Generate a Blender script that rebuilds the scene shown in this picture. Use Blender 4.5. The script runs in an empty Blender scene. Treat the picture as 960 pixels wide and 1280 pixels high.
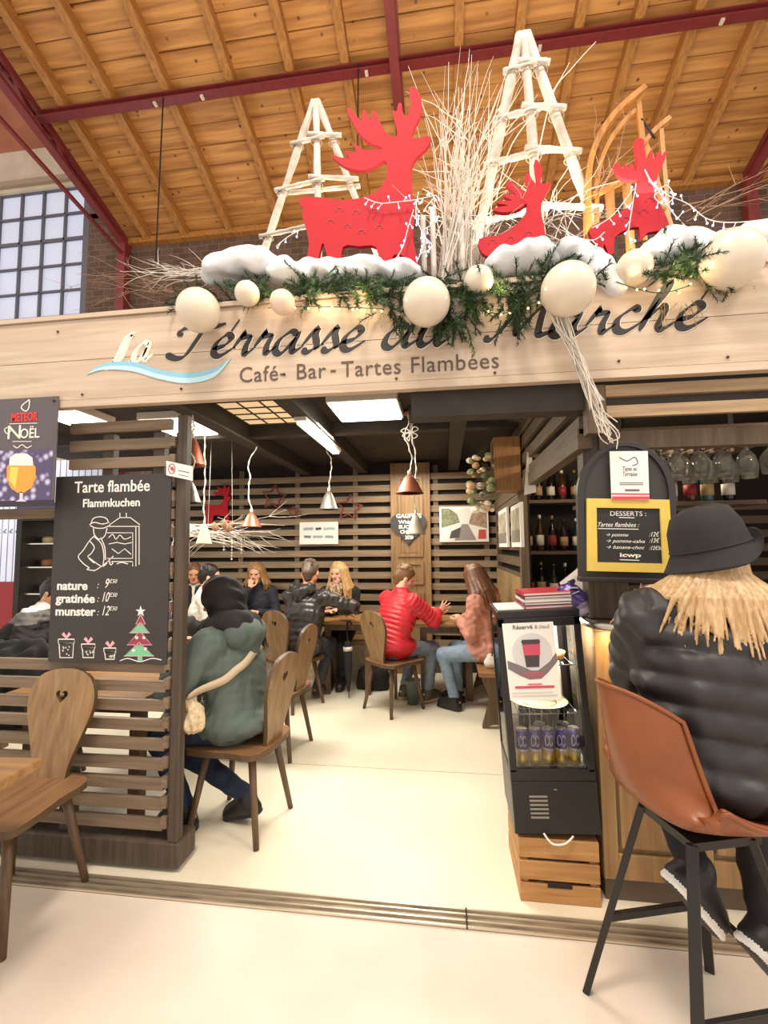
import bpy, bmesh, math, random
import numpy as np
from mathutils import Vector, Matrix, Euler
from mathutils.geometry import tessellate_polygon
SC = bpy.context.scene
COL = SC.collection
R = math.radians
rng = random.Random(7)

# ------------------------------------------------------------------ camera
CX, CY, F, EYE = 480.0, 640.0, 572.455, 1.5
MW = np.array([[0.9913052313193942, 0.13124337434088923, -0.009440076822749745],
               [-0.019325904739024888, 0.07425611969287155, -0.997051923469473],
               [-0.13015547535474772, 0.9885652256577586, 0.07614687685916287]])  # world -> (right, down, forward)
cam_d = bpy.data.cameras.new('camera')
cam = bpy.data.objects.new('camera', cam_d); COL.objects.link(cam)
cam_d.sensor_fit = 'VERTICAL'; cam_d.sensor_height = 36.0
cam_d.lens = F / 1280.0 * 36.0
cam_d.clip_start = 0.05; cam_d.clip_end = 200
_r, _d, _f = MW
_m = np.eye(4); _m[:3, 0] = _r; _m[:3, 1] = -_d; _m[:3, 2] = -_f; _m[:3, 3] = (0, 0, EYE)
cam.matrix_world = Matrix(_m.tolist())
SC.camera = cam

# ------------------------------------------------------------------ world, lamps, exposure
SC.view_settings.view_transform = 'Standard'
SC.view_settings.look = 'None'
SC.view_settings.gamma = 1.0
SC.view_settings.use_curve_mapping = False
SC.view_settings.exposure = 0.55
SC.cycles.transparent_max_bounces = 40
W = bpy.data.worlds.new('world'); SC.world = W; W.use_nodes = True
W.node_tree.nodes['Background'].inputs[0].default_value = (1.0, 0.92, 0.83, 1)
W.node_tree.nodes['Background'].inputs[1].default_value = 0.80

def lamp(name, kind, loc, energy, color, size=0.1, target=None, size_y=None, spot=None):
    l = bpy.data.lights.new(name, kind); l.energy = energy; l.color = color
    if kind == 'AREA':
        l.size = size
        if size_y: l.shape = 'RECTANGLE'; l.size_y = size_y
    else:
        l.shadow_soft_size = size
    if spot: l.spot_size = R(spot); l.spot_blend = 0.6
    o = bpy.data.objects.new(name, l); COL.objects.link(o); o.location = loc
    if target is not None:
        o.rotation_euler = (Vector(target) - Vector(loc)).to_track_quat('-Z', 'Y').to_euler()
    return o
lamp('hall_lamp', 'AREA', (-0.6, -0.4, 6.6), 150, (1.0, 0.88, 0.74), 0.9, (-0.1, 2.2, 1.6))
lamp('hall_lamp_far', 'AREA', (3.2, 0.5, 5.6), 70, (1.0, 0.84, 0.66), 1.0, (0.8, 1.8, 0.8))
lamp('window_daylight', 'AREA', (-5.4, 7.2, 4.2), 110, (0.86, 0.91, 1.0), 2.2, (-1.0, 1.0, 1.5))
lamp('roof_fill', 'AREA', (0.2, 3.6, 3.0), 120, (1.0, 0.80, 0.55), 2.5, (0.4, 4.2, 8))  # added fill that brightens the roof from below, no fixture belongs to it
lamp('stall_tube_light', 'AREA', (-1.05, 3.55, 2.44), 42, (1.0, 0.93, 0.80), 0.9, (-1.05, 3.55, 0), 0.5)
lamp('stall_tube_light', 'AREA', (-2.55, 3.7, 2.44), 28, (1.0, 0.93, 0.80), 0.6, (-2.55, 3.7, 0), 0.5)
lamp('stall_back_light', 'AREA', (-0.4, 4.9, 2.40), 18, (1.0, 0.90, 0.74), 0.7, (-0.4, 4.9, 0), 0.5)
lamp('bar_under_light', 'AREA', (0.75, 2.075, 1.125), 1.6, (1.0, 0.74, 0.44), 0.12, (0.75, 2.19, 0.6))
lamp('bar_fill', 'POINT', (1.25, 3.35, 2.25), 14, (1.0, 0.80, 0.54), 0.06)  # added light for the dark bar interior, no fixture belongs to it
lamp('bar_fill', 'POINT', (1.75, 2.55, 2.30), 8, (1.0, 0.84, 0.6), 0.05)  # second added light, put in so the hanging glasses sparkle

# ------------------------------------------------------------------ pixel -> point on a plane of real depth
def ray(px, py): return MW.T @ np.array([(px - CX) / F, (py - CY) / F, 1.0])
def onY(px, py, y):
    d = ray(px, py); return Vector((d * (y / d[1])).tolist()) + Vector((0, 0, EYE))
def onZ(px, py, z):
    d = ray(px, py); return Vector((d * ((z - EYE) / d[2])).tolist()) + Vector((0, 0, EYE))
def onX(px, py, x):
    d = ray(px, py); return Vector((d * (x / d[0])).tolist()) + Vector((0, 0, EYE))

# ------------------------------------------------------------------ materials
def srgb(h):
    if isinstance(h, str):
        h = tuple(int(h[i:i + 2], 16) / 255 for i in (0, 2, 4))
    return tuple((c / 12.92 if c <= 0.04045 else ((c + 0.055) / 1.055) ** 2.4) for c in h) + (1.0,)
MATS = {}
def mat(name, color, rough=0.6, metal=0.0, noise=0.0, nscale=8.0, bump=0.0, bscale=40.0, emit=None, estr=0.0,
        trans=0.0, alpha=1.0, coat=0.0, stretch=None, color2=None, subsurf=0.0, sheen=0.0):
    if name in MATS: return MATS[name]
    m = bpy.data.materials.new(name); m.use_nodes = True; MATS[name] = m
    nt = m.node_tree; b = nt.nodes['Principled BSDF']
    c = srgb(color)
    b.inputs['Base Color'].default_value = c
    b.inputs['Roughness'].default_value = rough; b.inputs['Metallic'].default_value = metal
    b.inputs['Transmission Weight'].default_value = trans; b.inputs['Alpha'].default_value = alpha
    b.inputs['Coat Weight'].default_value = coat
    b.inputs['Sheen Weight'].default_value = sheen
    if emit: b.inputs['Emission Color'].default_value = srgb(emit); b.inputs['Emission Strength'].default_value = estr
    tc = nt.nodes.new('ShaderNodeTexCoord'); mp = nt.nodes.new('ShaderNodeMapping')
    nt.links.new(tc.outputs['Object'], mp.inputs['Vector'])
    if stretch: mp.inputs['Scale'].default_value = stretch
    if noise > 0 or color2:
        n = nt.nodes.new('ShaderNodeTexNoise'); n.inputs['Scale'].default_value = nscale; n.inputs['Detail'].default_value = 5
        nt.links.new(mp.outputs[0], n.inputs['Vector'])
        r = nt.nodes.new('ShaderNodeValToRGB'); nt.links.new(n.outputs['Fac'], r.inputs['Fac'])
        r.color_ramp.elements[0].position = 0.32; r.color_ramp.elements[1].position = 0.68
        if color2:
            r.color_ramp.elements[0].color = srgb(color2); r.color_ramp.elements[1].color = c
        else:
            r.color_ramp.elements[0].color = tuple(x * (1 - noise) for x in c[:3]) + (1,)
            r.color_ramp.elements[1].color = tuple(min(1, x * (1 + noise * 0.6)) for x in c[:3]) + (1,)
        nt.links.new(r.outputs['Color'], b.inputs['Base Color'])
    if bump > 0:
        n2 = nt.nodes.new('ShaderNodeTexNoise'); n2.inputs['Scale'].default_value = bscale; n2.inputs['Detail'].default_value = 4
        nt.links.new(mp.outputs[0], n2.inputs['Vector'])
        bp = nt.nodes.new('ShaderNodeBump'); bp.inputs['Strength'].default_value = bump; bp.inputs['Distance'].default_value = 0.01
        nt.links.new(n2.outputs['Fac'], bp.inputs['Height']); nt.links.new(bp.outputs['Normal'], b.inputs['Normal'])
    return m
def wood(name, c1, c2, axis='X', rough=0.6, scale=3.0, bump=0.15):
    """wood with grain stretched along an axis and a few knots"""
    if name in MATS: return MATS[name]
    m = mat(name, c1, rough)
    nt = m.node_tree; b = nt.nodes['Principled BSDF']; mp = [n for n in nt.nodes if n.type == 'MAPPING'][0]
    s = [14.0, 14.0, 14.0]; s['XYZ'.index(axis)] = 0.9
    mp.inputs['Scale'].default_value = s
    n = nt.nodes.new('ShaderNodeTexNoise'); n.inputs['Scale'].default_value = scale; n.inputs['Detail'].default_value = 6; n.inputs['Distortion'].default_value = 0.6
    nt.links.new(mp.outputs[0], n.inputs['Vector'])
    r = nt.nodes.new('ShaderNodeValToRGB'); r.color_ramp.elements[0].position = 0.3; r.color_ramp.elements[1].position = 0.7
    r.color_ramp.elements[0].color = srgb(c2); r.color_ramp.elements[1].color = srgb(c1)
    nt.links.new(n.outputs['Fac'], r.inputs['Fac']); nt.links.new(r.outputs['Color'], b.inputs['Base Color'])
    bp = nt.nodes.new('ShaderNodeBump'); bp.inputs['Strength'].default_value = bump; bp.inputs['Distance'].default_value = 0.004
    nt.links.new(n.outputs['Fac'], bp.inputs['Height']); nt.links.new(bp.outputs['Normal'], b.inputs['Normal'])
    return m

# ------------------------------------------------------------------ mesh building
class MB:
    def __init__(s): s.v = []; s.f = []; s.mi = []; s.sm = []
    def add(s, verts, faces, mi=0, smooth=False):
        o = len(s.v); s.v += [tuple(v) for v in verts]
        for f in faces: s.f.append([i + o for i in f]); s.mi.append(mi); s.sm.append(smooth)
        return s
    def box(s, x0, x1, y0, y1, z0, z1, mi=0, mtx=None, bev=0.0):
        if bev > 0:
            bm = bmesh.new(); bmesh.ops.create_cube(bm, size=1.0)
            for v in bm.verts: v.co = Vector(((x0 + x1) / 2 + v.co.x * (x1 - x0), (y0 + y1) / 2 + v.co.y * (y1 - y0), (z0 + z1) / 2 + v.co.z * (z1 - z0)))
            bmesh.ops.bevel(bm, geom=list(bm.edges), offset=bev, segments=2, affect='EDGES', profile=0.5)
            return s.bm(bm, mi, mtx)
        vs = [Vector(p) for p in ((x0, y0, z0), (x1, y0, z0), (x1, y1, z0), (x0, y1, z0), (x0, y0, z1), (x1, y0, z1), (x1, y1, z1), (x0, y1, z1))]
        if mtx: vs = [mtx @ v for v in vs]
        return s.add(vs, [(3, 2, 1, 0), (4, 5, 6, 7), (0, 1, 5, 4), (1, 2, 6, 5), (2, 3, 7, 6), (3, 0, 4, 7)], mi)
    def bm(s, bm, mi=0, mtx=None, smooth=False):
        bm.verts.index_update()
        s.add([(mtx @ v.co) if mtx else v.co.copy() for v in bm.verts], [[v.index for v in f.verts] for f in bm.faces], mi, smooth); bm.free(); return s
    def bar(s, a, b, w, h, mi=0, up=(0, 0, 1), bev=0.0):
        """rectangular bar from a to b, w across and h along up"""
        a = Vector(a); b = Vector(b); d = b - a; L = d.length; d.normalize(); up = Vector(up)
        sx = d.cross(up)
        if sx.length < 1e-4: sx = d.cross(Vector((1, 0, 0)))
        sx.normalize(); uz = sx.cross(d)
        m = Matrix((sx, d, uz)).transposed().to_4x4(); m.translation = a
        return s.box(-w / 2, w / 2, 0, L, -h / 2, h / 2, mi, m, bev)
    def tube(s, pts, rad, seg=8, mi=0, cap=True, smooth=True, closed=False):
        pts = [Vector(p) for p in pts]; n = len(pts)
        if n < 2: return s
        rads = rad if isinstance(rad, (list, tuple)) else [rad] * n
        t0 = (pts[1] - pts[0]).normalized(); ref = Vector((0, 0, 1)) if abs(t0.z) < 0.9 else Vector((1, 0, 0))
        u = t0.cross(ref).normalized(); vs = []; fs = []
        for i in range(n):
            if closed: t = pts[(i + 1) % n] - pts[i - 1]
            else: t = pts[min(i + 1, n - 1)] - pts[max(i - 1, 0)]
            if t.length < 1e-9: t = t0.copy()
            t.normalize(); u = (u - t * u.dot(t))
            if u.length < 1e-6: u = t.orthogonal()
            u.normalize(); w = t.cross(u)
            for k in range(seg):
                a = 2 * math.pi * k / seg; vs.append(pts[i] + (u * math.cos(a) + w * math.sin(a)) * rads[i])
        for i in range(n if closed else n - 1):
            j = (i + 1) % n
            for k in range(seg): fs.append((i * seg + k, i * seg + (k + 1) % seg, j * seg + (k + 1) % seg, j * seg + k))
        s.add(vs, fs, mi, smooth)
        if cap and not closed:
            o = len(s.v) - len(vs)
            s.f.append([o + k for k in range(seg)][::-1]); s.mi.append(mi); s.sm.append(False)
            s.f.append([o + (n - 1) * seg + k for k in range(seg)]); s.mi.append(mi); s.sm.append(False)
        return s
    def sweep(s, pts, w, h, up, mi=0):
        """continuous rectangular section along a path"""
        up = Vector(up); vs = []; n = len(pts)
        for i in range(n):
            t = (pts[min(i + 1, n - 1)] - pts[max(i - 1, 0)]).normalized(); sx = t.cross(up).normalized(); uz = sx.cross(t)
            for a, b_ in ((-1, -1), (1, -1), (1, 1), (-1, 1)): vs.append(pts[i] + sx * w / 2 * a + uz * h / 2 * b_)
        fs = [(3, 2, 1, 0), tuple((n - 1) * 4 + k for k in range(4))]
        for i in range(n - 1):
            for k in range(4): fs.append((i * 4 + k, i * 4 + (k + 1) % 4, i * 4 + 4 + (k + 1) % 4, i * 4 + 4 + k))
        return s.add(vs, fs, mi)
    def lathe(s, prof, seg=20, mi=0, mtx=None, smooth=True):
        vs = []; fs = []
        for (r, z) in prof:
            for k in range(seg):
                a = 2 * math.pi * k / seg; vs.append(Vector((r * math.cos(a), r * math.sin(a), z)))
        for i in range(len(prof) - 1):
            for k in range(seg): fs.append((i * seg + k, i * seg + (k + 1) % seg, (i + 1) * seg + (k + 1) % seg, (i + 1) * seg + k))
        if prof[0][0] > 1e-6: fs.append(tuple(range(seg))[::-1])
        if prof[-1][0] > 1e-6: fs.append(tuple((len(prof) - 1) * seg + k for k in range(seg)))
        if mtx: vs = [mtx @ v for v in vs]
        return s.add(vs, fs, mi, smooth)
    def ball(s, c, r, mi=0, seg=16, sc=(1, 1, 1), mtx=None):
        bm = bmesh.new(); bmesh.ops.create_uvsphere(bm, u_segments=seg, v_segments=max(6, seg * 2 // 3), radius=1)
        for v in bm.verts: v.co = Vector((c[0] + v.co.x * r * sc[0], c[1] + v.co.y * r * sc[1], c[2] + v.co.z * r * sc[2]))
        return s.bm(bm, mi, mtx, True)
    def poly(s, outer, thick, mtx=None, holes=(), mi=0, side_mi=None):
        """extruded outline (u,v) -> local x,z; thickness along y, centred; mtx maps to place"""
        loops = [[Vector((p[0], 0, p[1])) for p in L] for L in [outer] + list(holes)]
        flat = [v for L in loops for v in L]; n = len(flat)
        tris = tessellate_polygon([[Vector((v.x, v.z, 0)) for v in L] for L in loops])
        vs = [v + Vector((0, -thick / 2, 0)) for v in flat] + [v + Vector((0, thick / 2, 0)) for v in flat]
        if mtx: vs = [mtx @ v for v in vs]
        s.add(vs, [], mi); o = len(s.v) - 2 * n
        for t in tris:
            a, b, c = (flat[i] for i in t)
            ccw = (b.x - a.x) * (c.z - a.z) - (b.z - a.z) * (c.x - a.x) > 0
            q = list(t) if ccw else list(t)[::-1]
            s.f.append([o + i for i in q]); s.mi.append(mi); s.sm.append(False)
            s.f.append([o + n + i for i in q[::-1]]); s.mi.append(mi); s.sm.append(False)
        k = 0; sm_ = mi if side_mi is None else side_mi
        for L in loops:
            m = len(L)
            for i in range(m):
                a, b = k + i, k + (i + 1) % m
                s.f.append([o + a, o + n + a, o + n + b, o + b]); s.mi.append(sm_); s.sm.append(False)
            k += m
        return s
    def build(s, name, mats, parent=None, loc=None, fixn=True):
        me = bpy.data.meshes.new(name)
        me.from_pydata(s.v, [], s.f)
        mats = mats if isinstance(mats, (list, tuple)) else [mats]
        for m in mats: me.materials.append(m)
        me.polygons.foreach_set('material_index', s.mi); me.polygons.foreach_set('use_smooth', s.sm)
        if fixn:
            bm = bmesh.new(); bm.from_mesh(me); bmesh.ops.recalc_face_normals(bm, faces=bm.faces); bm.to_mesh(me); bm.free()
        me.update()
        o = bpy.data.objects.new(name, me); COL.objects.link(o)
        if parent is not None: o.parent = parent
        if loc is not None: o.location = loc
        return o

def tag(o, label, cat, group=None, kind=None):
    o['label'] = label; o['category'] = cat
    if group: o['group'] = group
    if kind: o['kind'] = kind
    return o
def thing(name, label, cat, loc=(0, 0, 0), rz=0.0, group=None):
    o = bpy.data.objects.new(name, None); COL.objects.link(o); o.empty_display_size = 0.1
    o.location = loc; o.rotation_euler = (0, 0, rz)
    return tag(o, label, cat, group)
def struct(o): o['kind'] = 'structure'; return o
def dup(root, loc, rz, label, group=None):
    r = root.copy(); COL.objects.link(r); r.location = loc; r.rotation_euler = (0, 0, rz); r['label'] = label
    if group: r['group'] = group
    for ch in list(root.children):
        c = ch.copy(); COL.objects.link(c); c.parent = r
        for g in list(ch.children):
            d = g.copy(); COL.objects.link(d); d.parent = c
    return r
def T(x=0, y=0, z=0, rx=0, ry=0, rz=0): return Matrix.Translation((x, y, z)) @ Euler((rx, ry, rz)).to_matrix().to_4x4()
def catmull(pts, n=6, closed=False):
    pts = [Vector(p) for p in pts]; out = []; m = len(pts)
    rngi = range(m if closed else m - 1)
    for i in rngi:
        if closed: p0, p1, p2, p3 = pts[i - 1], pts[i], pts[(i + 1) % m], pts[(i + 2) % m]
        else: p0, p1, p2, p3 = pts[max(i - 1, 0)], pts[i], pts[i + 1], pts[min(i + 2, m - 1)]
        for k in range(n):
            t = k / n
            out.append(0.5 * ((2 * p1) + (p2 - p0) * t + (2 * p0 - 5 * p1 + 4 * p2 - p3) * t * t + (3 * p1 - p0 - 3 * p2 + p3) * t ** 3))
    if not closed: out.append(pts[-1])
    return out
def c2(pts, n=6, closed=False): return [(p.x, p.y) for p in catmull([(a, b, 0) for a, b in pts], n, closed)]

# ------------------------------------------------------------------ lettering
def text_mesh(mb, s, size, mtx, mi=0, bold=0.0, shear=0.0, align='LEFT', thick=0.0015, space=1.0, xs=1.0, fit=None):
    """text in local x (right), z (up) with its front towards -y"""
    cu = bpy.data.curves.new('tmp', 'FONT'); cu.body = s; cu.size = size; cu.shear = shear; cu.align_x = align
    cu.offset = bold; cu.extrude = thick / 2; cu.space_character = space; cu.resolution_u = 3
    o = bpy.data.objects.new('tmp', cu); COL.objects.link(o)
    dg = bpy.context.evaluated_depsgraph_get(); me = o.evaluated_get(dg).to_mesh()
    if fit:
        x0_ = min(v.co.x for v in me.vertices); x1_ = max(v.co.x for v in me.vertices); xs = fit / (x1_ - x0_)
    vs = [mtx @ Vector((v.co.x * xs, -v.co.z, v.co.y)) for v in me.vertices]
    mb.add(vs, [list(p.vertices) for p in me.polygons], mi)
    o.evaluated_get(dg).to_mesh_clear(); bpy.data.objects.remove(o); bpy.data.curves.remove(cu)
def stroke(mb, pts, w, mtx, mi=0, thick=0.002, n=5, smooth=True, closed=False):
    """flat even-width line drawn on a surface; points (x,z) local"""
    p = c2(pts, n, closed) if smooth and len(pts) > 2 else list(pts)
    if closed: p = p + [p[0]]
    L = []; Rr = []
    for i in range(len(p)):
        a = p[max(i - 1, 0)]; b = p[min(i + 1, len(p) - 1)]
        dx, dy = b[0] - a[0], b[1] - a[1]; l = math.hypot(dx, dy) or 1
        nx, ny = -dy / l * w / 2, dx / l * w / 2
        L.append((p[i][0] + nx, p[i][1] + ny)); Rr.append((p[i][0] - nx, p[i][1] - ny))
    _ribbon(mb, L, Rr, mtx, mi, thick)
def nib(mb, pts, w, mtx, mi=0, thick=0.003, ang=35, thin=0.22, n=7):
    """broad-nib pen line: thick on down-strokes, thin on up-strokes"""
    p = c2(pts, n) if len(pts) > 2 else list(pts)
    ca, sa = math.cos(R(ang)), math.sin(R(ang)); L = []; Rr = []
    for i in range(len(p)):
        a = p[max(i - 1, 0)]; b = p[min(i + 1, len(p) - 1)]
        dx, dy = b[0] - a[0], b[1] - a[1]; l = math.hypot(dx, dy) or 1; dx /= l; dy /= l
        c = abs(-dy * ca + dx * sa); ww = w * (thin + (1 - thin) * c)
        tf = min(1.0, 0.45 + 0.55 * min(i, len(p) - 1 - i) / 3.0); ww *= tf
        L.append((p[i][0] - dy * ww / 2, p[i][1] + dx * ww / 2)); Rr.append((p[i][0] + dy * ww / 2, p[i][1] - dx * ww / 2))
    _ribbon(mb, L, Rr, mtx, mi, thick)
def _ribbon(mb, L, Rr, mtx, mi, thick):
    m = len(L); vs = []
    for y in (-thick, 0):
        vs += [mtx @ Vector((a, y, b)) for a, b in L] + [mtx @ Vector((a, y, b)) for a, b in Rr]
    fs = []
    for i in range(m - 1):
        fs.append((i, m + i, m + i + 1, i + 1)); o = 2 * m
        fs.append((o + i + 1, o + m + i + 1, o + m + i, o + i))
        fs.append((i + 1, o + i + 1, o + i, i)); fs.append((m + i, o + m + i, o + m + i + 1, m + i + 1))
    mb.add(vs, fs, mi)
# ------------------------------------------------------------------ smooth solid modelling (distance fields -> one continuous mesh)
def V3(p): return np.array([p[0], p[1], p[2]], dtype=np.float64)
def rc(a, b, ra, rb=None, k=0.02, fl=None, q=None, sub=False): return dict(t='rc', a=V3(a), b=V3(b), ra=ra, rb=ra if rb is None else rb, k=k, fl=fl, q=q, sub=sub)
def el(c, r, rot=None, k=0.02, sub=False): return dict(t='el', c=V3(c), r=V3(r), rot=None if rot is None else np.array(rot), k=k, sub=sub)
def chain(pts, rs, k=0.01, **kw):
    rs = rs if isinstance(rs, (list, tuple)) else [rs] * len(pts)
    return [rc(pts[i], pts[i + 1], rs[i], rs[i + 1], k, **kw) for i in range(len(pts) - 1)]
def _eval(p, X, Y, Z):
    if p['t'] == 'rc':
        a, b = p['a'], p['b']; px, py, pz = X - a[0], Y - a[1], Z - a[2]; ab = b - a
        if p['fl'] is not None:
            ax, fac = p['fl']; ax = V3(ax) / np.linalg.norm(V3(ax)); g = 1 / fac - 1
            dt = (px * ax[0] + py * ax[1] + pz * ax[2]) * g
            px, py, pz = px + dt * ax[0], py + dt * ax[1], pz + dt * ax[2]
            ab = ab + ax * (ab @ ax) * g
        L2 = ab @ ab + 1e-12
        tr = (px * ab[0] + py * ab[1] + pz * ab[2]) / L2; t = np.clip(tr, 0, 1)
        rr = p['ra'] + (p['rb'] - p['ra']) * t
        if p['q']:
            sp, am = p['q'][:2]; s = tr * math.sqrt(L2)
            rr = rr + am * (np.abs(np.sin(np.pi * s / sp)) - 0.5)
        d = np.sqrt((px - t * ab[0]) ** 2 + (py - t * ab[1]) ** 2 + (pz - t * ab[2]) ** 2) - rr
        return d * 0.85 if p['fl'] is not None else d
    c, r = p['c'], p['r']; q = np.stack([X - c[0], Y - c[1], Z - c[2]], -1)
    if p['rot'] is not None: q = q @ p['rot']          # columns of rot are the local axes
    k0 = np.sqrt(((q / r) ** 2).sum(-1)); k1 = np.sqrt(((q / (r * r)) ** 2).sum(-1)) + 1e-9
    return k0 * (k0 - 1.0) / k1
def _bb(p):
    if p['t'] == 'rc':
        m = max(p['ra'], p['rb']) + (p['q'][1] if p['q'] else 0); m *= max(1, p['fl'][1]) if p['fl'] is not None else 1
        return np.minimum(p['a'], p['b']) - m, np.maximum(p['a'], p['b']) + m
    m = max(p['r']) if p['rot'] is not None else p['r']
    return p['c'] - m, p['c'] + m
def field_mesh(prims, res, wr=0.0, wl=0.06, seed=1, clip=None):
    lo = np.min([_bb(p)[0] for p in prims if not p['sub']], 0) - 3 * res - 2.2 * wr; hi = np.max([_bb(p)[1] for p in prims if not p['sub']], 0) + 3 * res + 2.2 * wr
    n = np.ceil((hi - lo) / res).astype(int) + 1
    D = np.full(n, 0.5, np.float32); gx = [lo[i] + np.arange(n[i]) * res for i in range(3)]
    for p in prims:
        a, b = _bb(p); mg = p['k'] + 4 * res + (0.02 if p['t'] == 'el' else 0.012)
        i0 = np.maximum(((a - mg - lo) / res).astype(int), 0); i1 = np.minimum(np.ceil((b + mg - lo) / res).astype(int) + 1, n)
        if (i1 <= i0).any(): continue
        sl = tuple(slice(i0[j], i1[j]) for j in range(3))
        Xg, Yg, Zg = np.meshgrid(*[gx[j][sl[j]] for j in range(3)], indexing='ij')
        d = _eval(p, Xg, Yg, Zg).astype(np.float32); o = D[sl]; k = p['k']
        if p['sub']:
            h = np.clip(0.5 - 0.5 * (o + d) / k, 0, 1); D[sl] = o * (1 - h) - d * h + k * h * (1 - h)
        else:
            h = np.clip(0.5 + 0.5 * (o - d) / k, 0, 1); D[sl] = o * (1 - h) + d * h - k * h * (1 - h)
    if wr > 0:
        r = np.random.RandomState(seed); Xg, Yg, Zg = np.meshgrid(*gx, indexing='ij'); w = 0
        for j in range(5):
            v = r.normal(size=3); v /= np.linalg.norm(v); f = 2 * np.pi / (wl * r.uniform(0.7, 1.6))
            w = w + np.sin(f * (v[0] * Xg + v[1] * Yg + v[2] * Zg) + r.uniform(0, 6) + 1.5 * np.sin(f * 0.4 * (v[1] * Xg - v[0] * Yg + v[2] * Zg)))
        D = D + (wr * 0.45 * w).astype(np.float32)
    if clip is not None:
        Xg, Yg, Zg = np.meshgrid(*gx, indexing='ij'); D = np.maximum(D, clip(Xg, Yg, Zg).astype(np.float32))
    return nets(D, lo, res)
def nets(D, lo, res):
    S = D < 0
    corners = [(i, j, k) for i in (0, 1) for j in (0, 1) for k in (0, 1)]
    sh = tuple(x - 1 for x in D.shape)
    def cut(A, c): return A[c[0]:c[0] + sh[0], c[1]:c[1] + sh[1], c[2]:c[2] + sh[2]]
    cnt = sum(cut(S, c).astype(np.int8) for c in corners); act = (cnt > 0) & (cnt < 8)
    ids = np.full(sh, -1, np.int64); idx = np.argwhere(act); ids[act] = np.arange(len(idx))
    acc = np.zeros((len(idx), 3)); num = np.zeros(len(idx))
    for a in corners:
        for ax in range(3):
            if a[ax]: continue
            b = list(a); b[ax] = 1; b = tuple(b)
            va = D[tuple((idx + a).T)].astype(np.float64); vb = D[tuple((idx + b).T)].astype(np.float64)
            m = (va < 0) != (vb < 0); t = np.where(m, va / np.where(m, va - vb, 1), 0)
            pos = np.repeat(np.array([a], float), len(idx), 0); pos[:, ax] += t
            acc[m] += pos[m]; num[m] += 1
    verts = lo + (idx + acc / num[:, None]) * res
    faces = []
    for ax in range(3):
        o1, o2 = [(1, 2), (2, 0), (0, 1)][ax]
        A = S[tuple(slice(0, -1) if i == ax else slice(None) for i in range(3))]; B = S[tuple(slice(1, None) if i == ax else slice(None) for i in range(3))]
        e = np.argwhere(A != B)
        e = e[(e[:, o1] > 0) & (e[:, o2] > 0) & (e[:, o1] < D.shape[o1] - 1) & (e[:, o2] < D.shape[o2] - 1)]
        if not len(e): continue
        def cell(d1, d2):
            q = e.copy(); q[:, o1] -= d1; q[:, o2] -= d2; return ids[tuple(q.T)]
        quad = np.stack([cell(1, 1), cell(0, 1), cell(0, 0), cell(1, 0)], 1)
        flip = ~S[tuple(e.T)]; quad[flip] = quad[flip][:, ::-1]
        faces.append(quad)
    return verts, np.concatenate(faces)
def field_obj(name, prims, res, mats, parent=None, wr=0.0, wl=0.06, seed=1, pick=None, smooth_it=1, clip=None):
    v, f = field_mesh(prims, res, wr, wl, seed, clip)
    f = f[(f >= 0).all(1)]
    for _ in range(smooth_it):       # light relaxation to hide the grid
        s = np.zeros_like(v); c = np.zeros(len(v))
        for i in range(4):
            for j in (1, 3):
                np.add.at(s, f[:, i], v[f[:, (i + j) % 4]]); np.add.at(c, f[:, i], 1)
        c[c == 0] = 1; v = v * 0.5 + 0.5 * s / c[:, None]
    me = bpy.data.meshes.new(name); me.from_pydata(v.tolist(), [], f.tolist())
    mats = mats if isinstance(mats, (list, tuple)) else [mats]
    for m in mats: me.materials.append(m)
    me.polygons.foreach_set('use_smooth', np.ones(len(f), bool))
    if pick is not None:
        me.polygons.foreach_set('material_index', pick(v[f].mean(1)).astype(np.int32))
    me.update(); o = bpy.data.objects.new(name, me); COL.objects.link(o)
    if parent is not None: o.parent = parent
    return o

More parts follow.
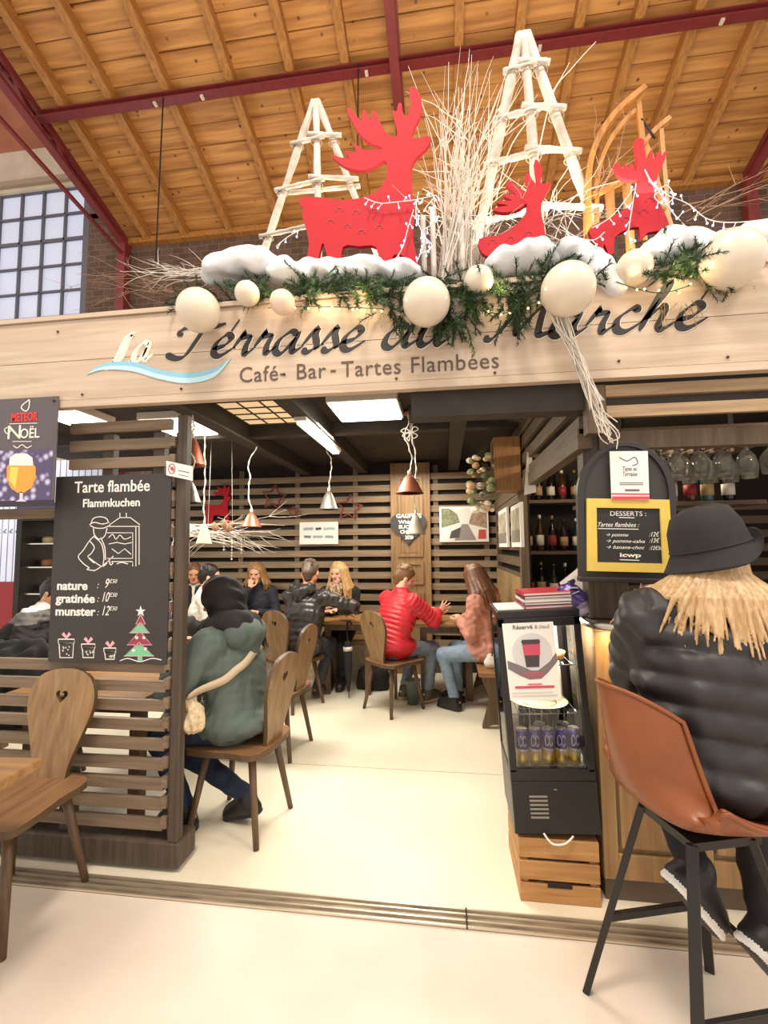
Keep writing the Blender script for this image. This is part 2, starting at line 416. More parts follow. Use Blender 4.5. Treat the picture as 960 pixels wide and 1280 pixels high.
# ------------------------------------------------------------------ people
def nrm(v): v = V3(v); return v / (np.linalg.norm(v) + 1e-9)
def ik(a, b, l1, l2, pole):
    a, b = V3(a), V3(b); d = b - a; L = np.linalg.norm(d)
    if L > (l1 + l2) * 0.995: b = a + d / L * (l1 + l2) * 0.995; d = b - a; L = np.linalg.norm(d)
    u = d / L; x = (l1 * l1 - l2 * l2 + L * L) / (2 * L); h = math.sqrt(max(l1 * l1 - x * x, 0))
    p = V3(pole); p = p - u * (p @ u); return a + u * x + nrm(p) * h, b
def hand(w, d, n, side, curl=0.5, spread=0.12, sc=1.0):
    """w wrist, d finger direction, n direction the palm faces, side +1 when the thumb lies on the d x n side"""
    w = V3(w); d = nrm(d); n = nrm(V3(n) - d * (V3(n) @ d)); s = np.cross(d, n) * side
    P = [rc(w, w + d * 0.085 * sc, 0.022 * sc, 0.030 * sc, 0.012, fl=(n, 0.55)), rc(w + d * 0.06 * sc + s * 0.018, w + d * 0.085 * sc - s * 0.022 , 0.016 * sc, 0.014 * sc, 0.012)]
    for i, (off, ln) in enumerate(((0.027, 0.070), (0.009, 0.080), (-0.009, 0.074), (-0.026, 0.058))):
        b = w + d * (0.088 - 0.004 * abs(i - 1)) * sc + s * off * sc; a = 0.25 * curl; pts = [b]; dd = nrm(d + s * spread * (1.5 - i))
        for j, fr in enumerate((0.45, 0.31, 0.24)):
            a2 = a + curl * (0.35, 1.0, 1.5)[j]; pts.append(pts[-1] + (dd * math.cos(a2) + n * math.sin(a2)) * ln * fr * sc)
        P += chain(pts, [0.0098 * sc, 0.0092 * sc, 0.0084 * sc, 0.0072 * sc], 0.003)
    t0 = w + d * 0.028 * sc + s * 0.020 * sc; t1 = t0 + (d * 0.55 + s * 0.75 + n * 0.3) * 0.042 * sc; t2 = t1 + (d * 0.85 + s * 0.35 + n * 0.35) * 0.032 * sc; t3 = t2 + (d * 0.9 + n * 0.4) * 0.024 * sc
    return P + chain([t0, t1, t2, t3], [0.016 * sc, 0.0115 * sc, 0.0105 * sc, 0.0085 * sc], 0.006)
def head_prims(c, f, u, sc=1.0):
    f = nrm(f); u = nrm(V3(u) - f * (V3(u) @ f)); r = np.cross(f, u); rot = np.stack([r, f, u], 1)
    g = lambda x, y, z: c + (r * x + f * y + u * z) * sc
    P = [el(g(0, -0.012, 0.035), V3((0.074, 0.094, 0.086)) * sc, rot, 0.02), rc(g(0, 0.02, 0.0), g(0, 0.048, -0.078), 0.062 * sc, 0.034 * sc, 0.03),
         rc(g(-0.042, 0.0, -0.045), g(-0.018, 0.05, -0.083), 0.03 * sc, 0.022 * sc, 0.025), rc(g(0.042, 0.0, -0.045), g(0.018, 0.05, -0.083), 0.03 * sc, 0.022 * sc, 0.025),
         el(g(0, 0.052, 0.035), V3((0.052, 0.03, 0.04)) * sc, rot, 0.02)]
    for s in (-1, 1):
        P += [el(g(s * 0.031, 0.086, 0.002), V3((0.018, 0.013, 0.013)) * sc, rot, 0.012, sub=True), el(g(s * 0.031, 0.068, 0.001), V3((0.0135, 0.0135, 0.0115)) * sc, rot, 0.004),
              rc(g(s * 0.012, 0.083, 0.017), g(s * 0.045, 0.072, 0.020), 0.008 * sc, 0.007 * sc, 0.012), el(g(s * 0.045, 0.045, -0.028), V3((0.022, 0.025, 0.022)) * sc, rot, 0.02),
              el(g(s * 0.077, -0.008, -0.008), V3((0.009, 0.02, 0.031)) * sc, rot, 0.006), el(g(s * 0.012, 0.090, -0.034), V3((0.009, 0.011, 0.008)) * sc, rot, 0.006)]
    P += [rc(g(0, 0.080, 0.008), g(0, 0.101, -0.028), 0.008 * sc, 0.012 * sc, 0.010), rc(g(-0.020, 0.076, -0.055), g(0.020, 0.076, -0.055), 0.007 * sc, k=0.008),
          rc(g(-0.016, 0.074, -0.066), g(0.016, 0.074, -0.066), 0.008 * sc, k=0.006)]
    return P, g, rot
SKIN_LIPS = mat('lips', 'b0605a', 0.5); EYE_M = mat('eye', '2c2018', 0.2); EYEW = mat('eye_white', 'e8e2da', 0.3)
def skin(nm, c): return mat(nm, c, 0.5, noise=0.06, nscale=30, subsurf=0.1)

def figure(label, loc, heading, seat=0.45, lean=8, roll=0, twist=0, head=(0, 0, 0), neck_fwd=0.02, sc=1.0, width=1.0, lw=None, rw=None, lpole=(-0.6, -0.5, -0.6), rpole=(0.6, -0.5, -0.6),
           lhand=None, rhand=None, lfoot=(-0.11, 0.42, 0.09), rfoot=(0.11, 0.42, 0.09), footdir=(0, 1, 0), lfootdir=None, rfootdir=None, skinm=None, jacket=None, pants=None, shoe=None, sole=None, hair=None, extras=None,
           bulk=0.0, quilt=None, aquilt=None, hem=0.0, collar=0.02, wr=0.003, res=0.009, bres=0.007, jname='jacket', seed=1, shoe_len=0.20, hood=None, jpick=None, world=False):
    root = thing('person', label, 'person', loc, heading)
    if world:                       # hand and foot targets given in room coordinates
        ch_, sh_ = math.cos(heading), math.sin(heading)
        def tl(p):
            if p is None: return None
            x, y = p[0] - loc[0], p[1] - loc[1]; return (x * ch_ + y * sh_, -x * sh_ + y * ch_, p[2] - loc[2])
        lw, rw, lfoot, rfoot = tl(lw), tl(rw), tl(lfoot), tl(rfoot)
    P0 = V3((0, 0, seat + 0.095)); th = R(lean); ro = R(roll); s = nrm((math.sin(ro), math.sin(th), math.cos(th) * math.cos(ro)))
    tw = R(twist); rr = nrm(V3((math.cos(tw), -math.sin(tw), 0))); rr = nrm(rr - s * (rr @ s)); fw = np.cross(s, rr)
    J = dict(P=P0, r=rr, f=fw, s=s)
    ch = P0 + s * 0.30 * sc; N = P0 + s * 0.495 * sc; sh = {}
    for k, sg in (('l', -1), ('r', 1)): sh[k] = N - s * 0.045 * sc + rr * sg * 0.165 * width
    J['N'] = N; J['sh'] = sh
    yaw, pit, rl = [R(a) for a in head]
    bf = nrm((fw[0], fw[1], 0)); bR = np.cross(bf, (0, 0, 1.0))
    hf = nrm(bf * math.cos(yaw) * math.cos(pit) + bR * math.sin(yaw) * math.cos(pit) + V3((0, 0, math.sin(pit))))
    hu = nrm(V3((0, 0, math.cos(pit))) - (hf - V3((0, 0, hf[2]))) * math.tan(pit) * 0.8 + bR * math.sin(rl))
    HC = N + s * 0.05 * sc + V3((0, 0, 0.115 * sc)) + bf * (0.025 + neck_fwd); J['HC'] = HC; J['hf'] = hf; J['hu'] = hu
    sk = skinm or skin('skin_fair', 'e0a888'); body = []; hp, g, hrot = head_prims(HC, hf, hu, sc); J['g'] = g; J['hrot'] = hrot
    body += hp; body += [rc(N - s * 0.03, g(0, -0.012, -0.03), 0.058, 0.052, 0.02), rc(P0, ch, 0.125, 0.13, 0.05, fl=(fw, 0.66)), rc(ch, N - s * 0.07, 0.13, 0.09, 0.05, fl=(fw, 0.62)), rc(sh['l'], sh['r'], 0.045, k=0.04)]
    arms = {}; legs = {}
    for k, sg, tgt, pole in (('l', -1, lw, lpole), ('r', 1, rw, rpole)):
        if tgt is None: tgt = P0 + V3((sg * 0.14, 0.30, 0.03))
        e, w = ik(sh[k], tgt, 0.285 * sc, 0.25 * sc, pole); arms[k] = (sh[k], e, w)
        body += [rc(sh[k], e, 0.042, 0.036, 0.02), rc(e, w, 0.034, 0.024, 0.015)]
        h = dict(d=w - e, n=(0, 0, -1), curl=0.45, spread=0.10); h.update((lhand if k == 'l' else rhand) or {})
        body += hand(w + nrm(w - e) * 0.012, h['d'], h['n'], h.get('side', -sg), h['curl'], h['spread'], 0.98 * sc)
    for k, sg, ft, fdd in (('l', -1, lfoot, lfootdir), ('r', 1, rfoot, rfootdir)):
        hipj = P0 + V3((sg * 0.085, 0.0, 0.0)); kn, an = ik(hipj, ft, 0.42 * sc, 0.42 * sc, (sg * 0.12, 0.6, 1.0)); legs[k] = (hipj, kn, an)
        fd = nrm(fdd or footdir)
        body += [rc(hipj, kn, 0.070, 0.048, 0.03), rc(kn, an, 0.046, 0.034, 0.02), rc(an + V3((0, 0, -0.02)) - fd * 0.03, an + fd * 0.13 + V3((0, 0, -0.035)), 0.034, 0.026, 0.02)]
    J['arms'] = arms; J['legs'] = legs
    lipc = g(0, 0.080, -0.060); eyes = [g(-0.031, 0.078, 0.001), g(0.031, 0.078, 0.001)]
    def pick(c):
        m = np.zeros(len(c), int); q = (c - lipc) @ hrot
        m[(np.abs(q[:, 0]) < 0.021) & (np.abs(q[:, 2]) < 0.010) & (np.abs(q[:, 1]) < 0.02)] = 1
        for e_ in eyes:
            q = (c - e_) @ hrot; m[(np.abs(q[:, 0]) / 0.012) ** 2 + (np.abs(q[:, 2]) / 0.0075) ** 2 + (q[:, 1] / 0.02) ** 2 < 1] = 2
        return m
    field_obj('body', body, bres, [sk, SKIN_LIPS, EYE_M], root, pick=pick)
    # upper garment
    b = bulk; q = quilt; aq = aquilt or quilt
    J['jk'] = jk = [rc(P0 + V3((0, 0, 0.075 + b)), ch, 0.150 * width + b, 0.158 * width + b, 0.05, fl=(fw, 0.74), q=q), rc(ch, N - s * 0.06, 0.158 * width + b, 0.11 + b, 0.05, fl=(fw, 0.72), q=q),
          rc(sh['l'] - s * 0.02, sh['r'] - s * 0.02, 0.062 + b * 0.6, k=0.05)]
    if hem: jk += [el(P0 + V3((0, 0.03, 0.02)), (0.175 * width + b, 0.15 + b + hem * 0.4, 0.10), None, 0.05), rc(P0 + V3((-0.08, 0.02, -0.01)), P0 + V3((-0.09, 0.02 + hem, 0.0)), 0.085 + b * 0.5, 0.088, 0.04), rc(P0 + V3((0.08, 0.02, -0.01)), P0 + V3((0.09, 0.02 + hem, 0.0)), 0.085 + b * 0.5, 0.088, 0.04)]
    for k in 'lr':
        a0, e, w = arms[k]; jk += [rc(a0, e, 0.062 + b * 0.8, 0.054 + b * 0.7, 0.03, q=aq), rc(e, w, 0.054 + b * 0.7, 0.040 + b * 0.5, 0.025, q=aq)]
    if collar: jk += [rc(N - s * 0.05, N + s * collar + bf * 0.008, 0.078 + b * 0.3, 0.068 + b * 0.3, 0.03)]
    jk += [rc(N + s * 0.01, N + s * 0.12, 0.035, 0.055, 0.004, sub=True)] if collar else []
    if jacket: J['jacket'] = field_obj(jname, jk, res, jacket, root, wr=wr, seed=seed, pick=jpick)
    pn = [el(P0 + V3((0, -0.005, -0.01)), (0.165 * width, 0.125, 0.105), None, 0.04)]
    for k in 'lr':
        h_, kn, an = legs[k]; pn += [rc(h_, kn, 0.088, 0.064, 0.03), rc(kn, an + V3((0, 0, 0.02)), 0.063, 0.048, 0.03)]
    if pants: field_obj('trousers', pn, res, pants, root, wr=0.003, seed=seed + 3)
    if shoe:
        for k, fdd in (('l', lfootdir), ('r', rfootdir)):
            an = legs[k][2]; fd = nrm(fdd or footdir); up = nrm(V3((0, 0, 1)) - fd * fd[2]); side = np.cross(fd, up)
            base = an - up * 0.05
            ps = [rc(an + up * 0.02, an - up * 0.02 - fd * 0.01, 0.046, 0.046, 0.02), rc(base - fd * 0.035, base + fd * shoe_len * 0.7, 0.042, 0.040, 0.03, fl=(up, 0.7)), rc(an, base + fd * shoe_len * 0.62 + up * 0.012, 0.046, 0.040, 0.03)]
            ps += [rc(base - fd * 0.03 - up * 0.022, base + fd * shoe_len * 0.72 - up * 0.022, 0.047, 0.045, 0.006, fl=(up, 0.35))]
            def pk(c, base=base, up=up): h_ = (c - base) @ up; return np.where(h_ < -0.032, 2, np.where(h_ < -0.010, 1, 0))
            field_obj('shoe', ps, max(res * 0.8, 0.006), [shoe, sole or shoe, shoe], root, pick=pk)
    if hair: hair(root, J)
    if extras: extras(root, J)
    return root, J

def hair_short(m, length=0.012, seed=1):
    def fn(root, J):
        g = J['g']; rot = J['hrot']; rs = np.random.RandomState(seed)
        P = [el(g(0, -0.018, 0.040), (0.080 + length * 0.4, 0.098 + length * 0.3, 0.088 + length), rot, 0.01), rc(g(0, -0.07, 0.0), g(0, -0.055, -0.05), 0.058, 0.042, 0.02)]
        for _ in range(70):
            a = rs.uniform(0, 6.28); t = rs.uniform(0.0, 1.25); p = (0.078 * math.sin(t) * math.cos(a), -0.018 + 0.096 * math.sin(t) * math.sin(a), 0.04 + 0.088 * math.cos(t))
            P.append(rc(g(*p), g(p[0] * 1.1 + 0.008, p[1] * 1.05 - 0.012, p[2] + length * 0.6 - 0.002), 0.013, 0.006, 0.006))
        P += [el(g(0, 0.105, -0.035), (0.085, 0.05, 0.085), rot, 0.012, sub=True)]
        P += [rc(g(sg * 0.072, 0.015, 0.015), g(sg * 0.074, 0.016, -0.02), 0.010, 0.006, 0.01) for sg in (-1, 1)]
        field_obj('hair', P, 0.0065, m, root)
    return fn
def hair_long(m, length=0.28, seed=1, spread=0.09, back=True, part=0.015, n=46, front=True, res=0.0065, wave=0.012):
    """shoulder-length or longer hair falling round the face"""
    def fn(root, J):
        g = J['g']; rot = J['hrot']; rs = np.random.RandomState(seed)
        P = [el(g(0, -0.016, 0.042), (0.083, 0.104, 0.092), rot, 0.01)]
        for i in range(n):
            fr = i / (n - 1); a = R(-38) + fr * R(256) if front else R(0) + fr * R(180)   # from the front of one ear round the back to the other
            ca, sa = math.cos(a), -math.sin(a)
            p0 = (0.03 * ca + part, 0.01 + 0.02 * sa, 0.120); p1 = (0.084 * ca, -0.012 + 0.096 * sa, 0.05); rad = 0.088 + spread * 0.25 * rs.uniform(0.3, 1)
            p2 = (rad * ca, -0.015 + 0.098 * sa, -0.05); L = length * rs.uniform(0.82, 1.05)
            p3 = ((rad + spread * 0.35) * ca + rs.uniform(-wave, wave), -0.02 + (0.102 + spread * 0.2) * sa + rs.uniform(-wave, wave), -0.05 - L * 0.5); p4 = ((rad + spread * 0.3) * ca + rs.uniform(-wave, wave), -0.015 + 0.10 * sa + rs.uniform(-wave, wave) * 1.5, -0.05 - L)
            P += chain([g(*p) for p in (p0, p1, p2, p3, p4)], [0.012, 0.015, 0.015, 0.014, 0.006], 0.007)
        P += [el(g(0, 0.115, -0.02), (0.062, 0.062, 0.10), rot, 0.012, sub=True)]
        field_obj('hair', P, res, m, root)
    return fn
# ================================================================== THE SETTING
M_floor_in = mat('screed_floor', 'ece2cc', 0.35, noise=0.05, nscale=1.6, bump=0.05, bscale=60)
M_floor_out = mat('concrete_floor', 'e6dacc', 0.55, nscale=1.3, color2='d3c2b3', bump=0.12, bscale=25)
M_track = mat('worn_metal_track', 'a8977f', 0.42, 0.55, nscale=6, color2='6f6255', stretch=(1, 6, 6), bump=0.1)
M_track_lip = mat('track_lip', 'd8ccb8', 0.3, 0.7)
M_joint = mat('floor_joint', '9a8f7c', 0.8)
DKW = wood('dark_slat_wood', '8a7660', '6c5a48', 'X', 0.6)
DKWY = wood('dark_slat_wood_y', '8a7660', '6c5a48', 'Y', 0.6)
DKWZ = wood('dark_slat_wood_z', '77654f', '5b4a3a', 'Z', 0.6)
DKP = wood('dark_post', '5a4c3e', '42372c', 'Z', 0.55)
LTW = wood('light_slat_wood', 'b59a78', '957a5c', 'X', 0.6)
M_black = mat('dark_backing', '2a2420', 0.9, noise=0.2, nscale=5)
M_beam = mat('dark_beam', '3a332d', 0.7, noise=0.2, nscale=10)
M_ceil = mat('dark_ceiling', '37302a', 0.85, noise=0.2, nscale=5)
ROOFW = wood('roof_boards', 'd69c58', '9c6632', 'X', 0.6, 0.9)
RAFT = wood('rafter_wood', 'b8803f', '8e5c2a', 'Y', 0.6, 2.5)
def knots(m, scale, col):
    nt = m.node_tree; b = nt.nodes['Principled BSDF']; src = b.inputs['Base Color'].links[0].from_socket; tc = [n for n in nt.nodes if n.type == 'TEX_COORD'][0]
    v = nt.nodes.new('ShaderNodeTexVoronoi'); v.inputs['Scale'].default_value = scale; nt.links.new(tc.outputs['Object'], v.inputs['Vector'])
    r = nt.nodes.new('ShaderNodeValToRGB'); r.color_ramp.elements[0].position = 0.05; r.color_ramp.elements[1].position = 0.13; r.color_ramp.elements[0].color = (1, 1, 1, 1); r.color_ramp.elements[1].color = (0, 0, 0, 1)
    nt.links.new(v.outputs['Distance'], r.inputs['Fac']); mx = nt.nodes.new('ShaderNodeMixRGB'); mx.inputs[2].default_value = srgb(col); nt.links.new(r.outputs['Color'], mx.inputs[0]); nt.links.new(src, mx.inputs[1]); nt.links.new(mx.outputs[0], b.inputs['Base Color'])
knots(ROOFW, 4.5, '6e4420')
STEEL = mat('oxide_red_steel', '7a2c2c', 0.5, noise=0.15, nscale=12)
BRICK = None

def brick_mat():
    m = bpy.data.materials.new('old_brick'); m.use_nodes = True; nt = m.node_tree; b = nt.nodes['Principled BSDF']; b.inputs['Roughness'].default_value = 0.9
    tc = nt.nodes.new('ShaderNodeTexCoord'); mp = nt.nodes.new('ShaderNodeMapping'); mp.inputs['Rotation'].default_value = (R(90), 0, 0)
    nt.links.new(tc.outputs['Object'], mp.inputs['Vector'])
    k = nt.nodes.new('ShaderNodeTexBrick'); k.inputs['Scale'].default_value = 2.2; k.inputs['Mortar Size'].default_value = 0.012
    k.inputs['Color1'].default_value = srgb('6a5044'); k.inputs['Color2'].default_value = srgb('54402f'); k.inputs['Mortar'].default_value = srgb('75655a')  # browns darkened to stand in for the unlit wall
    nt.links.new(mp.outputs[0], k.inputs['Vector']); nt.links.new(k.outputs['Color'], b.inputs['Base Color']); return m
BRICK = brick_mat()
YF = 2.035                      # plane of the stall front
struct(MB().box(-9, 7, -2.5, 1.94, -0.1, 0.0).build('floor', M_floor_out))
b = MB().box(-9, 7, 2.035, 3.20, -0.1, 0.0).box(-9, 7, 3.206, 9.0, -0.1, 0.0).box(-9, 7, 3.2, 3.206, -0.1, -0.004, 1)
struct(b.build('floor_interior', [M_floor_in, M_joint]))
b = MB().box(-9, 7, 1.94, 2.035, -0.1, 0.004)
for y in (1.943, 1.972, 2.004, 2.030): b.box(-9, 7, y - 0.004, y + 0.004, 0.004, 0.011, 1)
b.box(0.055, 0.061, 1.938, 2.037, 0.004, 0.0115, 2)
struct(b.build('trim_1', [M_track, M_track_lip, M_black]))

# hall shell: back wall with a big gridded window, sloping timber roof on rafters, steel trusses
ZR, SLP = 9.951, -0.35179
def roof_z(y): return ZR + SLP * y
struct(MB().box(-6.62, 9, 7.5, 7.7, -0.1, 7.9).box(-6.62, -5.75, 7.5, 7.7, 7.8, 9.6).build('wall_back', BRICK))
plaster = mat('pale_plaster', 'c9bba8', 0.9, noise=0.12, nscale=3)
struct(MB().box(-14, -6.62, 7.5, 7.7, 8.55, 9.6).box(-14, -6.62, 7.5, 7.7, -0.1, 4.4).box(-14, -10.6, 7.5, 7.7, 4.4, 8.55).build('wall_back_plaster', plaster))
struct(MB().box(-14, -6.5, 7.42, 7.5, 8.62, 8.72).build('trim_2', mat('wall_ledge', 'a08d78', 0.8)))
WX0, WX1, WZ0, WZ1 = -10.6, -6.72, 4.4, 8.55
win = MB().box(WX0, WX1, 7.62, 7.64, WZ0, WZ1).build('window_1', mat('frosted_glass', 'b4b8c8', 0.5, emit='d6dcf4', estr=0.30, noise=0.05, nscale=2))
struct(win)
fr = MB()
nx = 8
for i in range(nx + 1):
    x = WX0 + (WX1 - WX0) * i / nx; fr.box(x - 0.016, x + 0.016, 7.56, 7.62, WZ0, WZ1)
for i in range(9):
    z = WZ0 + (WZ1 - WZ0) * i / 8; fr.box(WX0, WX1, 7.56, 7.62, z - (0.024 if i % 3 == 0 else 0.013), z + (0.024 if i % 3 == 0 else 0.013))
fr.box(WX1 - 0.02, WX1 + 0.10, 7.5, 7.64, WZ0, WZ1)
o = fr.build('window_frame', mat('window_bars', '62606a', 0.6), win)
# roof boards across the rafters (each board its own strip so the joints catch light)
rb = MB(); y = 2.6; i = 0
while y < 7.55:
    w = 0.262; a, c = roof_z(y), roof_z(y + w); dz = 0.010 if i % 2 else 0.0
    vs = [(-5.8, y, a + dz), (9, y, a + dz), (9, y + w - 0.016, c + dz + 0.004), (-5.8, y + w - 0.016, c + dz + 0.004)]
    vs += [(p[0], p[1], p[2] + 0.03) for p in vs]
    rb.add(vs, [(0, 1, 2, 3), (7, 6, 5, 4), (0, 4, 5, 1), (1, 5, 6, 2), (2, 6, 7, 3), (3, 7, 4, 0)]); y += w; i += 1
rb.box(-5.8, 9, 2.6, 7.6, 20, 20.001) if False else None
vs = [(-5.8, 2.5, roof_z(2.5) + 0.05), (9, 2.5, roof_z(2.5) + 0.05), (9, 7.7, roof_z(7.7) + 0.05), (-5.8, 7.7, roof_z(7.7) + 0.05)]
rb.add(vs + [(p[0], p[1], p[2] + 0.05) for p in vs], [(0, 1, 2, 3), (7, 6, 5, 4), (0, 4, 5, 1), (1, 5, 6, 2), (2, 6, 7, 3), (3, 7, 4, 0)])
struct(rb.build('ceiling', ROOFW))
wing = MB(); vs = [(-14, 3.0, 9.4 + 1.58), (-5.8, 3.0, 10.98), (-5.8, 7.7, 9.33), (-14, 7.7, 9.33)]
wing.add(vs + [(p[0], p[1], p[2] + 0.05) for p in vs], [(0, 1, 2, 3), (7, 6, 5, 4), (0, 4, 5, 1), (1, 5, 6, 2), (2, 6, 7, 3), (3, 7, 4, 0)])
struct(wing.build('ceiling_wing', mat('wing_boards', 'a8674e', 0.7, noise=0.15, nscale=3)))
raft0 = MB().bar((0, 2.5, roof_z(2.5) - 0.09), (0, 7.5, roof_z(7.5) - 0.09), 0.11, 0.17).build('rafter', RAFT)
for i, x in enumerate([-5.32, -4.58, -3.72, -2.78, -1.93, -1.18, 0.30, 1.05, 1.76, 2.46, 3.14, 3.90, 5.4, 6.2]):
    o = raft0 if i == 0 else raft0.copy()
    if i: COL.objects.link(o)
    o.location.x = x; o['kind'] = 'structure'; o['group'] = 'roof rafters'
M_pur = STEEL
pu = MB(); z = roof_z(5.5) - 0.235
pu.box(-5.75, 6.5, 5.44, 5.56, z + 0.035, z + 0.05).box(-5.75, 6.5, 5.49, 5.51, z - 0.04, z + 0.04).box(-5.75, 6.5, 5.44, 5.56, z - 0.05, z - 0.035)
pt = thing('steel_purlin', 'long dark red steel purlin running under the wooden rafters', 'beam')
pu.build('flanged_bar', STEEL, pt)
for x in (-3.9, -3.2, -0.9, 1.3, 3.4):
    MB().box(x - 0.02, x + 0.02, 5.47, 5.53, z - 0.08, z - 0.05).build('clip', mat('pale_clip', 'd8c8b8', 0.5), pt)
z = roof_z(7.42) - 0.10
struct(MB().box(-5.7, 9, 7.38, 7.5, z - 0.1, z).build('trim_3', RAFT))
def truss(x, label, col=True, ye=7.45):
    t = thing('steel_truss', label, 'truss', (0, 0, 0))
    top = lambda y: Vector((x, y, roof_z(y) - 0.16)); bot = lambda y: Vector((x, y, roof_z(y) - 0.16 - (0.06 + 0.42 * max(0, 7.4 - y) / 4.9)))
    for sx in (-0.05, 0.05): MB().bar(top(2.5) + Vector((sx, 0, 0)), top(ye) + Vector((sx, 0, 0)), 0.05, 0.10).build('top_chord', STEEL, t)
    MB().bar(bot(2.5), bot(ye), 0.12, 0.06).build('bottom_chord', STEEL, t)
    m = MB(); ys = [2.6 + 0.36 * k for k in range(14)]
    for k in range(int((ye - 2.6) / 0.36)): m.bar(top(ys[k]) if k % 2 else bot(ys[k]), bot(ys[k + 1]) if k % 2 else top(ys[k + 1]), 0.045, 0.03)
    m.build('lattice', STEEL, t)
    if col: MB().bar((x, 7.38, 0), (x, 7.38, roof_z(7.38) - 0.1), 0.16, 0.14, up=(0, 1, 0)).build('column', STEEL, t)
    # inclined tie from the column up into the roof
    if col: MB().bar((x, 4.0, roof_z(4.0) - 1.15), (x, 7.3, roof_z(7.3) - 0.45), 0.05, 0.05).build('tie_rod', STEEL, t)
truss(-5.78, 'dark red lattice roof truss beside the tall gridded window')
truss(-0.52, 'dark red lattice roof truss running down behind the big red reindeer', False, 6.25)
truss(4.78, 'dark red lattice roof truss beyond the wooden sled')
hang = MB().tube([(-3.75, 5.45, roof_z(5.5) - 0.25), (-3.78, 5.45, 6.0), (-3.80, 5.46, 5.2)], 0.010, 6).build('hanging_cable', M_black)
tag(hang, 'thin dark cable hanging from the red purlin in front of the rafters', 'cable')
hang = MB().tube([(-1.00, 5.45, roof_z(5.5) - 0.2), (-1.02, 5.45, 6.3)], 0.010, 6).build('hanging_cable', M_black)
tag(hang, 'thin dark cable hanging from the roof behind the big reindeer antlers', 'cable')

# stall shell
def slats_x(mb, x0, x1, y, z0, z1, pitch, h, t=0.022, mi=0):
    z = z1 - h
    while z >= z0 - 1e-6:
        mb.box(x0, x1, y - t / 2, y + t / 2, z, z + h, mi); z -= pitch
SLB = wood('back_slats', '9a8468', '7c674f', 'X', 0.6)
b = MB(); slats_x(b, -3.9, 0.62, 5.60, 0.2, 2.40, 0.134, 0.078)
b.box(-3.9, 0.62, 5.66, 5.70, 0, 2.6, 1)
for x in (-3.4, -2.6, -1.85, -1.1, -0.1, 0.5): b.box(x - 0.03, x + 0.03, 5.612, 5.655, 0, 2.5, 2)
struct(b.build('wall_stall_back', [SLB, M_black, DKWZ]))
b = MB(); z = 2.40
while z > 0.95:
    b.box(0.608, 0.632, 3.75 if z < 1.95 else 2.12, 5.6, z, z + 0.078, 0); z -= 0.134
b.box(0.605, 0.635, 3.72, 5.6, 0.0, 1.24, 3).box(0.59, 0.65, 3.70, 3.78, 0, 2.0, 2).box(0.60, 0.66, 2.12, 5.6, 1.93, 2.02, 0)
b.box(0.67, 0.69, 3.85, 5.6, 0, 2.55, 1)
struct(b.build('wall_stall_side', [wood('side_slats_unlit', '6f5d45', '544632', 'Y', 0.6), M_black, DKWZ, wood('side_panel', 'a88c62', '8d7350', 'Y', 0.5)]))  # slats coloured darker than the panel, shade of the unlit upper wall
struct(MB().box(-4.4, 3.2, 2.10, 5.7, 2.56, 2.62).build('ceiling_stall', M_ceil))
b = MB()
for x in (-1.72, -0.99, 0.12): b.box(x - 0.06, x + 0.06, 2.16, 5.6, 2.42, 2.56)
b.box(-3.9, 0.62, 3.72, 3.82, 2.46, 2.56).box(-0.25, 0.62, 3.36, 3.44, 2.44, 2.56)
struct(b.build('beam_ceiling', M_beam))
struct(MB().box(-0.14, 2.6, 2.06, 2.16, 2.09, 2.24).build('lintel', M_beam))
# bar back wall, side wall of the bar
struct(MB().box(0.69, 3.2, 4.55, 4.62, 0, 2.6).build('wall_bar_back', M_black))
struct(MB().box(3.1, 3.2, 2.1, 4.6, 0, 2.6).build('wall_bar_side', M_black))
tile = thing('ceiling_panel', 'beige gridded ceiling panel between the dark beams', 'ceiling panel', (-1.29, 3.33, 2.545))
MB().box(-0.33, 0.33, -0.30, 0.30, 0, 0.012).build('sheet', mat('beige_tile', 'd8bf96', 0.6, emit='ffdca8', estr=0.35), tile)  # faint glow in the sheet stands in for light falling on it
g_ = MB()
for i in range(5): g_.box(-0.33 + 0.165 * i - 0.005, -0.33 + 0.165 * i + 0.005, -0.30, 0.30, -0.008, 0)
for i in range(5): g_.box(-0.33, 0.33, -0.30 + 0.15 * i - 0.005, -0.30 + 0.15 * i + 0.005, -0.008, 0)
g_.build('grid', M_beam, tile)
M_lite = mat('lit_diffuser', 'fff8e8', 0.4, emit='fff6e2', estr=5.0)
M_lhouse = mat('lamp_housing', 'e8e2d6', 0.4)
def panel_light(label, x0, x1, y0, y1, z=2.50):
    t = thing('ceiling_light', label, 'ceiling light', ((x0 + x1) / 2, (y0 + y1) / 2, z), 0, None); w, d = (x1 - x0) / 2, (y1 - y0) / 2
    MB().box(-w, w, -d, d, 0.0, 0.06, bev=0.006).build('housing', M_lhouse, t); MB().box(-w + 0.015, w - 0.015, -d + 0.015, d - 0.015, -0.012, 0.0).build('diffuser', M_lite, t)
panel_light('bright square ceiling light in the middle of the stall opening', -0.80, -0.30, 3.02, 3.50)
panel_light('bright ceiling light nearest the slatted partition corner post', -2.35, -1.93, 3.2, 3.72)
panel_light('small bright ceiling light seen through the upper slats above the chalkboard', -2.95, -2.6, 2.9, 3.3)
t = thing('strip_light', 'long slim fluorescent strip fixed under the ceiling beam', 'ceiling light', (-0.99, 3.6, 2.40))
MB().box(-0.045, 0.045, -0.55, 0.55, -0.01, 0.02, bev=0.004).build('housing', M_lhouse, t); MB().box(-0.03, 0.03, -0.53, 0.53, -0.03, -0.01).build('tube', mat('strip_tube', 'fff6e4', 0.4, emit='fff2da', estr=1.6), t)

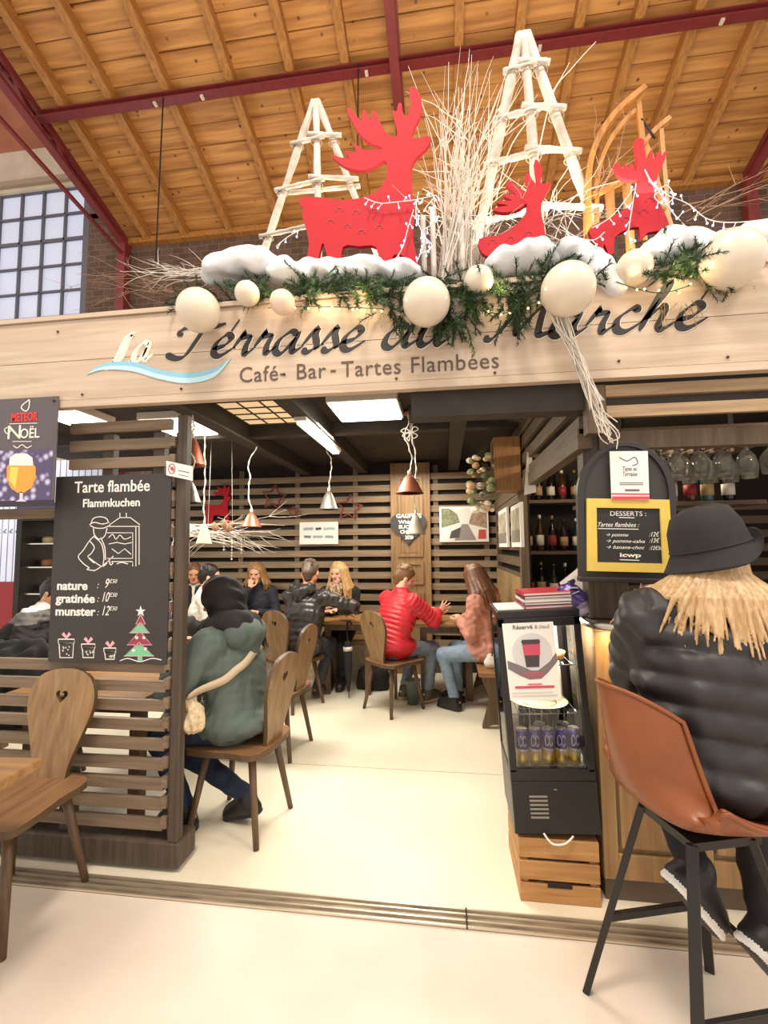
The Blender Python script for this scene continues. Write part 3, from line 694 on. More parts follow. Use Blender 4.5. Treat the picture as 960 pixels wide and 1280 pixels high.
# ------------------------------------------------------------------ sign board over the opening
SGY = 1.985
SIGN = wood('sign_boards', 'd0bca8', 'b8a28c', 'X', 0.55, 2.0, 0.1)
sg = thing('fascia_sign', 'long pale timber fascia board with the stall name painted in script', 'sign', (0, SGY, 2.2))
b = MB().box(-3.2, 2.4, 0, 0.045, 0.0, 0.035).box(-3.2, 2.4, 0.004, 0.045, 0.038, 0.235).box(-3.2, 2.4, 0.004, 0.045, 0.238, 0.445).box(-3.2, 2.4, -0.008, 0.06, 0.448, 0.47)
b.build('board', SIGN, sg)
for x, z in ((-2.32, 0.40), (-2.30, 0.03), (-1.75, 0.06), (-1.23, 0.40), (-1.23, 0.06), (-0.72, 0.10), (-0.2, 0.05), (0.23, 0.05), (0.74, 0.07), (1.16, 0.06), (-1.9, 0.39)):
    MB().lathe([(0.0, 0.0), (0.006, 0.0), (0.006, -0.003)], 8, 0, T(x, -0.002, z, R(90))).build('screw', mat('dark_screw', '4a4038', 0.4, 0.8), sg)
def SP(px, py):                       # point on the sign plane, local to the sign
    p = onY(px, py, SGY); return (p.x, p.z - 2.2)
INK = mat('sign_ink', '2e2a2c', 0.5); CREAM = mat('sign_cream', 'f4ead8', 0.5); BLUEP = mat('sign_blue', '8cc4de', 0.5); BLUEL = mat('sign_pale_blue', 'bfe2ee', 0.5)
ident = T(0, 0.002, 0)
# script letters: strokes drawn in a box of x-height 1, width per letter, slanted
GL = {
 'L': (1.25, [[(0.0, 0.25), (0.25, 0.1), (0.55, 0.5), (0.75, 1.6), (0.95, 2.0), (0.6, 1.9), (0.35, 0.8), (0.05, 0.05), (-0.25, 0.0), (0.2, 0.1), (0.7, -0.05), (1.2, 0.15)]]),
 'T': (1.35, [[(-0.15, 1.35), (-0.2, 1.75), (0.3, 2.0), (0.9, 1.8), (1.6, 2.05)], [(0.75, 1.85), (0.55, 1.0), (0.3, 0.15), (0.0, -0.05), (-0.35, 0.1), (-0.45, 0.35)]]),
 'a': (1.05, [[(0.75, 0.85), (0.45, 1.0), (0.08, 0.6), (0.05, 0.1), (0.35, 0.0), (0.72, 0.7)], [(0.82, 1.0), (0.68, 0.35), (0.78, 0.02), (1.1, 0.3)]]),
 'e': (0.85, [[(0.02, 0.35), (0.45, 0.5), (0.65, 0.85), (0.42, 1.02), (0.1, 0.6), (0.12, 0.12), (0.42, 0.0), (0.9, 0.4)]]),
 'r': (0.85, [[(0.0, 0.35), (0.3, 1.1), (0.28, 0.88), (0.62, 0.92)], [(0.62, 0.92), (0.5, 0.4), (0.58, 0.02), (0.9, 0.35)]]),
 's': (0.75, [[(0.0, 0.3), (0.38, 1.1), (0.42, 0.75), (0.55, 0.25), (0.3, -0.02), (0.05, 0.12)], [(0.5, 0.1), (0.8, 0.35)]]),
 'd': (1.05, [[(0.7, 0.85), (0.42, 1.0), (0.08, 0.6), (0.05, 0.1), (0.35, 0.0), (0.72, 0.7)], [(1.1, 2.0), (0.85, 1.2), (0.68, 0.35), (0.78, 0.02), (1.1, 0.3)]]),
 'u': (1.05, [[(0.0, 0.5), (0.2, 1.0), (0.1, 0.3), (0.25, 0.0), (0.55, 0.3), (0.78, 1.0)], [(0.78, 1.0), (0.66, 0.3), (0.76, 0.02), (1.08, 0.35)]]),
 'M': (1.85, [[(-0.25, 0.15), (0.0, 0.0), (0.3, 0.7), (0.6, 1.95)], [(0.6, 1.95), (0.7, 0.9), (0.72, 0.1)], [(0.72, 0.1), (1.1, 1.2), (1.45, 1.95)], [(1.45, 1.95), (1.42, 0.9), (1.5, 0.1), (1.9, 0.3)]]),
 'c': (0.8, [[(0.62, 0.8), (0.5, 1.02), (0.1, 0.6), (0.12, 0.12), (0.42, 0.0), (0.85, 0.4)]]),
 'h': (1.05, [[(0.0, 0.35), (0.5, 1.5), (0.55, 2.05), (0.38, 1.7), (0.15, 0.6), (0.02, 0.0)], [(0.12, 0.45), (0.5, 1.0), (0.62, 0.75), (0.55, 0.2), (0.7, 0.0), (1.08, 0.35)]]),
}
def script(word, px0, py0, px1, py1, xh, w, mats, accent=None, slant=0.30):
    SCR = dict(hi=[], ink=[], cream=[])
    a = Vector(SP(px0, py0)); c = Vector(SP(px1, py1)); tot = sum(GL[ch][0] for ch in word)
    sx = (c - a).length / tot; d = (c - a).normalized(); x = 0.0
    for ch in word:
        wd, sts = GL[ch]
        for st in sts:
            pts = []
            for (u, v) in st:
                if ch in 'LTM': v *= 0.78
                q = a + d * ((x + u) * sx + slant * v * xh); pts.append((q.x, q.y + v * xh))
            mb = MB(); nib(mb, [(p[0] + 0.0022, p[1] - 0.0022) for p in pts], w * 1.12, T(0, 0.0035, 0), 0, 0.001); SCR['hi'].append(mb)
            mb = MB(); nib(mb, pts, w, T(0, 0.002, 0), 0, 0.002); SCR[mats].append(mb)
        x += wd
    if accent is not None:
        i = accent; x = sum(GL[ch][0] for ch in word[:i]); q = a + d * ((x + 0.55) * sx + slant * 1.25 * xh)
        mb = MB(); nib(mb, [(q.x, q.y + 1.2 * xh), (q.x + 0.10 * xh + 0.03, q.y + 1.75 * xh)], w * 0.8, T(0, 0.002, 0), 0, 0.002); SCR[mats].append(mb)
    m = MB()
    for k in SCR['hi'] + SCR['cream']: m.add(k.v, k.f, 0)
    for k in SCR['ink']: m.add(k.v, k.f, 1)
    m.build('lettering', [CREAM, INK], sg)
def merge(lst):
    m = MB()
    for k in lst: m.add(k.v, k.f)
    return m
script('La', 137, 458, 188, 449, 0.090, 0.032, 'cream', None, 0.2)
script('Terrasse', 222, 447, 452, 436, 0.098, 0.039, 'ink', 1)
script('du', 478, 434, 560, 430, 0.098, 0.039, 'ink')
script('Marche', 614, 424, 880, 408, 0.098, 0.039, 'ink', 5)
sw = MB()
up = [(108, 468), (128, 455), (165, 452), (200, 462), (235, 466), (268, 460), (289, 447)]; lo_ = [(108, 468), (130, 462), (165, 464), (200, 474), (235, 479), (268, 471), (289, 447)]
pu_ = c2([SP(*p) for p in up], 5); pl_ = c2([SP(*p) for p in lo_], 5); pm_ = [((a[0] + b_[0]) / 2, (a[1] + b_[1]) / 2) for a, b_ in zip(pu_, pl_)]
_ribbon(sw, pu_, pm_, T(0, 0.002, 0), 0, 0.0025); _ribbon(sw, pm_, pl_, T(0, 0.002, 0), 1, 0.0025)
sw.build('swoosh', [BLUEP, BLUEL], sg)
def serif_text(mb, s, px, py, size, mtxx=None):
    a = SP(px, py); text_mesh(mb, s, size, T(a[0], 0.002, a[1]), 0, 0.0, 0, space=1.06, xs=0.95)
for s, px, py in (('Café', 298, 478), ('-', 349, 474), ('Bar', 369, 474), ('-', 412, 470), ('Tartes', 426, 471), ('Flambées', 512, 466)): tm = MB(); serif_text(tm, s, px, py, 0.105); tm.build('lettering', mat('sign_brown', '5a4a40', 0.55), sg)
# ================================================================== FRONT OF THE STALL
PY = 2.10
def PP(px, py, Y=PY): p = onY(px, py, Y); return p
sp = thing('slatted_partition', 'low slatted timber partition below the big menu chalkboard', 'partition', (0, PY, 0))
b = MB(); slats_x(b, -3.4, -1.343, 0.012, 0.16, 0.955, 0.0905, 0.052, 0.024); b.build('slat_panel', DKW, sp)
MB().box(-3.4, -1.25, -0.01, 0.14, 0.02, 0.135, bev=0.01).build('base_beam', DKP, sp)
for x in (-3.35, -2.45, -1.87): MB().box(x - 0.035, x + 0.035, 0.026, 0.07, 0.13, 0.96).build('stud', DKP, sp)
MB().box(-1.312, -1.262, -0.006, 0.044, 0.135, 2.17, bev=0.004).build('corner_post', DKP, sp)
b = MB(); z = 0.2
while z < 2.05: b.box(-1.342, -1.315, -0.018, 0.035, z, z + 0.05); z += 0.0905
b.build('slat_end', DKW, sp)
MB().box(-1.342, -1.315, 0.036, 0.062, 0.135, 2.09).build('inner_post', DKP, sp)
us = thing('slatted_screen', 'upper slatted timber screen between the fascia and the menu chalkboard', 'partition', (0, PY, 0))
b = MB(); slats_x(b, -1.90, -1.343, 0.0, 1.83, 2.15, 0.0935, 0.053, 0.024); b.build('slat_panel', DKW, us)
for x in (-1.70, -1.42): MB().box(x - 0.03, x + 0.03, 0.012, 0.05, 1.80, 2.09).build('stud', DKP, us)
bar_ = MB().box(-3.4, -1.80, PY - 0.01, PY + 0.06, 1.665, 1.715, bev=0.004).build('cross_rail', DKW)
tag(bar_, 'horizontal timber rail running under the beer poster', 'rail')

# menu chalkboard
M_slate = mat('chalkboard', '3b3735', 0.55, noise=0.10, nscale=3); M_chalk = mat('chalk_white', 'f2ece6', 0.7)
M_cred = mat('chalk_red', '9a4450', 0.7); M_cgrn = mat('chalk_green', '7fc49a', 0.7); M_cpink = mat('chalk_pink', 'e6b0bc', 0.7)
CBY = 2.075
cb = thing('menu_chalkboard', 'tall menu chalkboard listing tarte flambée prices with a chalk Christmas tree', 'chalkboard', (0, CBY, 0))
tl, br = onY(70, 596, CBY), onY(208, 831, CBY)
MB().box(tl.x, br.x, 0, 0.012, br.z, tl.z, bev=0.002).build('board', M_slate, cb)
def CP(px, py): p = onY(px, py, CBY); return (p.x, p.z)
def words(mb, s, px0, py0, px1, h, mi=0, bold=0.0, shear=0, Pf=None, y=-0.0005, size=None):
    """text whose baseline starts at a pixel and ends at px1, capital height h pixels"""
    Pf = Pf or CP; a = Pf(px0, py0); c = Pf(px1, py0); t = Pf(px0, py0 - h); sz = (t[1] - a[1]) / 0.70
    text_mesh(mb, s, sz, T(a[0], y, a[1]), mi, bold * sz, shear, thick=0.001, fit=c[0] - a[0])
def pstroke(mb, pts, w, mi=0, Pf=None, y=0.0, smooth=True, closed=False, thick=0.0012): stroke(mb, [(Pf or CP)(*p) for p in pts], w, T(0, y, 0), mi, thick, 5, smooth, closed)
def pfill(mb, pts, mi, Pf=None, y=0.0, thick=0.001): mb.poly([(Pf or CP)(*p) for p in pts], thick, T(0, y, 0), (), mi)
for s_, x0, y0, x1, h_, b_ in (('Tarte flambée', 93, 616, 187, 14, 0.012), ('Flammkuchen', 103, 634, 174, 10, 0.02), ('nature', 71, 737, 109, 10.5, 0.03), ('gratinée', 70, 753, 119, 10.5, 0.03), ('munster', 69, 769, 119, 10.5, 0.03)):
    L = MB(); words(L, s_, x0, y0, x1, h_, bold=b_); L.build('lettering', M_chalk, cb)
for (y0, a) in ((735, '9'), (752, '10'), (769, '12')):
    L = MB(); words(L, ':', 121, y0, 123, 8, 0, 0.0, 0.3); words(L, a, 126 if a != '9' else 130, y0, 135, 12, 0, 0, 0.35); words(L, '€50', 136, y0 - 6, 146, 5, 0, 0.0, 0.3); L.build('price', M_chalk, cb)
D = MB(); w = 0.0042
for pts in ([(112, 656), (118, 653), (128, 655), (137, 653)], [(114, 654), (117, 648), (125, 646), (133, 648), (136, 654)], [(113, 657), (120, 660), (130, 660), (138, 656)],
            [(117, 660), (118, 668), (124, 674), (131, 670), (134, 660)], [(118, 670), (112, 676), (104, 688), (98, 696), (104, 704), (112, 710)], [(112, 676), (118, 684), (114, 692), (110, 696), (118, 704)], [(118, 671), (127, 680), (130, 695), (129, 706)],
            [(110, 696), (119, 703), (128, 708), (134, 704)], [(112, 710), (109, 712), (118, 713)], [(117, 714), (130, 706), (142, 695)], [(126, 672), (131, 684), (132, 700)]): pstroke(D, pts, w)
for pts in ([(137, 656), (150, 647), (163, 647), (175, 656)], [(136, 658), (175, 658)], [(170, 659), (170, 708)], [(174, 658), (174, 706)], [(134, 666), (166, 666), (166, 698), (134, 698)], [(150, 641), (150, 647)], [(158, 641), (158, 647)], [(134, 702), (166, 702), (166, 708)],
            [(136, 672), (141, 668), (145, 674), (150, 669), (156, 674), (164, 671)], [(136, 680), (146, 678), (156, 680), (166, 678)], [(140, 686), (148, 692), (156, 686), (164, 693)]): pstroke(D, pts, w * 0.85, smooth=len(pts) > 4 and pts[0][1] > 668)
pstroke(D, [(137, 704), (139, 702), (141, 704), (139, 706)], w, closed=True); pstroke(D, [(146, 705), (152, 703), (160, 705)], w)
D.build('chalk_drawing', M_chalk, cb)
D = MB()
for pts, mi in ([(176, 768), (170, 780), (182, 780)], 1), ([(176, 778), (162, 791), (187, 791)], 2), ([(175, 789), (159, 806), (190, 806)], 1), ([(174, 803), (155, 820), (193, 820)], 2): pfill(D, pts, mi); pstroke(D, pts + [pts[0]], 0.004, 3, y=-0.001, smooth=False)
for q in ((171, 797), (180, 797), (167, 813), (182, 811)): pfill(D, [(q[0] + 2 * math.cos(a), q[1] + 2 * math.sin(a)) for a in np.linspace(0, 6.28, 9)[:-1]], 0, y=-0.001)
pfill(D, [(176, 757), (177.5, 762), (182, 762), (178.5, 765), (180, 770), (176, 767), (172, 770), (173.5, 765), (170, 762), (174.5, 762)], 0, y=-0.001)
pfill(D, [(172, 820), (178, 820), (178, 826), (172, 826)], 2); pstroke(D, [(150, 826), (160, 823), (175, 827), (190, 823), (202, 825)], 0.004, 0)
D.build('tree_drawing', [M_chalk, M_cred, M_cgrn, M_cpink], cb)
for (x0, y0, x1, y1) in ((73, 799, 93, 822), (102, 805, 119, 822), (130, 810, 145, 824)):
    D = MB(); pstroke(D, [(x0 + 1, y0 + 5), (x1 - 1, y0 + 5), (x1 - 2, y1), (x0 + 2, y1), (x0 + 1, y0 + 5)], 0.005, smooth=False); pstroke(D, [(x0, y0), (x1, y0), (x1, y0 + 5), (x0, y0 + 5), (x0, y0)], 0.005, smooth=False)
    xm = (x0 + x1) / 2; pfill(D, [(xm, y0), (xm - 6, y0 - 6), (xm - 3, y0 - 9), (xm, y0 - 4), (xm + 3, y0 - 9), (xm + 6, y0 - 6)], 1)
    for k in range(9): qx, qy = rng.uniform(x0 + 4, x1 - 3), rng.uniform(y0 + 8, y1 - 3); pfill(D, [(qx, qy), (qx + 2, qy), (qx + 1, qy + 2)], 0)
    D.build('gift_drawing', [M_chalk, M_cpink], cb)

# beer poster on the left of the chalkboard
PSY = 1.972
pst = thing('beer_poster', 'dark Christmas beer poster with a full glass on a purple background', 'poster', (0, PSY, 0))
def pp(px, py): p = onY(px, py, PSY); return (p.x, p.z)
a, c = pp(74, 495), pp(74, 632)
def bokeh():
    m = mat('poster_bokeh', '6a5a86', 0.5); nt = m.node_tree; b_ = nt.nodes['Principled BSDF']; v = nt.nodes.new('ShaderNodeTexVoronoi'); v.inputs['Scale'].default_value = 26
    tc = [n for n in nt.nodes if n.type == 'TEX_COORD'][0]; nt.links.new(tc.outputs['Object'], v.inputs['Vector']); r = nt.nodes.new('ShaderNodeValToRGB')
    r.color_ramp.elements[0].color = srgb('d8cdf0'); r.color_ramp.elements[1].color = srgb('554a70'); r.color_ramp.elements[0].position = 0.1; r.color_ramp.elements[1].position = 0.5
    nt.links.new(v.outputs['Distance'], r.inputs['Fac']); nt.links.new(r.outputs['Color'], b_.inputs['Base Color']); return m
b = MB().box(-2.55, a[0] - 0.002, 0, 0.004, c[1], a[1], 0); zz = pp(40, 562)[1]; b.box(-2.55, a[0] - 0.02, -0.001, 0, c[1] + 0.03, zz, 1)
b.box(-2.55, a[0] - 0.002, -0.0015, 0, c[1], c[1] + 0.028, 2)
b.build('sheet', [mat('poster_grey', '5c555a', 0.45, noise=0.08, nscale=4), bokeh(), mat('poster_dark', '2f2836', 0.5)], pst)
b = MB()
for q in ((68, 501), (-60, 503)): x, z = pp(*q); b.ball((x, -0.004, z), 0.006)
b.build('screw', mat('dark_screw', '4a4038', 0.4, 0.8), pst)
G = MB()
pfill(G, [(9, 584), (14, 578), (40, 578), (45, 584), (45, 598), (40, 610), (30, 616), (22, 616), (14, 610), (9, 598)], 0, pp, -0.002); pfill(G, [(12, 582), (13, 572), (20, 567), (34, 567), (41, 572), (42, 582)], 1, pp, -0.0025)
pfill(G, [(25, 615), (29, 615), (29, 624), (34, 627), (20, 627), (25, 624)], 2, pp, -0.002); pfill(G, [(12, 600), (14, 584), (24, 584), (20, 611)], 3, pp, -0.0032)
G.build('glass_picture', [mat('beer_amber', 'e8a040', 0.4), mat('beer_foam', 'f6eee4', 0.6), mat('glass_white', 'd8d0e0', 0.3), mat('beer_light', 'f4d060', 0.4)], pst)
G = MB(); words(G, 'METEOR', 14, 527, 47, 10, 0, 0.035, 0, pp, -0.002); G.build('lettering', mat('poster_red', 'e03a3c', 0.5), pst)
G = MB(); words(G, 'N', 8, 549, 24, 17, 0, 0.0, 0.0, pp, -0.002); words(G, 'OËL', 25, 548, 49, 12, 0, 0.01, 0, pp, -0.002); pstroke(G, [(12, 530), (47, 529)], 0.003, 0, pp, -0.001); pstroke(G, [(16, 552), (40, 552)], 0.003, 0, pp, -0.001)
pstroke(G, [(17, 557), (22, 560), (28, 556), (34, 560), (40, 557)], 0.004, 0, pp, -0.001); pstroke(G, [(10, 534), (6, 537), (9, 542), (15, 538)], 0.004, 0, pp, -0.001)
pstroke(G, [(30, 513), (27, 510), (29, 506), (34, 502), (37, 500), (37, 506), (36, 511), (33, 514)], 0.005, 0, pp, -0.001, closed=True); G.build('lettering', mat('poster_cream', 'f4ecdc', 0.5), pst)
# small no-dogs notice on the corner post
nt_ = thing('notice', 'small white no-dogs notice fixed to the corner post', 'notice', (0, 2.070, 0))
def np_(px, py): p = onY(px, py, 2.070); return (p.x, p.z)
M_paper = mat('paper', 'f4efe6', 0.6); M_ink = mat('print_grey', '6a6470', 0.6)
G = MB(); G.poly([np_(208, 576), np_(241, 583), np_(241, 601), np_(208, 594)], 0.003); G.build('card', M_paper, nt_)
G = MB(); pstroke(G, [(215 + 4 * math.cos(t), 586 + 6 * math.sin(t)) for t in np.linspace(0, 6.28, 13)[:-1]], 0.004, 0, np_, -0.0016, closed=True); pstroke(G, [(212, 582), (218, 590)], 0.004, 0, np_, -0.0016); pfill(G, [(213, 587), (216, 583), (218, 587), (216, 588)], 1, np_, -0.002)
pstroke(G, [(223, 588), (237, 591)], 0.004, 1, np_, -0.0016); pstroke(G, [(223, 593), (236, 596)], 0.003, 1, np_, -0.0016); G.build('symbol', [mat('sign_red', 'c03030', 0.5), M_ink], nt_)

# ------------------------------------------------------------------ heart-back chairs
CHW = wood('chair_oak', 'a08058', '7c5e3e', 'Z', 0.42, 2.2); CHS = wood('chair_seat_oak', '9c7450', '7a583c', 'Y', 0.4, 2.2); CHL = wood('chair_leg_oak', '6e553c', '533f2c', 'Z', 0.45)
CHD = mat('chair_edge', '5c4630', 0.5)
def heart_pts(s, n=18):
    return [(s * 16 * math.sin(t) ** 3 / 16, s * (13 * math.cos(t) - 5 * math.cos(2 * t) - 2 * math.cos(3 * t) - math.cos(4 * t)) / 16) for t in np.linspace(0, 2 * math.pi, n + 1)[:-1]]
def make_chair(label):
    t = thing('heart_back_chair', label, 'chair', (0, 0, 0), 0, 'wooden heart-back chairs')
    seat = c2([(-0.175, -0.20), (0.175, -0.20), (0.205, -0.02), (0.215, 0.17), (0.16, 0.215), (-0.16, 0.215), (-0.215, 0.17), (-0.205, -0.02)], 4, True)
    MB().poly(seat, 0.030, T(0, 0, 0.440, R(90))  @ Matrix.Scale(-1, 4, (0, 0, 1)) if False else Matrix(((1, 0, 0, 0), (0, 0, 1, 0), (0, 1, 0, 0.440), (0, 0, 0, 1))), side_mi=1).build('seat', [CHS, CHD], t)
    half = [(0.085, -0.03), (0.095, 0.06), (0.135, 0.18), (0.172, 0.30), (0.165, 0.39), (0.115, 0.455), (0.0, 0.48)]
    out = half + [(-a, b_) for a, b_ in half[::-1][1:]]; out = c2(out, 4)
    hp = [(x, z + 0.355) for x, z in heart_pts(0.032)]
    o = MB().poly(out, 0.022, T(0, -0.182, 0.452, R(10)), [hp], 0, 1).build('backrest', [CHW, CHD], t)
    for sx, sy in ((-1, 1), (1, 1), (-1, -1), (1, -1)):
        MB().tube([(sx * 0.125, sy * 0.13, 0.43), (sx * 0.192, sy * 0.20, 0.0)], [0.021, 0.015], 8).build('leg', CHL, t)
    MB().box(-0.13, 0.13, -0.145, -0.10, 0.405, 0.426).box(-0.13, 0.13, 0.10, 0.145, 0.405, 0.426).build('batten', CHL, t)
    return t
ch0 = make_chair('heart-back chair with an empty seat in front of the slatted partition'); ch0.location = (-1.835, 1.80, 0); ch0.rotation_euler = (0, 0, R(180))
dup(ch0, (-1.135, 2.51, 0), R(83), 'heart-back chair under the person in the green coat')
dup(ch0, (-1.28, 3.42, 0), R(84), 'heart-back chair behind the green coat, its backrest seen edge on')
dup(ch0, (-1.46, 4.36, 0), R(-28), 'heart-back chair under the man in the black leather jacket')
dup(ch0, (-0.50, 4.36, 0), R(-42), 'heart-back chair under the man in the red jacket')

# table corner at the picture's edge, tables inside
TBW = wood('table_oak', 'b08654', '8a6238', 'X', 0.35, 2.0)
def table(label, loc, rz, w, d, h=0.75, th=0.035, group='wooden tables', ped=False):
    t = thing('wooden_table', label, 'table', loc, rz, group)
    MB().box(-w / 2, w / 2, -d / 2, d / 2, h - th, h, bev=0.006).build('tabletop', TBW, t)
    MB().box(-w / 2 + 0.07, w / 2 - 0.07, -d / 2 + 0.07, d / 2 - 0.07, h - th - (0.03 if ped else 0.07), h - th).build('apron', CHL, t)
    if ped:
        MB().lathe([(0.22, 0), (0.22, 0.02), (0.04, 0.05), (0.035, 0.6), (0.12, h - th)], 20).build('pedestal', CHL, t); return t
    for sx in (-1, 1):
        for sy in (-1, 1): MB().bar((sx * (w / 2 - 0.09), sy * (d / 2 - 0.09), h - th), (sx * (w / 2 - 0.09), sy * (d / 2 - 0.09), 0), 0.06, 0.06, up=(0, 1, 0)).build('leg', CHL, t)
    return t
q = onZ(53, 952, 0.75); TQ = q
table('wooden table whose corner meets the empty heart-back chair', (q.x - 0.58, q.y - 0.36, 0), R(3), 1.15, 0.72, ped=True)
table('small wooden table between the red jacket and the pink jacket', (-0.02, 4.86, 0), R(4), 0.62, 0.60)
table('small wooden table under the outstretched leather sleeve', (-1.02, 4.92, 0), R(2), 0.60, 0.55)
table('wooden table in front of the white-shirted man and the green coat', (-1.92, 2.95, 0), R(0), 0.80, 1.5)
table('white-topped table end seen past the beer poster', (-3.75, 2.95, 0), R(0), 0.9, 0.7)
be = thing('wooden_bench', 'light wooden bench with a shaped leg under the person in the pink jacket', 'bench', (0.42, 4.35, 0), 0)
MB().box(-0.16, 0.14, -0.42, 0.85, 0.42, 0.455, bev=0.006).build('seat', TBW, be)
for y in (-0.36, 0.75): MB().poly(c2([(-0.13, 0), (-0.05, 0.03), (0.05, 0.03), (0.13, 0), (0.10, 0.12), (0.07, 0.25), (0.12, 0.42), (-0.12, 0.42), (-0.07, 0.25), (-0.10, 0.12)], 3, True), 0.04, T(-0.01, y, 0.0)).build('leg', CHL, be)
be = thing('wall_bench', 'long bench against the slatted back wall behind the far tables', 'bench', (-1.9, 5.33, 0), 0)
MB().box(-1.5, 1.05, -0.20, 0.22, 0.41, 0.45).build('seat', TBW, be); MB().box(-1.48, 1.03, -0.16, 0.2, 0, 0.41).build('plinth', mat('stone_plinth', 'c8b496', 0.8, noise=0.25, nscale=22, bump=0.3, bscale=25), be)
# ================================================================== BAR SIDE
BARW = wood('bar_oak', 'a8845a', '84643e', 'Z', 0.4, 2.0); BARD = wood('bar_oak_dark', '8a7154', '6d5840', 'Z', 0.5, 2.0); M_steel = mat('steel_edge', 'c8c2b8', 0.25, 0.9, nscale=20, noise=0.08)
M_blk = mat('black_plastic', '1c1a1a', 0.35); M_blkm = mat('black_metal', '2a2725', 0.38, 0.3)
bar = thing('bar_counter', 'oak panelled bar counter with a metal-edged rounded top', 'bar counter', (0.64, 2.14, 0))
MB().box(0.0, 1.7, 0.02, 0.5, 0.10, 1.13).build('carcass', BARD, bar)
MB().box(0.01, 1.7, 0.03, 0.5, 0.0, 0.10).build('plinth', mat('plinth_dark', '5c4c3c', 0.6), bar)
for i, (x0, x1) in enumerate(((0.0, 0.36), (0.37, 0.86), (0.87, 1.36))):
    b = MB(); b.box(x0, x0 + 0.06, 0, 0.022, 0.10, 1.12, bev=0.003).box(x1 - 0.06, x1, 0, 0.022, 0.10, 1.12, bev=0.003)
    for z0, z1 in ((0.10, 0.20), (0.60, 0.68), (1.04, 1.12)): b.box(x0 + 0.06, x1 - 0.06, 0, 0.020, z0, z1, bev=0.003)
    b.build('frame', BARW, bar)
    for z0, z1 in ((0.22, 0.58), (0.70, 1.02)): MB().box(x0 + 0.075, x1 - 0.075, 0.004, 0.02, z0, z1, bev=0.008).build('panel', BARW, bar)
top = [(-0.015, 0.42), (-0.02, 0.2), (-0.01, 0.02), (0.04, -0.06), (0.14, -0.10), (0.4, -0.11), (1.7, -0.11), (1.7, 0.5), (-0.015, 0.5)]
topc = c2(top[:6], 5) + top[6:]
flat = Matrix(((1, 0, 0, 0), (0, 0, 1, 0), (0, 1, 0, 0), (0, 0, 0, 1)))
MB().poly(topc, 0.035, T(0, 0, 1.155) @ flat).build('worktop', wood('bar_top', '6a5038', '4c3826', 'X', 0.3), bar)
b = MB(); ed = [Vector((x, y, 1.155)) for x, y in topc[:-2]]; b.tube(ed, 0.021, 8); b.build('metal_edge', M_steel, bar)
post = MB().box(0.63, 0.80, 2.16, 2.25, 1.175, 2.09, bev=0.004).build('timber_post', DKP); tag(post, 'plank-clad timber post standing on the bar behind the dessert board', 'post')
rs = thing('slatted_transom', 'slatted timber screen over the bar beneath the fascia board', 'partition', (0, 2.05, 0))
b = MB()
for z0 in (2.135, 2.045): b.box(0.70, 2.4, -0.015, 0.01, z0, z0 + 0.050)
b.build('slat_panel', LTW, rs)
MB().box(0.62, 0.70, -0.01, 0.05, 1.98, 2.19).build('end_stud', DKWZ, rs)
MB().box(0.70, 2.4, 0.10, 0.16, 1.93, 2.01).build('rear_rail', DKWZ, rs)

# arched dessert board
AB = thing('dessert_board', 'black arched dessert board with a yellow framed chalk menu', 'chalkboard', (0.728, 1.965, 1.365), 0); AB.rotation_euler = (0, R(1.6), 0)
arch = [(-0.185, 0.0), (0.185, 0.0), (0.19, 0.34)] + [(0.19 * math.cos(a), 0.34 + 0.215 * math.sin(a)) for a in np.linspace(0.15, math.pi - 0.15, 16)] + [(-0.19, 0.34)]
ins = [(x * 0.86, 0.025 + z * 0.93) for x, z in arch]
MB().poly(arch, 0.026, T(0, 0.02, 0), [ins]).build('frame', mat('board_frame', '312c2a', 0.35), AB)
MB().poly(ins, 0.012, T(0, 0.026, 0)).build('board', mat('board_black', '3a3634', 0.5), AB)
MB().box(-0.188, 0.188, -0.006, 0.04, -0.018, 0.002, bev=0.004).build('ledge', mat('board_frame', '312c2a', 0.35), AB)
YM = mat('yellow_frame', 'e4c45c', 0.5, noise=0.08, nscale=10)
outr = [(-0.158, 0.026), (0.168, 0.026), (0.160, 0.318), (-0.155, 0.322)]; inr = [(-0.118, 0.062), (0.130, 0.062), (0.124, 0.282), (-0.118, 0.284)]
AM = thing('framed_menu', 'yellow framed small slate listing desserts, fixed on the arched board', 'menu', (0.728, 1.965, 1.365)); AM.rotation_euler = (0, R(1.6), 0)
MB().poly(outr, 0.014, T(0, 0.004, 0), [inr]).build('frame', YM, AM); MB().poly([(x * 1.02, z) for x, z in inr], 0.006, T(0, 0.009, 0)).build('slate', mat('slate_dark', '2e2c2b', 0.55), AM)
def tx(mb, s, x, z, h, x1, mi=0, bold=0.0, shear=0.0): text_mesh(mb, s, h / 0.7, T(x, 0.0055, z), mi, bold * h, shear, thick=0.001, fit=x1 - x)
L = MB(); tx(L, 'DESSERTS :', -0.065, 0.252, 0.019, 0.072)
tx(L, 'Tartes flambées :', -0.116, 0.207, 0.018, 0.042, shear=0.35); tx(L, '→ pomme', -0.085, 0.168, 0.014, 0.0, shear=0.4); tx(L, ':12€', 0.083, 0.170, 0.018, 0.122, shear=0.3)
tx(L, '→ pomme-calva', -0.085, 0.143, 0.014, 0.062, shear=0.4); tx(L, ':13€', 0.083, 0.145, 0.018, 0.122, shear=0.3); tx(L, '→ banane-choc', -0.085, 0.118, 0.014, 0.06, shear=0.4); tx(L, ':12€50', 0.083, 0.116, 0.016, 0.132, shear=0.3)
tx(L, 'icwp', -0.03, 0.086, 0.016, 0.05, bold=0.04)
for x0, x1, z in ((-0.03, 0.03, 0.245), (-0.112, 0.044, 0.199), (-0.03, 0.045, 0.074)): stroke(L, [(x0, z), (x1, z - 0.001)], 0.003, T(0, 0.006, 0), 0, 0.001)
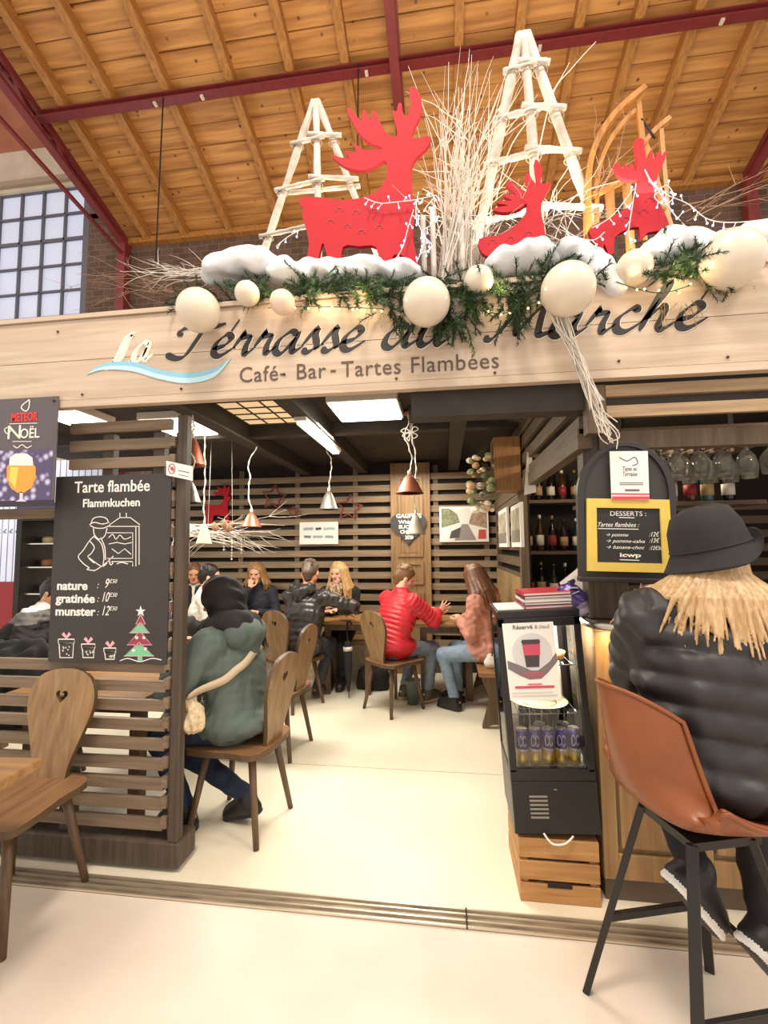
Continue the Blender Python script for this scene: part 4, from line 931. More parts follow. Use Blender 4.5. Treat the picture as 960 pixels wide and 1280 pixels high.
L.build('lettering', M_chalk, AM)
wc = thing('white_card', 'white printed card with a red band clipped to the arched board', 'card', (0.728, 1.955, 1.365)); wc.rotation_euler = (0, R(1.6), 0)
MB().poly([(-0.062, 0.318), (0.082, 0.316), (0.080, 0.515), (-0.066, 0.515)], 0.003, T(0, 0.002, 0)).build('sheet', M_paper, wc)
L = MB()
stroke(L, [(-0.060, 0.324), (0.081, 0.324)], 0.012, T(0, 0.0005, 0), 1, 0.001); stroke(L, [(-0.062, 0.340), (0.081, 0.339)], 0.006, T(0, 0.0005, 0), 1, 0.001)
text_mesh(L, 'Tapas au', 0.026, T(-0.02, 0.0, 0.435), 0, 0, 0.3, fit=0.055); text_mesh(L, 'Terrasse', 0.026, T(-0.02, 0.0, 0.413), 0, 0, 0.3, fit=0.055)
for z in (0.385, 0.378): stroke(L, [(-0.03, z), (0.06, z)], 0.003, T(0, 0.0005, 0), 0, 0.001)
stroke(L, [(-0.01, 0.355), (0.045, 0.355)], 0.008, T(0, 0.0005, 0), 0, 0.001)
stroke(L, [(-0.03, 0.49), (0.0, 0.475), (0.03, 0.49), (0.04, 0.465), (0.02, 0.455)], 0.004, T(0, 0.0005, 0), 0, 0.001)
L.build('print', [M_ink, mat('card_red', 'd8475a', 0.5)], wc)

# ------------------------------------------------------------------ display fridge on a wooden crate
FY = 2.11
fg = thing('display_fridge', 'black glass-door countertop display fridge standing on a wooden crate', 'fridge', (0.452, FY, 0.262)); fg.rotation_euler = (0, R(-3.2), 0)
fw, fd, fh = 0.176, 0.36, 0.955
b = MB(); b.box(-fw, fw, 0.03, fd, 0.0, 0.27, bev=0.006).box(-fw, fw, 0.0, fd, fh - 0.03, fh, bev=0.004)
for sx in (-1, 1):
    for y0, y1 in ((0.03, 0.06), (fd - 0.03, fd)): b.box(min(sx * fw, sx * (fw - 0.03)), max(sx * fw, sx * (fw - 0.03)), y0, y1, 0.26, fh - 0.02)
b.build('cabinet', M_blk, fg)
M_glass = mat('clear_glass', 'ffffff', 0.02, trans=1.0)
def thin_glass():
    m = bpy.data.materials.new('thin_glass'); m.use_nodes = True; nt = m.node_tree; o = nt.nodes['Material Output']
    t = nt.nodes.new('ShaderNodeBsdfTransparent'); g = nt.nodes.new('ShaderNodeBsdfGlossy'); g.inputs['Roughness'].default_value = 0.03; f = nt.nodes.new('ShaderNodeFresnel'); f.inputs[0].default_value = 1.45
    mx = nt.nodes.new('ShaderNodeMixShader'); nt.links.new(f.outputs[0], mx.inputs[0]); nt.links.new(t.outputs[0], mx.inputs[1]); nt.links.new(g.outputs[0], mx.inputs[2]); nt.links.new(mx.outputs[0], o.inputs[0])
    t.inputs[0].default_value = (0.97, 0.98, 0.97, 1); return m
TG = thin_glass()
def stem_glass():
    m = TG.copy(); m.name = 'stemware_glass'; nt = m.node_tree; o = nt.nodes['Material Output']; mx = [n for n in nt.nodes if n.type == 'MIX_SHADER'][0]
    d = nt.nodes.new('ShaderNodeBsdfTranslucent'); d.inputs[0].default_value = (0.95, 0.93, 0.9, 1); m2 = nt.nodes.new('ShaderNodeMixShader'); m2.inputs[0].default_value = 0.10
    nt.links.new(mx.outputs[0], m2.inputs[1]); nt.links.new(d.outputs[0], m2.inputs[2]); nt.links.new(m2.outputs[0], o.inputs[0]); return m
SG = stem_glass()
for sx in (-1, 1): MB().box(sx * (fw - 0.006) - 0.002, sx * (fw - 0.006) + 0.002, 0.06, fd - 0.03, 0.27, fh - 0.03).build('side_glass', TG, fg)
MB().box(-fw + 0.03, fw - 0.03, fd - 0.012, fd - 0.008, 0.27, fh - 0.03).build('rear_panel', mat('fridge_liner', 'd8cdb8', 0.4), fg)
MB().box(-fw + 0.008, fw - 0.008, 0.06, fd - 0.02, 0.268, 0.274).build('floor_tray', mat('tray_white', 'e6e2d8', 0.4), fg)
dr = MB(); dr.box(-fw, -fw + 0.03, 0, 0.028, 0.27, fh - 0.03, bev=0.004).box(fw - 0.03, fw, 0, 0.028, 0.27, fh - 0.03, bev=0.004).box(-fw, fw, 0, 0.028, 0.235, 0.285, bev=0.004).box(-fw, fw, 0, 0.028, fh - 0.07, fh - 0.03, bev=0.004)
dr = dr.build('door', M_blk, fg); MB().box(-fw + 0.03, fw - 0.03, 0.010, 0.014, 0.285, fh - 0.07).build('pane', TG, dr); MB().box(fw - 0.045, fw - 0.03, -0.012, 0.0, 0.31, 0.38, bev=0.003).build('latch', M_blkm, dr)
b = MB()
for z in (0.49, 0.70):
    b.tube([(-fw + 0.03, 0.07, z), (fw - 0.03, 0.07, z)], 0.003, 6)
    for k in range(9): b.tube([(-fw + 0.03 + k * 0.036, 0.07, z), (-fw + 0.03 + k * 0.036, fd - 0.03, z)], 0.0018, 5)
b.build('wire_shelf', M_steel, fg)
b = MB()
for i in range(6): b.box(-0.105, -0.03, -0.003, 0.002, 0.085 + i * 0.017, 0.093 + i * 0.017)
b.build('vent', mat('vent_grey', '9a958e', 0.35, 0.6), fg)
b = MB()
for i in range(6): b.box(0.03, 0.105, 0.026, 0.032, 0.085 + i * 0.017, 0.091 + i * 0.017)
b.build('vent', M_blkm, fg); MB().box(-fw, fw, 0.0, 0.03, 0.02, 0.235, bev=0.004).build('lower_panel', M_blk, fg)
MB().box(0.0, 0.012, -0.002, 0.001, 0.2, 0.204).build('badge', M_steel, fg)
b = MB(); b.tube(catmull([(-0.06, -0.01, 0.03), (-0.03, -0.02, -0.005), (0.02, -0.02, -0.005), (0.06, -0.01, 0.02)]), 0.004, 6); b.build('power_cable', M_paper, fg)
fl = bpy.data.lights.new('fridge_strip', 'AREA'); fl.energy = 7; fl.color = (1, 0.93, 0.8); fl.size = 0.25; fl.shape = 'RECTANGLE'; fl.size_y = 0.05
fo = bpy.data.objects.new('fridge_strip', fl); COL.objects.link(fo); fo.location = (0.48, FY + 0.12, 1.17)
fp = thing('printed_sheet', 'white advertising sheet with a takeaway cup stuck on the fridge door', 'poster', (0.452, FY - 0.003, 0.262)); fp.rotation_euler = (0, R(-3.2), 0)
MB().poly([(-0.150, 0.575), (0.066, 0.572), (0.060, 0.905), (-0.158, 0.905)], 0.002).build('sheet', M_paper, fp)
G = MB(); circ = lambda cx, cz, r, n=24: [(cx + r * math.cos(a), cz + r * math.sin(a)) for a in np.linspace(0, 2 * math.pi, n + 1)[:-1]]
G.poly(circ(-0.04, 0.775, 0.085), 0.001, T(0, -0.0012, 0), (), 0)
G.poly([(-0.148, 0.745), (-0.10, 0.725), (-0.05, 0.700), (-0.02, 0.700), (0.03, 0.735), (0.062, 0.775), (0.062, 0.735), (0.02, 0.69), (-0.01, 0.665), (-0.06, 0.662), (-0.10, 0.68), (-0.148, 0.71)], 0.001, T(0, -0.002, 0), (), 1)
G.poly([(-0.07, 0.715), (-0.015, 0.715), (-0.005, 0.82), (-0.08, 0.82)], 0.001, T(0, -0.003, 0), (), 2); G.poly([(-0.076, 0.765), (-0.008, 0.765), (-0.005, 0.812), (-0.079, 0.812)], 0.001, T(0, -0.0036, 0), (), 3); G.poly([(-0.084, 0.82), (-0.001, 0.82), (-0.006, 0.832), (-0.079, 0.832)], 0.001, T(0, -0.003, 0), (), 2)
for z, x0, x1, mi, w in ((0.688, -0.085, 0.0, 3, 0.006), (0.678, -0.075, -0.01, 3, 0.006), (0.642, -0.07, -0.01, 3, 0.004), (0.630, -0.125, 0.04, 3, 0.010), (0.608, -0.14, 0.03, 0, 0.005), (0.595, -0.14, 0.05, 0, 0.006)): stroke(G, [(x0, z), (x1, z)], w, T(0, -0.002, 0), mi, 0.0012)
text_mesh(G, 'Réservé', 0.026, T(-0.115, -0.0015, 0.878), 1, 0.0006, 0, fit=0.085); text_mesh(G, '& chaud', 0.024, T(-0.02, -0.0015, 0.878), 1, 0.0, 0, fit=0.06)
G.build('print', [mat('print_pale', 'd8d6d4', 0.6), mat('print_taupe', '7d7478', 0.6), mat('print_cup', '4a4446', 0.5), mat('print_red', 'd0506a', 0.5)], fp)
# drinks in the fridge
def FT(x, y, z):                     # fridge-local to world
    v = fg.rotation_euler.to_matrix() @ Vector((x, y, z)); return Vector((0.452, FY, 0.262)) + v
M_can_p = mat('can_purple', '6a5a9c', 0.3, 0.5); M_can_y = mat('can_yellow', 'dcb648', 0.3, 0.5); M_can_w = mat('can_pale', 'd8d4e0', 0.3, 0.5); M_alu = mat('aluminium', 'dcd8d2', 0.25, 0.9)
def can(label, grp):
    t = thing('drink_can', label, 'can', (0, 0, 0), 0, grp)
    MB().lathe([(0.0235, 0.0), (0.027, 0.008), (0.027, 0.062)], 20, 0).lathe([(0.027, 0.062), (0.027, 0.07)], 20, 2).lathe([(0.027, 0.07), (0.027, 0.138), (0.0235, 0.15)], 20, 1).build('body', [M_can_y, M_can_p, M_can_w], t)
    b = MB()
    for a0 in (-1.9, -1.25): b.tube([(0.0274 * math.cos(a0 + 0.28 * math.cos(k)), 0.0274 * math.sin(a0 + 0.28 * math.cos(k)), 0.105 + 0.022 * math.sin(k)) for k in np.linspace(0.5, 5.8, 14)], 0.0022, 5)
    b.tube([(0.0274 * math.cos(-1.9 + k * 0.16), 0.0274 * math.sin(-1.9 + k * 0.16), 0.05 + (0.014 if k % 2 else -0.012)) for k in range(6)], 0.0018, 5)
    b.build('lettering', M_can_w, t); MB().lathe([(0.0235, 0.15), (0.024, 0.153), (0.021, 0.152), (0.0, 0.150)], 20).build('lid', M_alu, t); return t
CL = 'purple and yellow drink can on the fridge floor, '
c0 = can(CL + 'nearest the hinge side', 'drink cans in the fridge'); c0.location = FT(-0.112, 0.075, 0.276)
for i, (x, y, l) in enumerate(((-0.055, 0.075, 'second from the paper-covered side'), (0.002, 0.080, 'middle of the front row'), (0.058, 0.075, 'beside the middle can'), (0.112, 0.078, 'closest to the door latch'), (0.085, 0.135, 'standing in the row behind the latch'), (-0.02, 0.138, 'half hidden behind the front row'))):
    dup(c0, FT(x, y, 0.276), rng.uniform(-0.2, 0.2), CL + l)
pl = thing('cream_plate', 'large cream oval platter lying on the upper wire shelf in the fridge', 'plate', FT(-0.005, 0.17, 0.496))
pb = MB().lathe([(0.0, 0.006), (0.07, 0.006), (0.085, 0.012), (0.128, 0.024), (0.132, 0.027), (0.126, 0.027), (0.085, 0.018), (0.07, 0.012), (0.0, 0.012)], 32).build('dish', mat('cream_china', 'd4c6a0', 0.3), pl)
MB().tube([(0.080 * math.cos(a), 0.080 * math.sin(a), 0.0185) for a in np.linspace(0, 6.28, 33)[:-1]], 0.002, 5, closed=True).build('rim_line', mat('china_line', 'a89868', 0.4), pl)
gl0 = None
for i, x in enumerate((-0.075, -0.02, 0.035, 0.085)):
    if gl0 is None:
        gl0 = thing('drinking_glass', 'clear tumbler behind the cans in the fridge, nearest the hinge', 'glass', FT(x, 0.235, 0.276), 0, 'tumblers in the fridge')
        MB().lathe([(0.0, 0.0), (0.021, 0.0), (0.026, 0.19), (0.0235, 0.19), (0.019, 0.012), (0.0, 0.012)], 18).build('tumbler', TG, gl0)
        MB().tube([(0.0255 * math.cos(a), 0.0255 * math.sin(a), 0.19) for a in np.linspace(0, 6.28, 19)[:-1]], 0.0016, 5, closed=True).build('rim', M_alu, gl0)
    else: dup(gl0, FT(x, 0.235, 0.276), 0, 'clear tumbler behind the cans in the fridge, ' + ['', 'second from the hinge', 'third from the hinge', 'nearest the latch'][i])
bk = thing('bread_basket', 'small brown tray on the top wire shelf of the fridge', 'tray', FT(0.075, 0.18, 0.705)); MB().lathe([(0.0, 0.0), (0.05, 0.0), (0.065, 0.035), (0.060, 0.035), (0.047, 0.006), (0.0, 0.006)], 18).build('tray', mat('tray_brown', 'a87848', 0.6), bk)
# menus on top of the fridge and the paper lying there
tops = fg.rotation_euler
def on_top(name, label, cat, x, y, z, grp=None):
    t = thing(name, label, cat, FT(x, y, fh + z), 0, grp); t.rotation_euler = (0, R(-3.2), rng.uniform(-0.05, 0.05)); return t
MCOV = [mat('menu_red', 'c83a46', 0.4), mat('menu_dark', '3a2c34', 0.4), mat('menu_plum', '6a3048', 0.4), mat('menu_cream', 'e8d8c8', 0.5), mat('menu_rose', 'b04858', 0.4)]
for i, (k, l) in enumerate(((4, 'lowest menu folder of the stack on the fridge, rose cover'), (2, 'plum menu folder second up in the stack on the fridge'), (3, 'cream menu folder in the middle of the stack on the fridge'), (1, 'dark menu folder under the red one on the fridge'), (0, 'bright red menu folder on top of the stack on the fridge'))):
    t = on_top('menu_folder', l, 'menu', 0.055 + 0.003 * (i % 2), 0.16, i * 0.0145 + 0.0005, 'menus stacked on the fridge')
    MB().box(-0.105, 0.105, -0.11, 0.11, 0.0, 0.0025).box(-0.105, 0.105, -0.11, 0.11, 0.0115, 0.014).box(-0.105, -0.101, -0.11, 0.11, 0, 0.014).build('cover', MCOV[k], t); MB().box(-0.100, 0.102, -0.107, 0.107, 0.0027, 0.0113).build('pages', M_paper, t)
t = on_top('paper_sheet', 'loose white paper sheets lying on the fridge beside the menus', 'paper', -0.105, 0.17, 0.0005); MB().box(-0.06, 0.055, -0.12, 0.12, 0, 0.004).build('sheets', M_paper, t)

def crate():
    t = thing('wooden_crate', 'light wooden slatted crate holding up the display fridge', 'crate', (0.452, 2.115, 0)); w, d, h = 0.163, 0.36, 0.256
    CW = wood('crate_pine', 'c89860', 'a87442', 'X', 0.6)
    for z0, z1, nm in ((0.0, 0.075, 0), (0.090, 0.165, 1), (0.178, h, 2)):
        for y0, y1 in ((0, 0.012), (d - 0.012, d)): MB().box(-w, w, y0, y1, z0, z1, bev=0.002).build('board', CW, t)
        for sx in (-1, 1): MB().box(min(sx * w, sx * (w - 0.012)), max(sx * w, sx * (w - 0.012)), 0.012, d - 0.012, z0, z1).build('board', CW, t)
    for sx in (-1, 1):
        for y in (0.025, d - 0.025): MB().box(sx * (w - 0.025) - 0.012, sx * (w - 0.025) + 0.012, y - 0.012, y + 0.012, 0, h).build('corner_block', CW, t)
    MB().box(-0.05, 0.05, -0.002, 0.0, 0.064, 0.080, bev=0.004 if False else 0.0).build('handle_slot', M_black, t)
    MB().box(-w + 0.01, w - 0.01, 0.013, d - 0.013, h - 0.012, h - 0.001).build('top_board', CW, t)
    return t
crate()

# things lying on the bar corner
bg = thing('crisp_packet', 'purple foil snack packet leaning at the corner of the bar', 'packet', (0.62, 2.17, 1.20)); bg.rotation_euler = (R(-25), R(-28), R(10))
PK = field_obj('bag', [el((0, 0, 0.075), (0.052, 0.024, 0.075), None, 0.01), rc((-0.042, 0, 0.005), (0.042, 0, 0.005), 0.007), rc((-0.042, 0, 0.148), (0.042, 0, 0.148), 0.007)], 0.004, [mat('foil_purple', '4a3a70', 0.3, 0.4), mat('foil_grey', '9a8ea0', 0.35, 0.4)], bg, wr=0.004, wl=0.04, pick=lambda c: (c[:, 2] < 0.04).astype(int))
G = MB(); stroke(G, [(-0.03, 0.11), (0.0, 0.12), (0.03, 0.105)], 0.006, T(0, -0.026, 0), 0, 0.002); stroke(G, [(-0.025, 0.095), (0.025, 0.09)], 0.004, T(0, -0.027, 0), 0, 0.002); G.build('lettering', M_can_w, bg)
nap = thing('napkin', 'white folded paper napkins sticking up beside the snack packet', 'napkin', (0.60, 2.30, 1.22))
MB().poly([(-0.02, 0.0), (0.03, 0.02), (0.075, 0.16), (0.06, 0.175), (-0.045, 0.09), (-0.02, 0.055)], 0.004).build('sheet', M_paper, nap); MB().poly([(-0.04, 0.07), (0.055, 0.165), (0.045, 0.18), (-0.055, 0.10)], 0.004, T(0, 0.02, 0)).build('sheet', M_paper, nap)
MB().box(-0.05, 0.05, -0.02, 0.06, -0.045, 0.01, bev=0.004).build('holder', M_blkm, nap)

# bottles and shelves behind the bar
SH = thing('bottle_shelf', 'dark wooden shelf unit full of bottles behind the bar', 'shelf', (1.06, 4.25, 0))
for z in (1.00, 1.42, 1.88, 2.30): MB().box(-0.36, 0.5, 0, 0.27, z, z + 0.03).build('shelf_board', mat('shelf_wood', '5a4436', 0.6), SH)
for x in (-0.37, 0.5): MB().box(x - 0.015, x + 0.015, 0, 0.27, 0, 2.45).build('side_panel', mat('shelf_side', '33291f', 0.6), SH)
MB().box(-0.36, 0.5, 0.262, 0.275, 0, 2.45).build('back_panel', M_black, SH)
bm_ = [mat('bottle_black', '1a1614', 0.15), mat('bottle_green', '243028', 0.12), mat('bottle_amber', '4a2c18', 0.12), mat('bottle_wine', '30181c', 0.12), mat('bottle_teal', '2a5a5c', 0.15), mat('bottle_clear', 'b0a898', 0.1)]
lab = [mat('label_white', 'e4dccb', 0.6), mat('label_red', '9a3030', 0.6), mat('label_tan', 'b89868', 0.6)]; capm = [mat('cap_gold', 'c8a050', 0.3, 0.7), mat('cap_white', 'e8e4dc', 0.4), M_blk]
def bottle(label, loc, h, r, m, lm, cm, grp):
    t = thing('bottle', label, 'bottle', loc, 0, grp)
    MB().lathe([(r * 0.9, 0), (r, 0.01), (r, h * 0.55), (r * 0.85, h * 0.63), (r * 0.36, h * 0.74), (r * 0.33, h * 0.93)], 14).build('body', m, t)
    MB().lathe([(r * 1.02, h * 0.16), (r * 1.02, h * 0.44)], 14).build('label', lm, t); MB().lathe([(r * 0.38, h * 0.90), (r * 0.38, h), (0, h)], 10).build('cap', cm, t); return t
nmz = {1.03: 'lowest', 1.45: 'middle', 1.91: 'upper'}; colr = ['black', 'green', 'amber', 'wine-red', 'teal', 'clear']; sides = ['at the end by the slatted wall', 'second from the slatted wall', 'third from the slatted wall', 'fourth from the slatted wall', 'fifth from the slatted wall', 'sixth from the slatted wall']
cols = {1.03: [0, 0, 1, 0, 2, 1], 1.45: [3, 2, 0, 3, 1, 0], 1.91: [2, 0, 0, 2, 1, 0]}
for z in nmz:
    for i in range(6):
        k = cols[z][i]; hh = rng.uniform(0.27, 0.33)
        bottle(f'{colr[k]} bottle on the {nmz[z]} shelf behind the bar, {sides[i]}', (0.76 + 0.105 * i, 4.33 + 0.02 * (i % 2), z), hh, 0.036, bm_[k], lab[(i + int(z * 10)) % 3], capm[(i * 2 + int(z * 10)) % 3], 'bottles on the bar shelves')
# stemware rack
GR = thing('glass_rack', 'overhead rail rack holding the wine glasses above the bar', 'rack', (1.42, 2.85, 0)); RX0, RX1 = -0.46, 0.40
for k in range(8): MB().box(RX0 + k * 0.115 - 0.020, RX0 + k * 0.115 + 0.020, -0.30, 0.30, 2.055, 2.075).build('rail', DKWY, GR)
MB().box(RX0 - 0.02, RX1 + 0.02, -0.30, -0.26, 2.075, 2.12).build('cross_bar', DKW, GR); MB().box(RX0 - 0.02, RX1 + 0.02, 0.26, 0.30, 2.075, 2.12).build('cross_bar', DKW, GR)
for x in (RX0, RX1):
    MB().box(x - 0.01, x + 0.01, -0.29, -0.27, 2.12, 2.57).build('hanger', M_blkm, GR); MB().box(x - 0.01, x + 0.01, 0.27, 0.29, 2.12, 2.57).build('hanger', M_blkm, GR)
wg0 = None; cn = 0
rowname = ['front', 'second', 'third']; pos = ['first', 'second', 'third', 'fourth', 'fifth', 'sixth', 'seventh']
for r_ in range(3):
    for k in range(7):
        loc = (1.42 + RX0 + 0.0575 + 0.115 * k, 2.85 - 0.22 + 0.17 * r_, 2.0575); lb = f'upside-down wine glass in the {rowname[r_]} row of the rack, {pos[k]} from the dessert board'
        if wg0 is None:
            wg0 = thing('wine_glass', lb, 'glass', loc, 0, 'wine glasses hanging over the bar')
            MB().lathe([(0.0, 0.022), (0.041, 0.020), (0.041, 0.018), (0.005, 0.012), (0.004, -0.05), (0.018, -0.065), (0.040, -0.095), (0.046, -0.13), (0.038, -0.19), (0.036, -0.19), (0.044, -0.13), (0.038, -0.095), (0.016, -0.068), (0.0, -0.06)], 16).build('glass', SG, wg0)
            MB().tube([(0.037 * math.cos(a), 0.037 * math.sin(a), -0.19) for a in np.linspace(0, 6.28, 17)[:-1]], 0.0012, 5, closed=True).build('rim', M_alu, wg0)
        else: dup(wg0, loc, 0, lb)
SB = MB().box(0.86, 1.9, 2.98, 3.22, 1.735, 1.76).build('glass_shelf', mat('shelf_wood', '5a4436', 0.6)); tag(SB, 'thin dark shelf across the bar beneath the hanging glasses', 'shelf')
for i, (x, k, l) in enumerate(((1.42, 5, 'clear'), (1.53, 2, 'amber'), (1.63, 4, 'teal'), (1.75, 0, 'black'))): bottle(f'{l} bottle on the thin shelf beneath the hanging wine glasses', (x, 3.08, 1.76), 0.25, 0.035, bm_[k], lab[i % 3], capm[i % 3], 'bottles under the glass rack')
b = MB(); slats_x(b, 1.12, 3.1, 3.62, 1.0, 1.80, 0.10, 0.055); 
sb = b.build('slat_backdrop', mat('dim_slat', '4a3a30', 0.7)); tag(sb, 'dim slatted screen behind the bar under the thin shelf', 'partition')
# ================================================================== CHRISTMAS DECORATION ON TOP OF THE SIGN
struct(MB().box(-3.2, 2.4, 2.04, 3.0, 2.60, 2.665).build('trim_4', M_beam))
REDP = mat('red_painted_plywood', 'b40c20', 0.75, noise=0.05, nscale=9); REDD = mat('red_groove', '9a1828', 0.6)
def crop(x0, y0, s): return lambda p: (x0 + p[0] / s, y0 + p[1] / s)
def deer(label, pts, cv, Y, marks, thick=0.022, n=3):
    org = onY(*cv(pts[0]), Y); t = thing('wooden_reindeer', label, 'reindeer', (org.x, Y, 2.665), 0, 'red plywood reindeer')
    def L(p): q = onY(*cv(p), Y); return (q.x - org.x, q.z - 2.665)
    MB().poly(c2([L(p) for p in pts], n, True), thick).build('silhouette', REDP, t)
    b = MB(); hs = 0.017
    for m in marks:
        c = L(m); stroke(b, [(c[0] + hs * math.cos(a), c[1] + hs * 0.8 * math.sin(a)) for a in np.linspace(-0.4, 3.6, 7)], 0.006, T(0, -thick / 2 - 0.0003, 0), 0, 0.0015)
    if marks: b.build('spots', REDD, t)
    zmin = min(L(p)[1] for p in pts); xs = [L(p)[0] for p in pts]
    MB().box(min(xs) + 0.05, max(xs) - 0.02, -0.06, 0.06, 0.0, 0.02).box(min(xs) + 0.08, min(xs) + 0.12, -0.006, 0.006, 0.02, zmin + 0.08).box(max(xs) - 0.10, max(xs) - 0.06, -0.006, 0.006, 0.02, zmin + 0.08).build('base', M_beam, t)
    return t
big = [(215, 652), (245, 632), (330, 635), (420, 648), (530, 636), (600, 606), (642, 560), (657, 500), (648, 452), (600, 476), (540, 499), (480, 494), (430, 470), (390, 438), (383, 420), (420, 434), (472, 440), (446, 404), (505, 408), (488, 362), (535, 395), (600, 398), (632, 388), (560, 355), (510, 305), (480, 250), (456, 200), (472, 190), (500, 225), (530, 252), (534, 206), (550, 204), (574, 252), (580, 212), (597, 204), (622, 260), (652, 312), (700, 335),
       (706, 300), (692, 245), (684, 204), (704, 205), (712, 170), (728, 168), (736, 212), (756, 228), (774, 180), (768, 96), (798, 86), (826, 140), (826, 215), (792, 290), (780, 334), (795, 344), (862, 329), (873, 350), (850, 392), (800, 440), (780, 485), (778, 560), (786, 640), (792, 700), (786, 830), (798, 900), (812, 985), (762, 985), (742, 930), (690, 922), (662, 985), (622, 985), (602, 882), (520, 878), (438, 880), (422, 985), (372, 985), (352, 900), (336, 862), (322, 905), (300, 985), (248, 985), (268, 862), (234, 722), (240, 692)]
deer('big red plywood reindeer standing tall in front of the birch pole tree', big, crop(320, 90, 4), 2.16, [(420, 700), (502, 712), (592, 706), (376, 760), (460, 782), (530, 810), (618, 786)], n=3)
med = [(315, 1082), (420, 1060), (500, 1010), (545, 952), (550, 905), (520, 930), (450, 950), (390, 940), (394, 926), (460, 915), (408, 905), (414, 893), (480, 890), (438, 870), (446, 858), (500, 862), (450, 812), (472, 794), (520, 830), (556, 842), (543, 770), (560, 754), (582, 792), (602, 800), (590, 700), (606, 690), (628, 740), (622, 790), (632, 810), (664, 799), (671, 815), (646, 862), (626, 902), (626, 962), (642, 1040), (636, 1130), (500, 1140), (440, 1150), (390, 1175), (330, 1152)]
deer('red plywood reindeer lying down beneath the tall white pole tree', med, crop(520, 30, 4), 2.17, [(380, 1100), (470, 1085), (560, 1060)])
sml = [(256, 466), (247, 436), (260, 430), (276, 442), (285, 456), (292, 436), (301, 434), (309, 454), (320, 436), (331, 434), (338, 456), (350, 460), (349, 400), (343, 326), (362, 315), (382, 321), (388, 372), (396, 418), (405, 392), (412, 371), (422, 374), (425, 406), (436, 410), (443, 384), (458, 374), (466, 396), (476, 378), (490, 376), (480, 408), (468, 440), (452, 470), (440, 520), (432, 560), (460, 620), (492, 690), (492, 732), (400, 748), (366, 790), (360, 722), (300, 736), (250, 770), (246, 842), (220, 846), (202, 800), (190, 832), (165, 816), (134, 752), (140, 722), (240, 670), (310, 630), (350, 580), (350, 532), (362, 506), (310, 506), (275, 490)]
deer('small red plywood reindeer standing in front of the wooden sled', sml, crop(700, 90, 3.692), 2.18, [(380, 655), (300, 690), (410, 600)], n=2)

BIRCH = mat('white_birch_poles', 'd6cfc6', 0.75, nscale=9, color2='a59a8e', bump=0.6, bscale=30); TIEM = mat('tie_wire', '8a7c70', 0.6)
def bumpy(pts, r, seed=0, n=14):
    rr = random.Random(seed); p = catmull(pts, n); return p, [r * rr.uniform(0.88, 1.15) for _ in p]
def pole_tree(label, ax, ay, feet, levels, r, Y):
    """three white poles meeting at the top with rings of short cross poles"""
    ap = onY(ax, ay, Y); t = thing('pole_tree', label, 'decoration', (0, 0, 0), 0, 'white birch pole trees'); legs = []
    for i, (fx, fy, Yf) in enumerate(feet):
        f = onY(fx, fy, Yf); d = (f - ap); f = ap + d * ((ap.z - 2.668) / (ap.z - f.z)); a2 = ap + Vector(((fx - ax) * 0.0004, 0, 0.0)); legs.append((a2, f))
        p, rr = bumpy([a2 + (a2 - f).normalized() * 0.03, a2.lerp(f, 0.5), f], r, i + int(ax), 10); MB().tube(p, rr, 9).build('pole', BIRCH, t)
    for j, zf in enumerate(levels):
        at = [a.lerp(f, zf) for a, f in legs]
        for a, c in (((0, 1), (1, 2), (0, 2)) if j == 1 and ax < 500 else ((0, 1), (1, 2))):
            v = (at[c] - at[a]).normalized() * (0.05); off = Vector((0, -0.02 if (a, c) != (0, 2) else 0.03, 0.012 * (a + c)))
            p, rr = bumpy([at[a] - v + off, at[a].lerp(at[c], 0.5) + off, at[c] + v + off], r * 0.62, j * 7 + a * 3 + c, 6); MB().tube(p, rr, 8).build('cross_pole', BIRCH, t)
        for q in at: MB().tube([q + Vector((r * 1.5 * math.cos(a), r * 1.5 * math.sin(a), 0.004 * math.sin(a))) for a in np.linspace(0, 6.28, 13)[:-1]], 0.004, 5, closed=True).build('tie', TIEM, t)
    return t
pole_tree('smaller white birch pole tree behind the big red reindeer', 395, 132, [(334, 308, 2.59), (398, 300, 2.54), (443, 250, 2.59)], [0.16, 0.34, 0.52], 0.021, 2.55)
pole_tree('tall white birch pole tree with cross poles in front of the roof', 654, 50, [(596, 312, 2.45), (668, 215, 2.40), (724, 235, 2.45)], [0.12, 0.285, 0.44, 0.64], 0.026, 2.42)

# twigs
TWM = mat('white_twigs', 'd8cfc4', 0.7, noise=0.06, nscale=20); TWB = mat('bare_twigs', '9a7a60', 0.8)
def twig(mb, base, d, L, r0=0.004, bend=0.25, nb=3, rr=None, droop=0.0, seg=6, depth=1):
    rr = rr or rng; p = Vector(base); d = Vector(d).normalized(); pts = [p.copy()]; step = L / seg
    for i in range(seg):
        d = (d + Vector((rr.gauss(0, bend), rr.gauss(0, bend), rr.gauss(0, bend))) * 0.35 + Vector((0, 0, -droop))).normalized(); p = p + d * step; pts.append(p.copy())
    mb.tube(pts, [r0 * (1 - 0.75 * i / seg) for i in range(seg + 1)], 5, cap=False)
    if depth > 0:
        for _ in range(nb):
            i = rr.randint(2, seg - 1); dd = (pts[i] - pts[i - 1]).normalized(); q = (dd + Vector((rr.gauss(0, .5), rr.gauss(0, .3), rr.gauss(0, .3)))).normalized()
            twig(mb, pts[i], q, L * rr.uniform(0.18, 0.38), r0 * 0.55, bend, 1, rr, droop, 4, depth - 1)
b = MB(); r2 = random.Random(3)
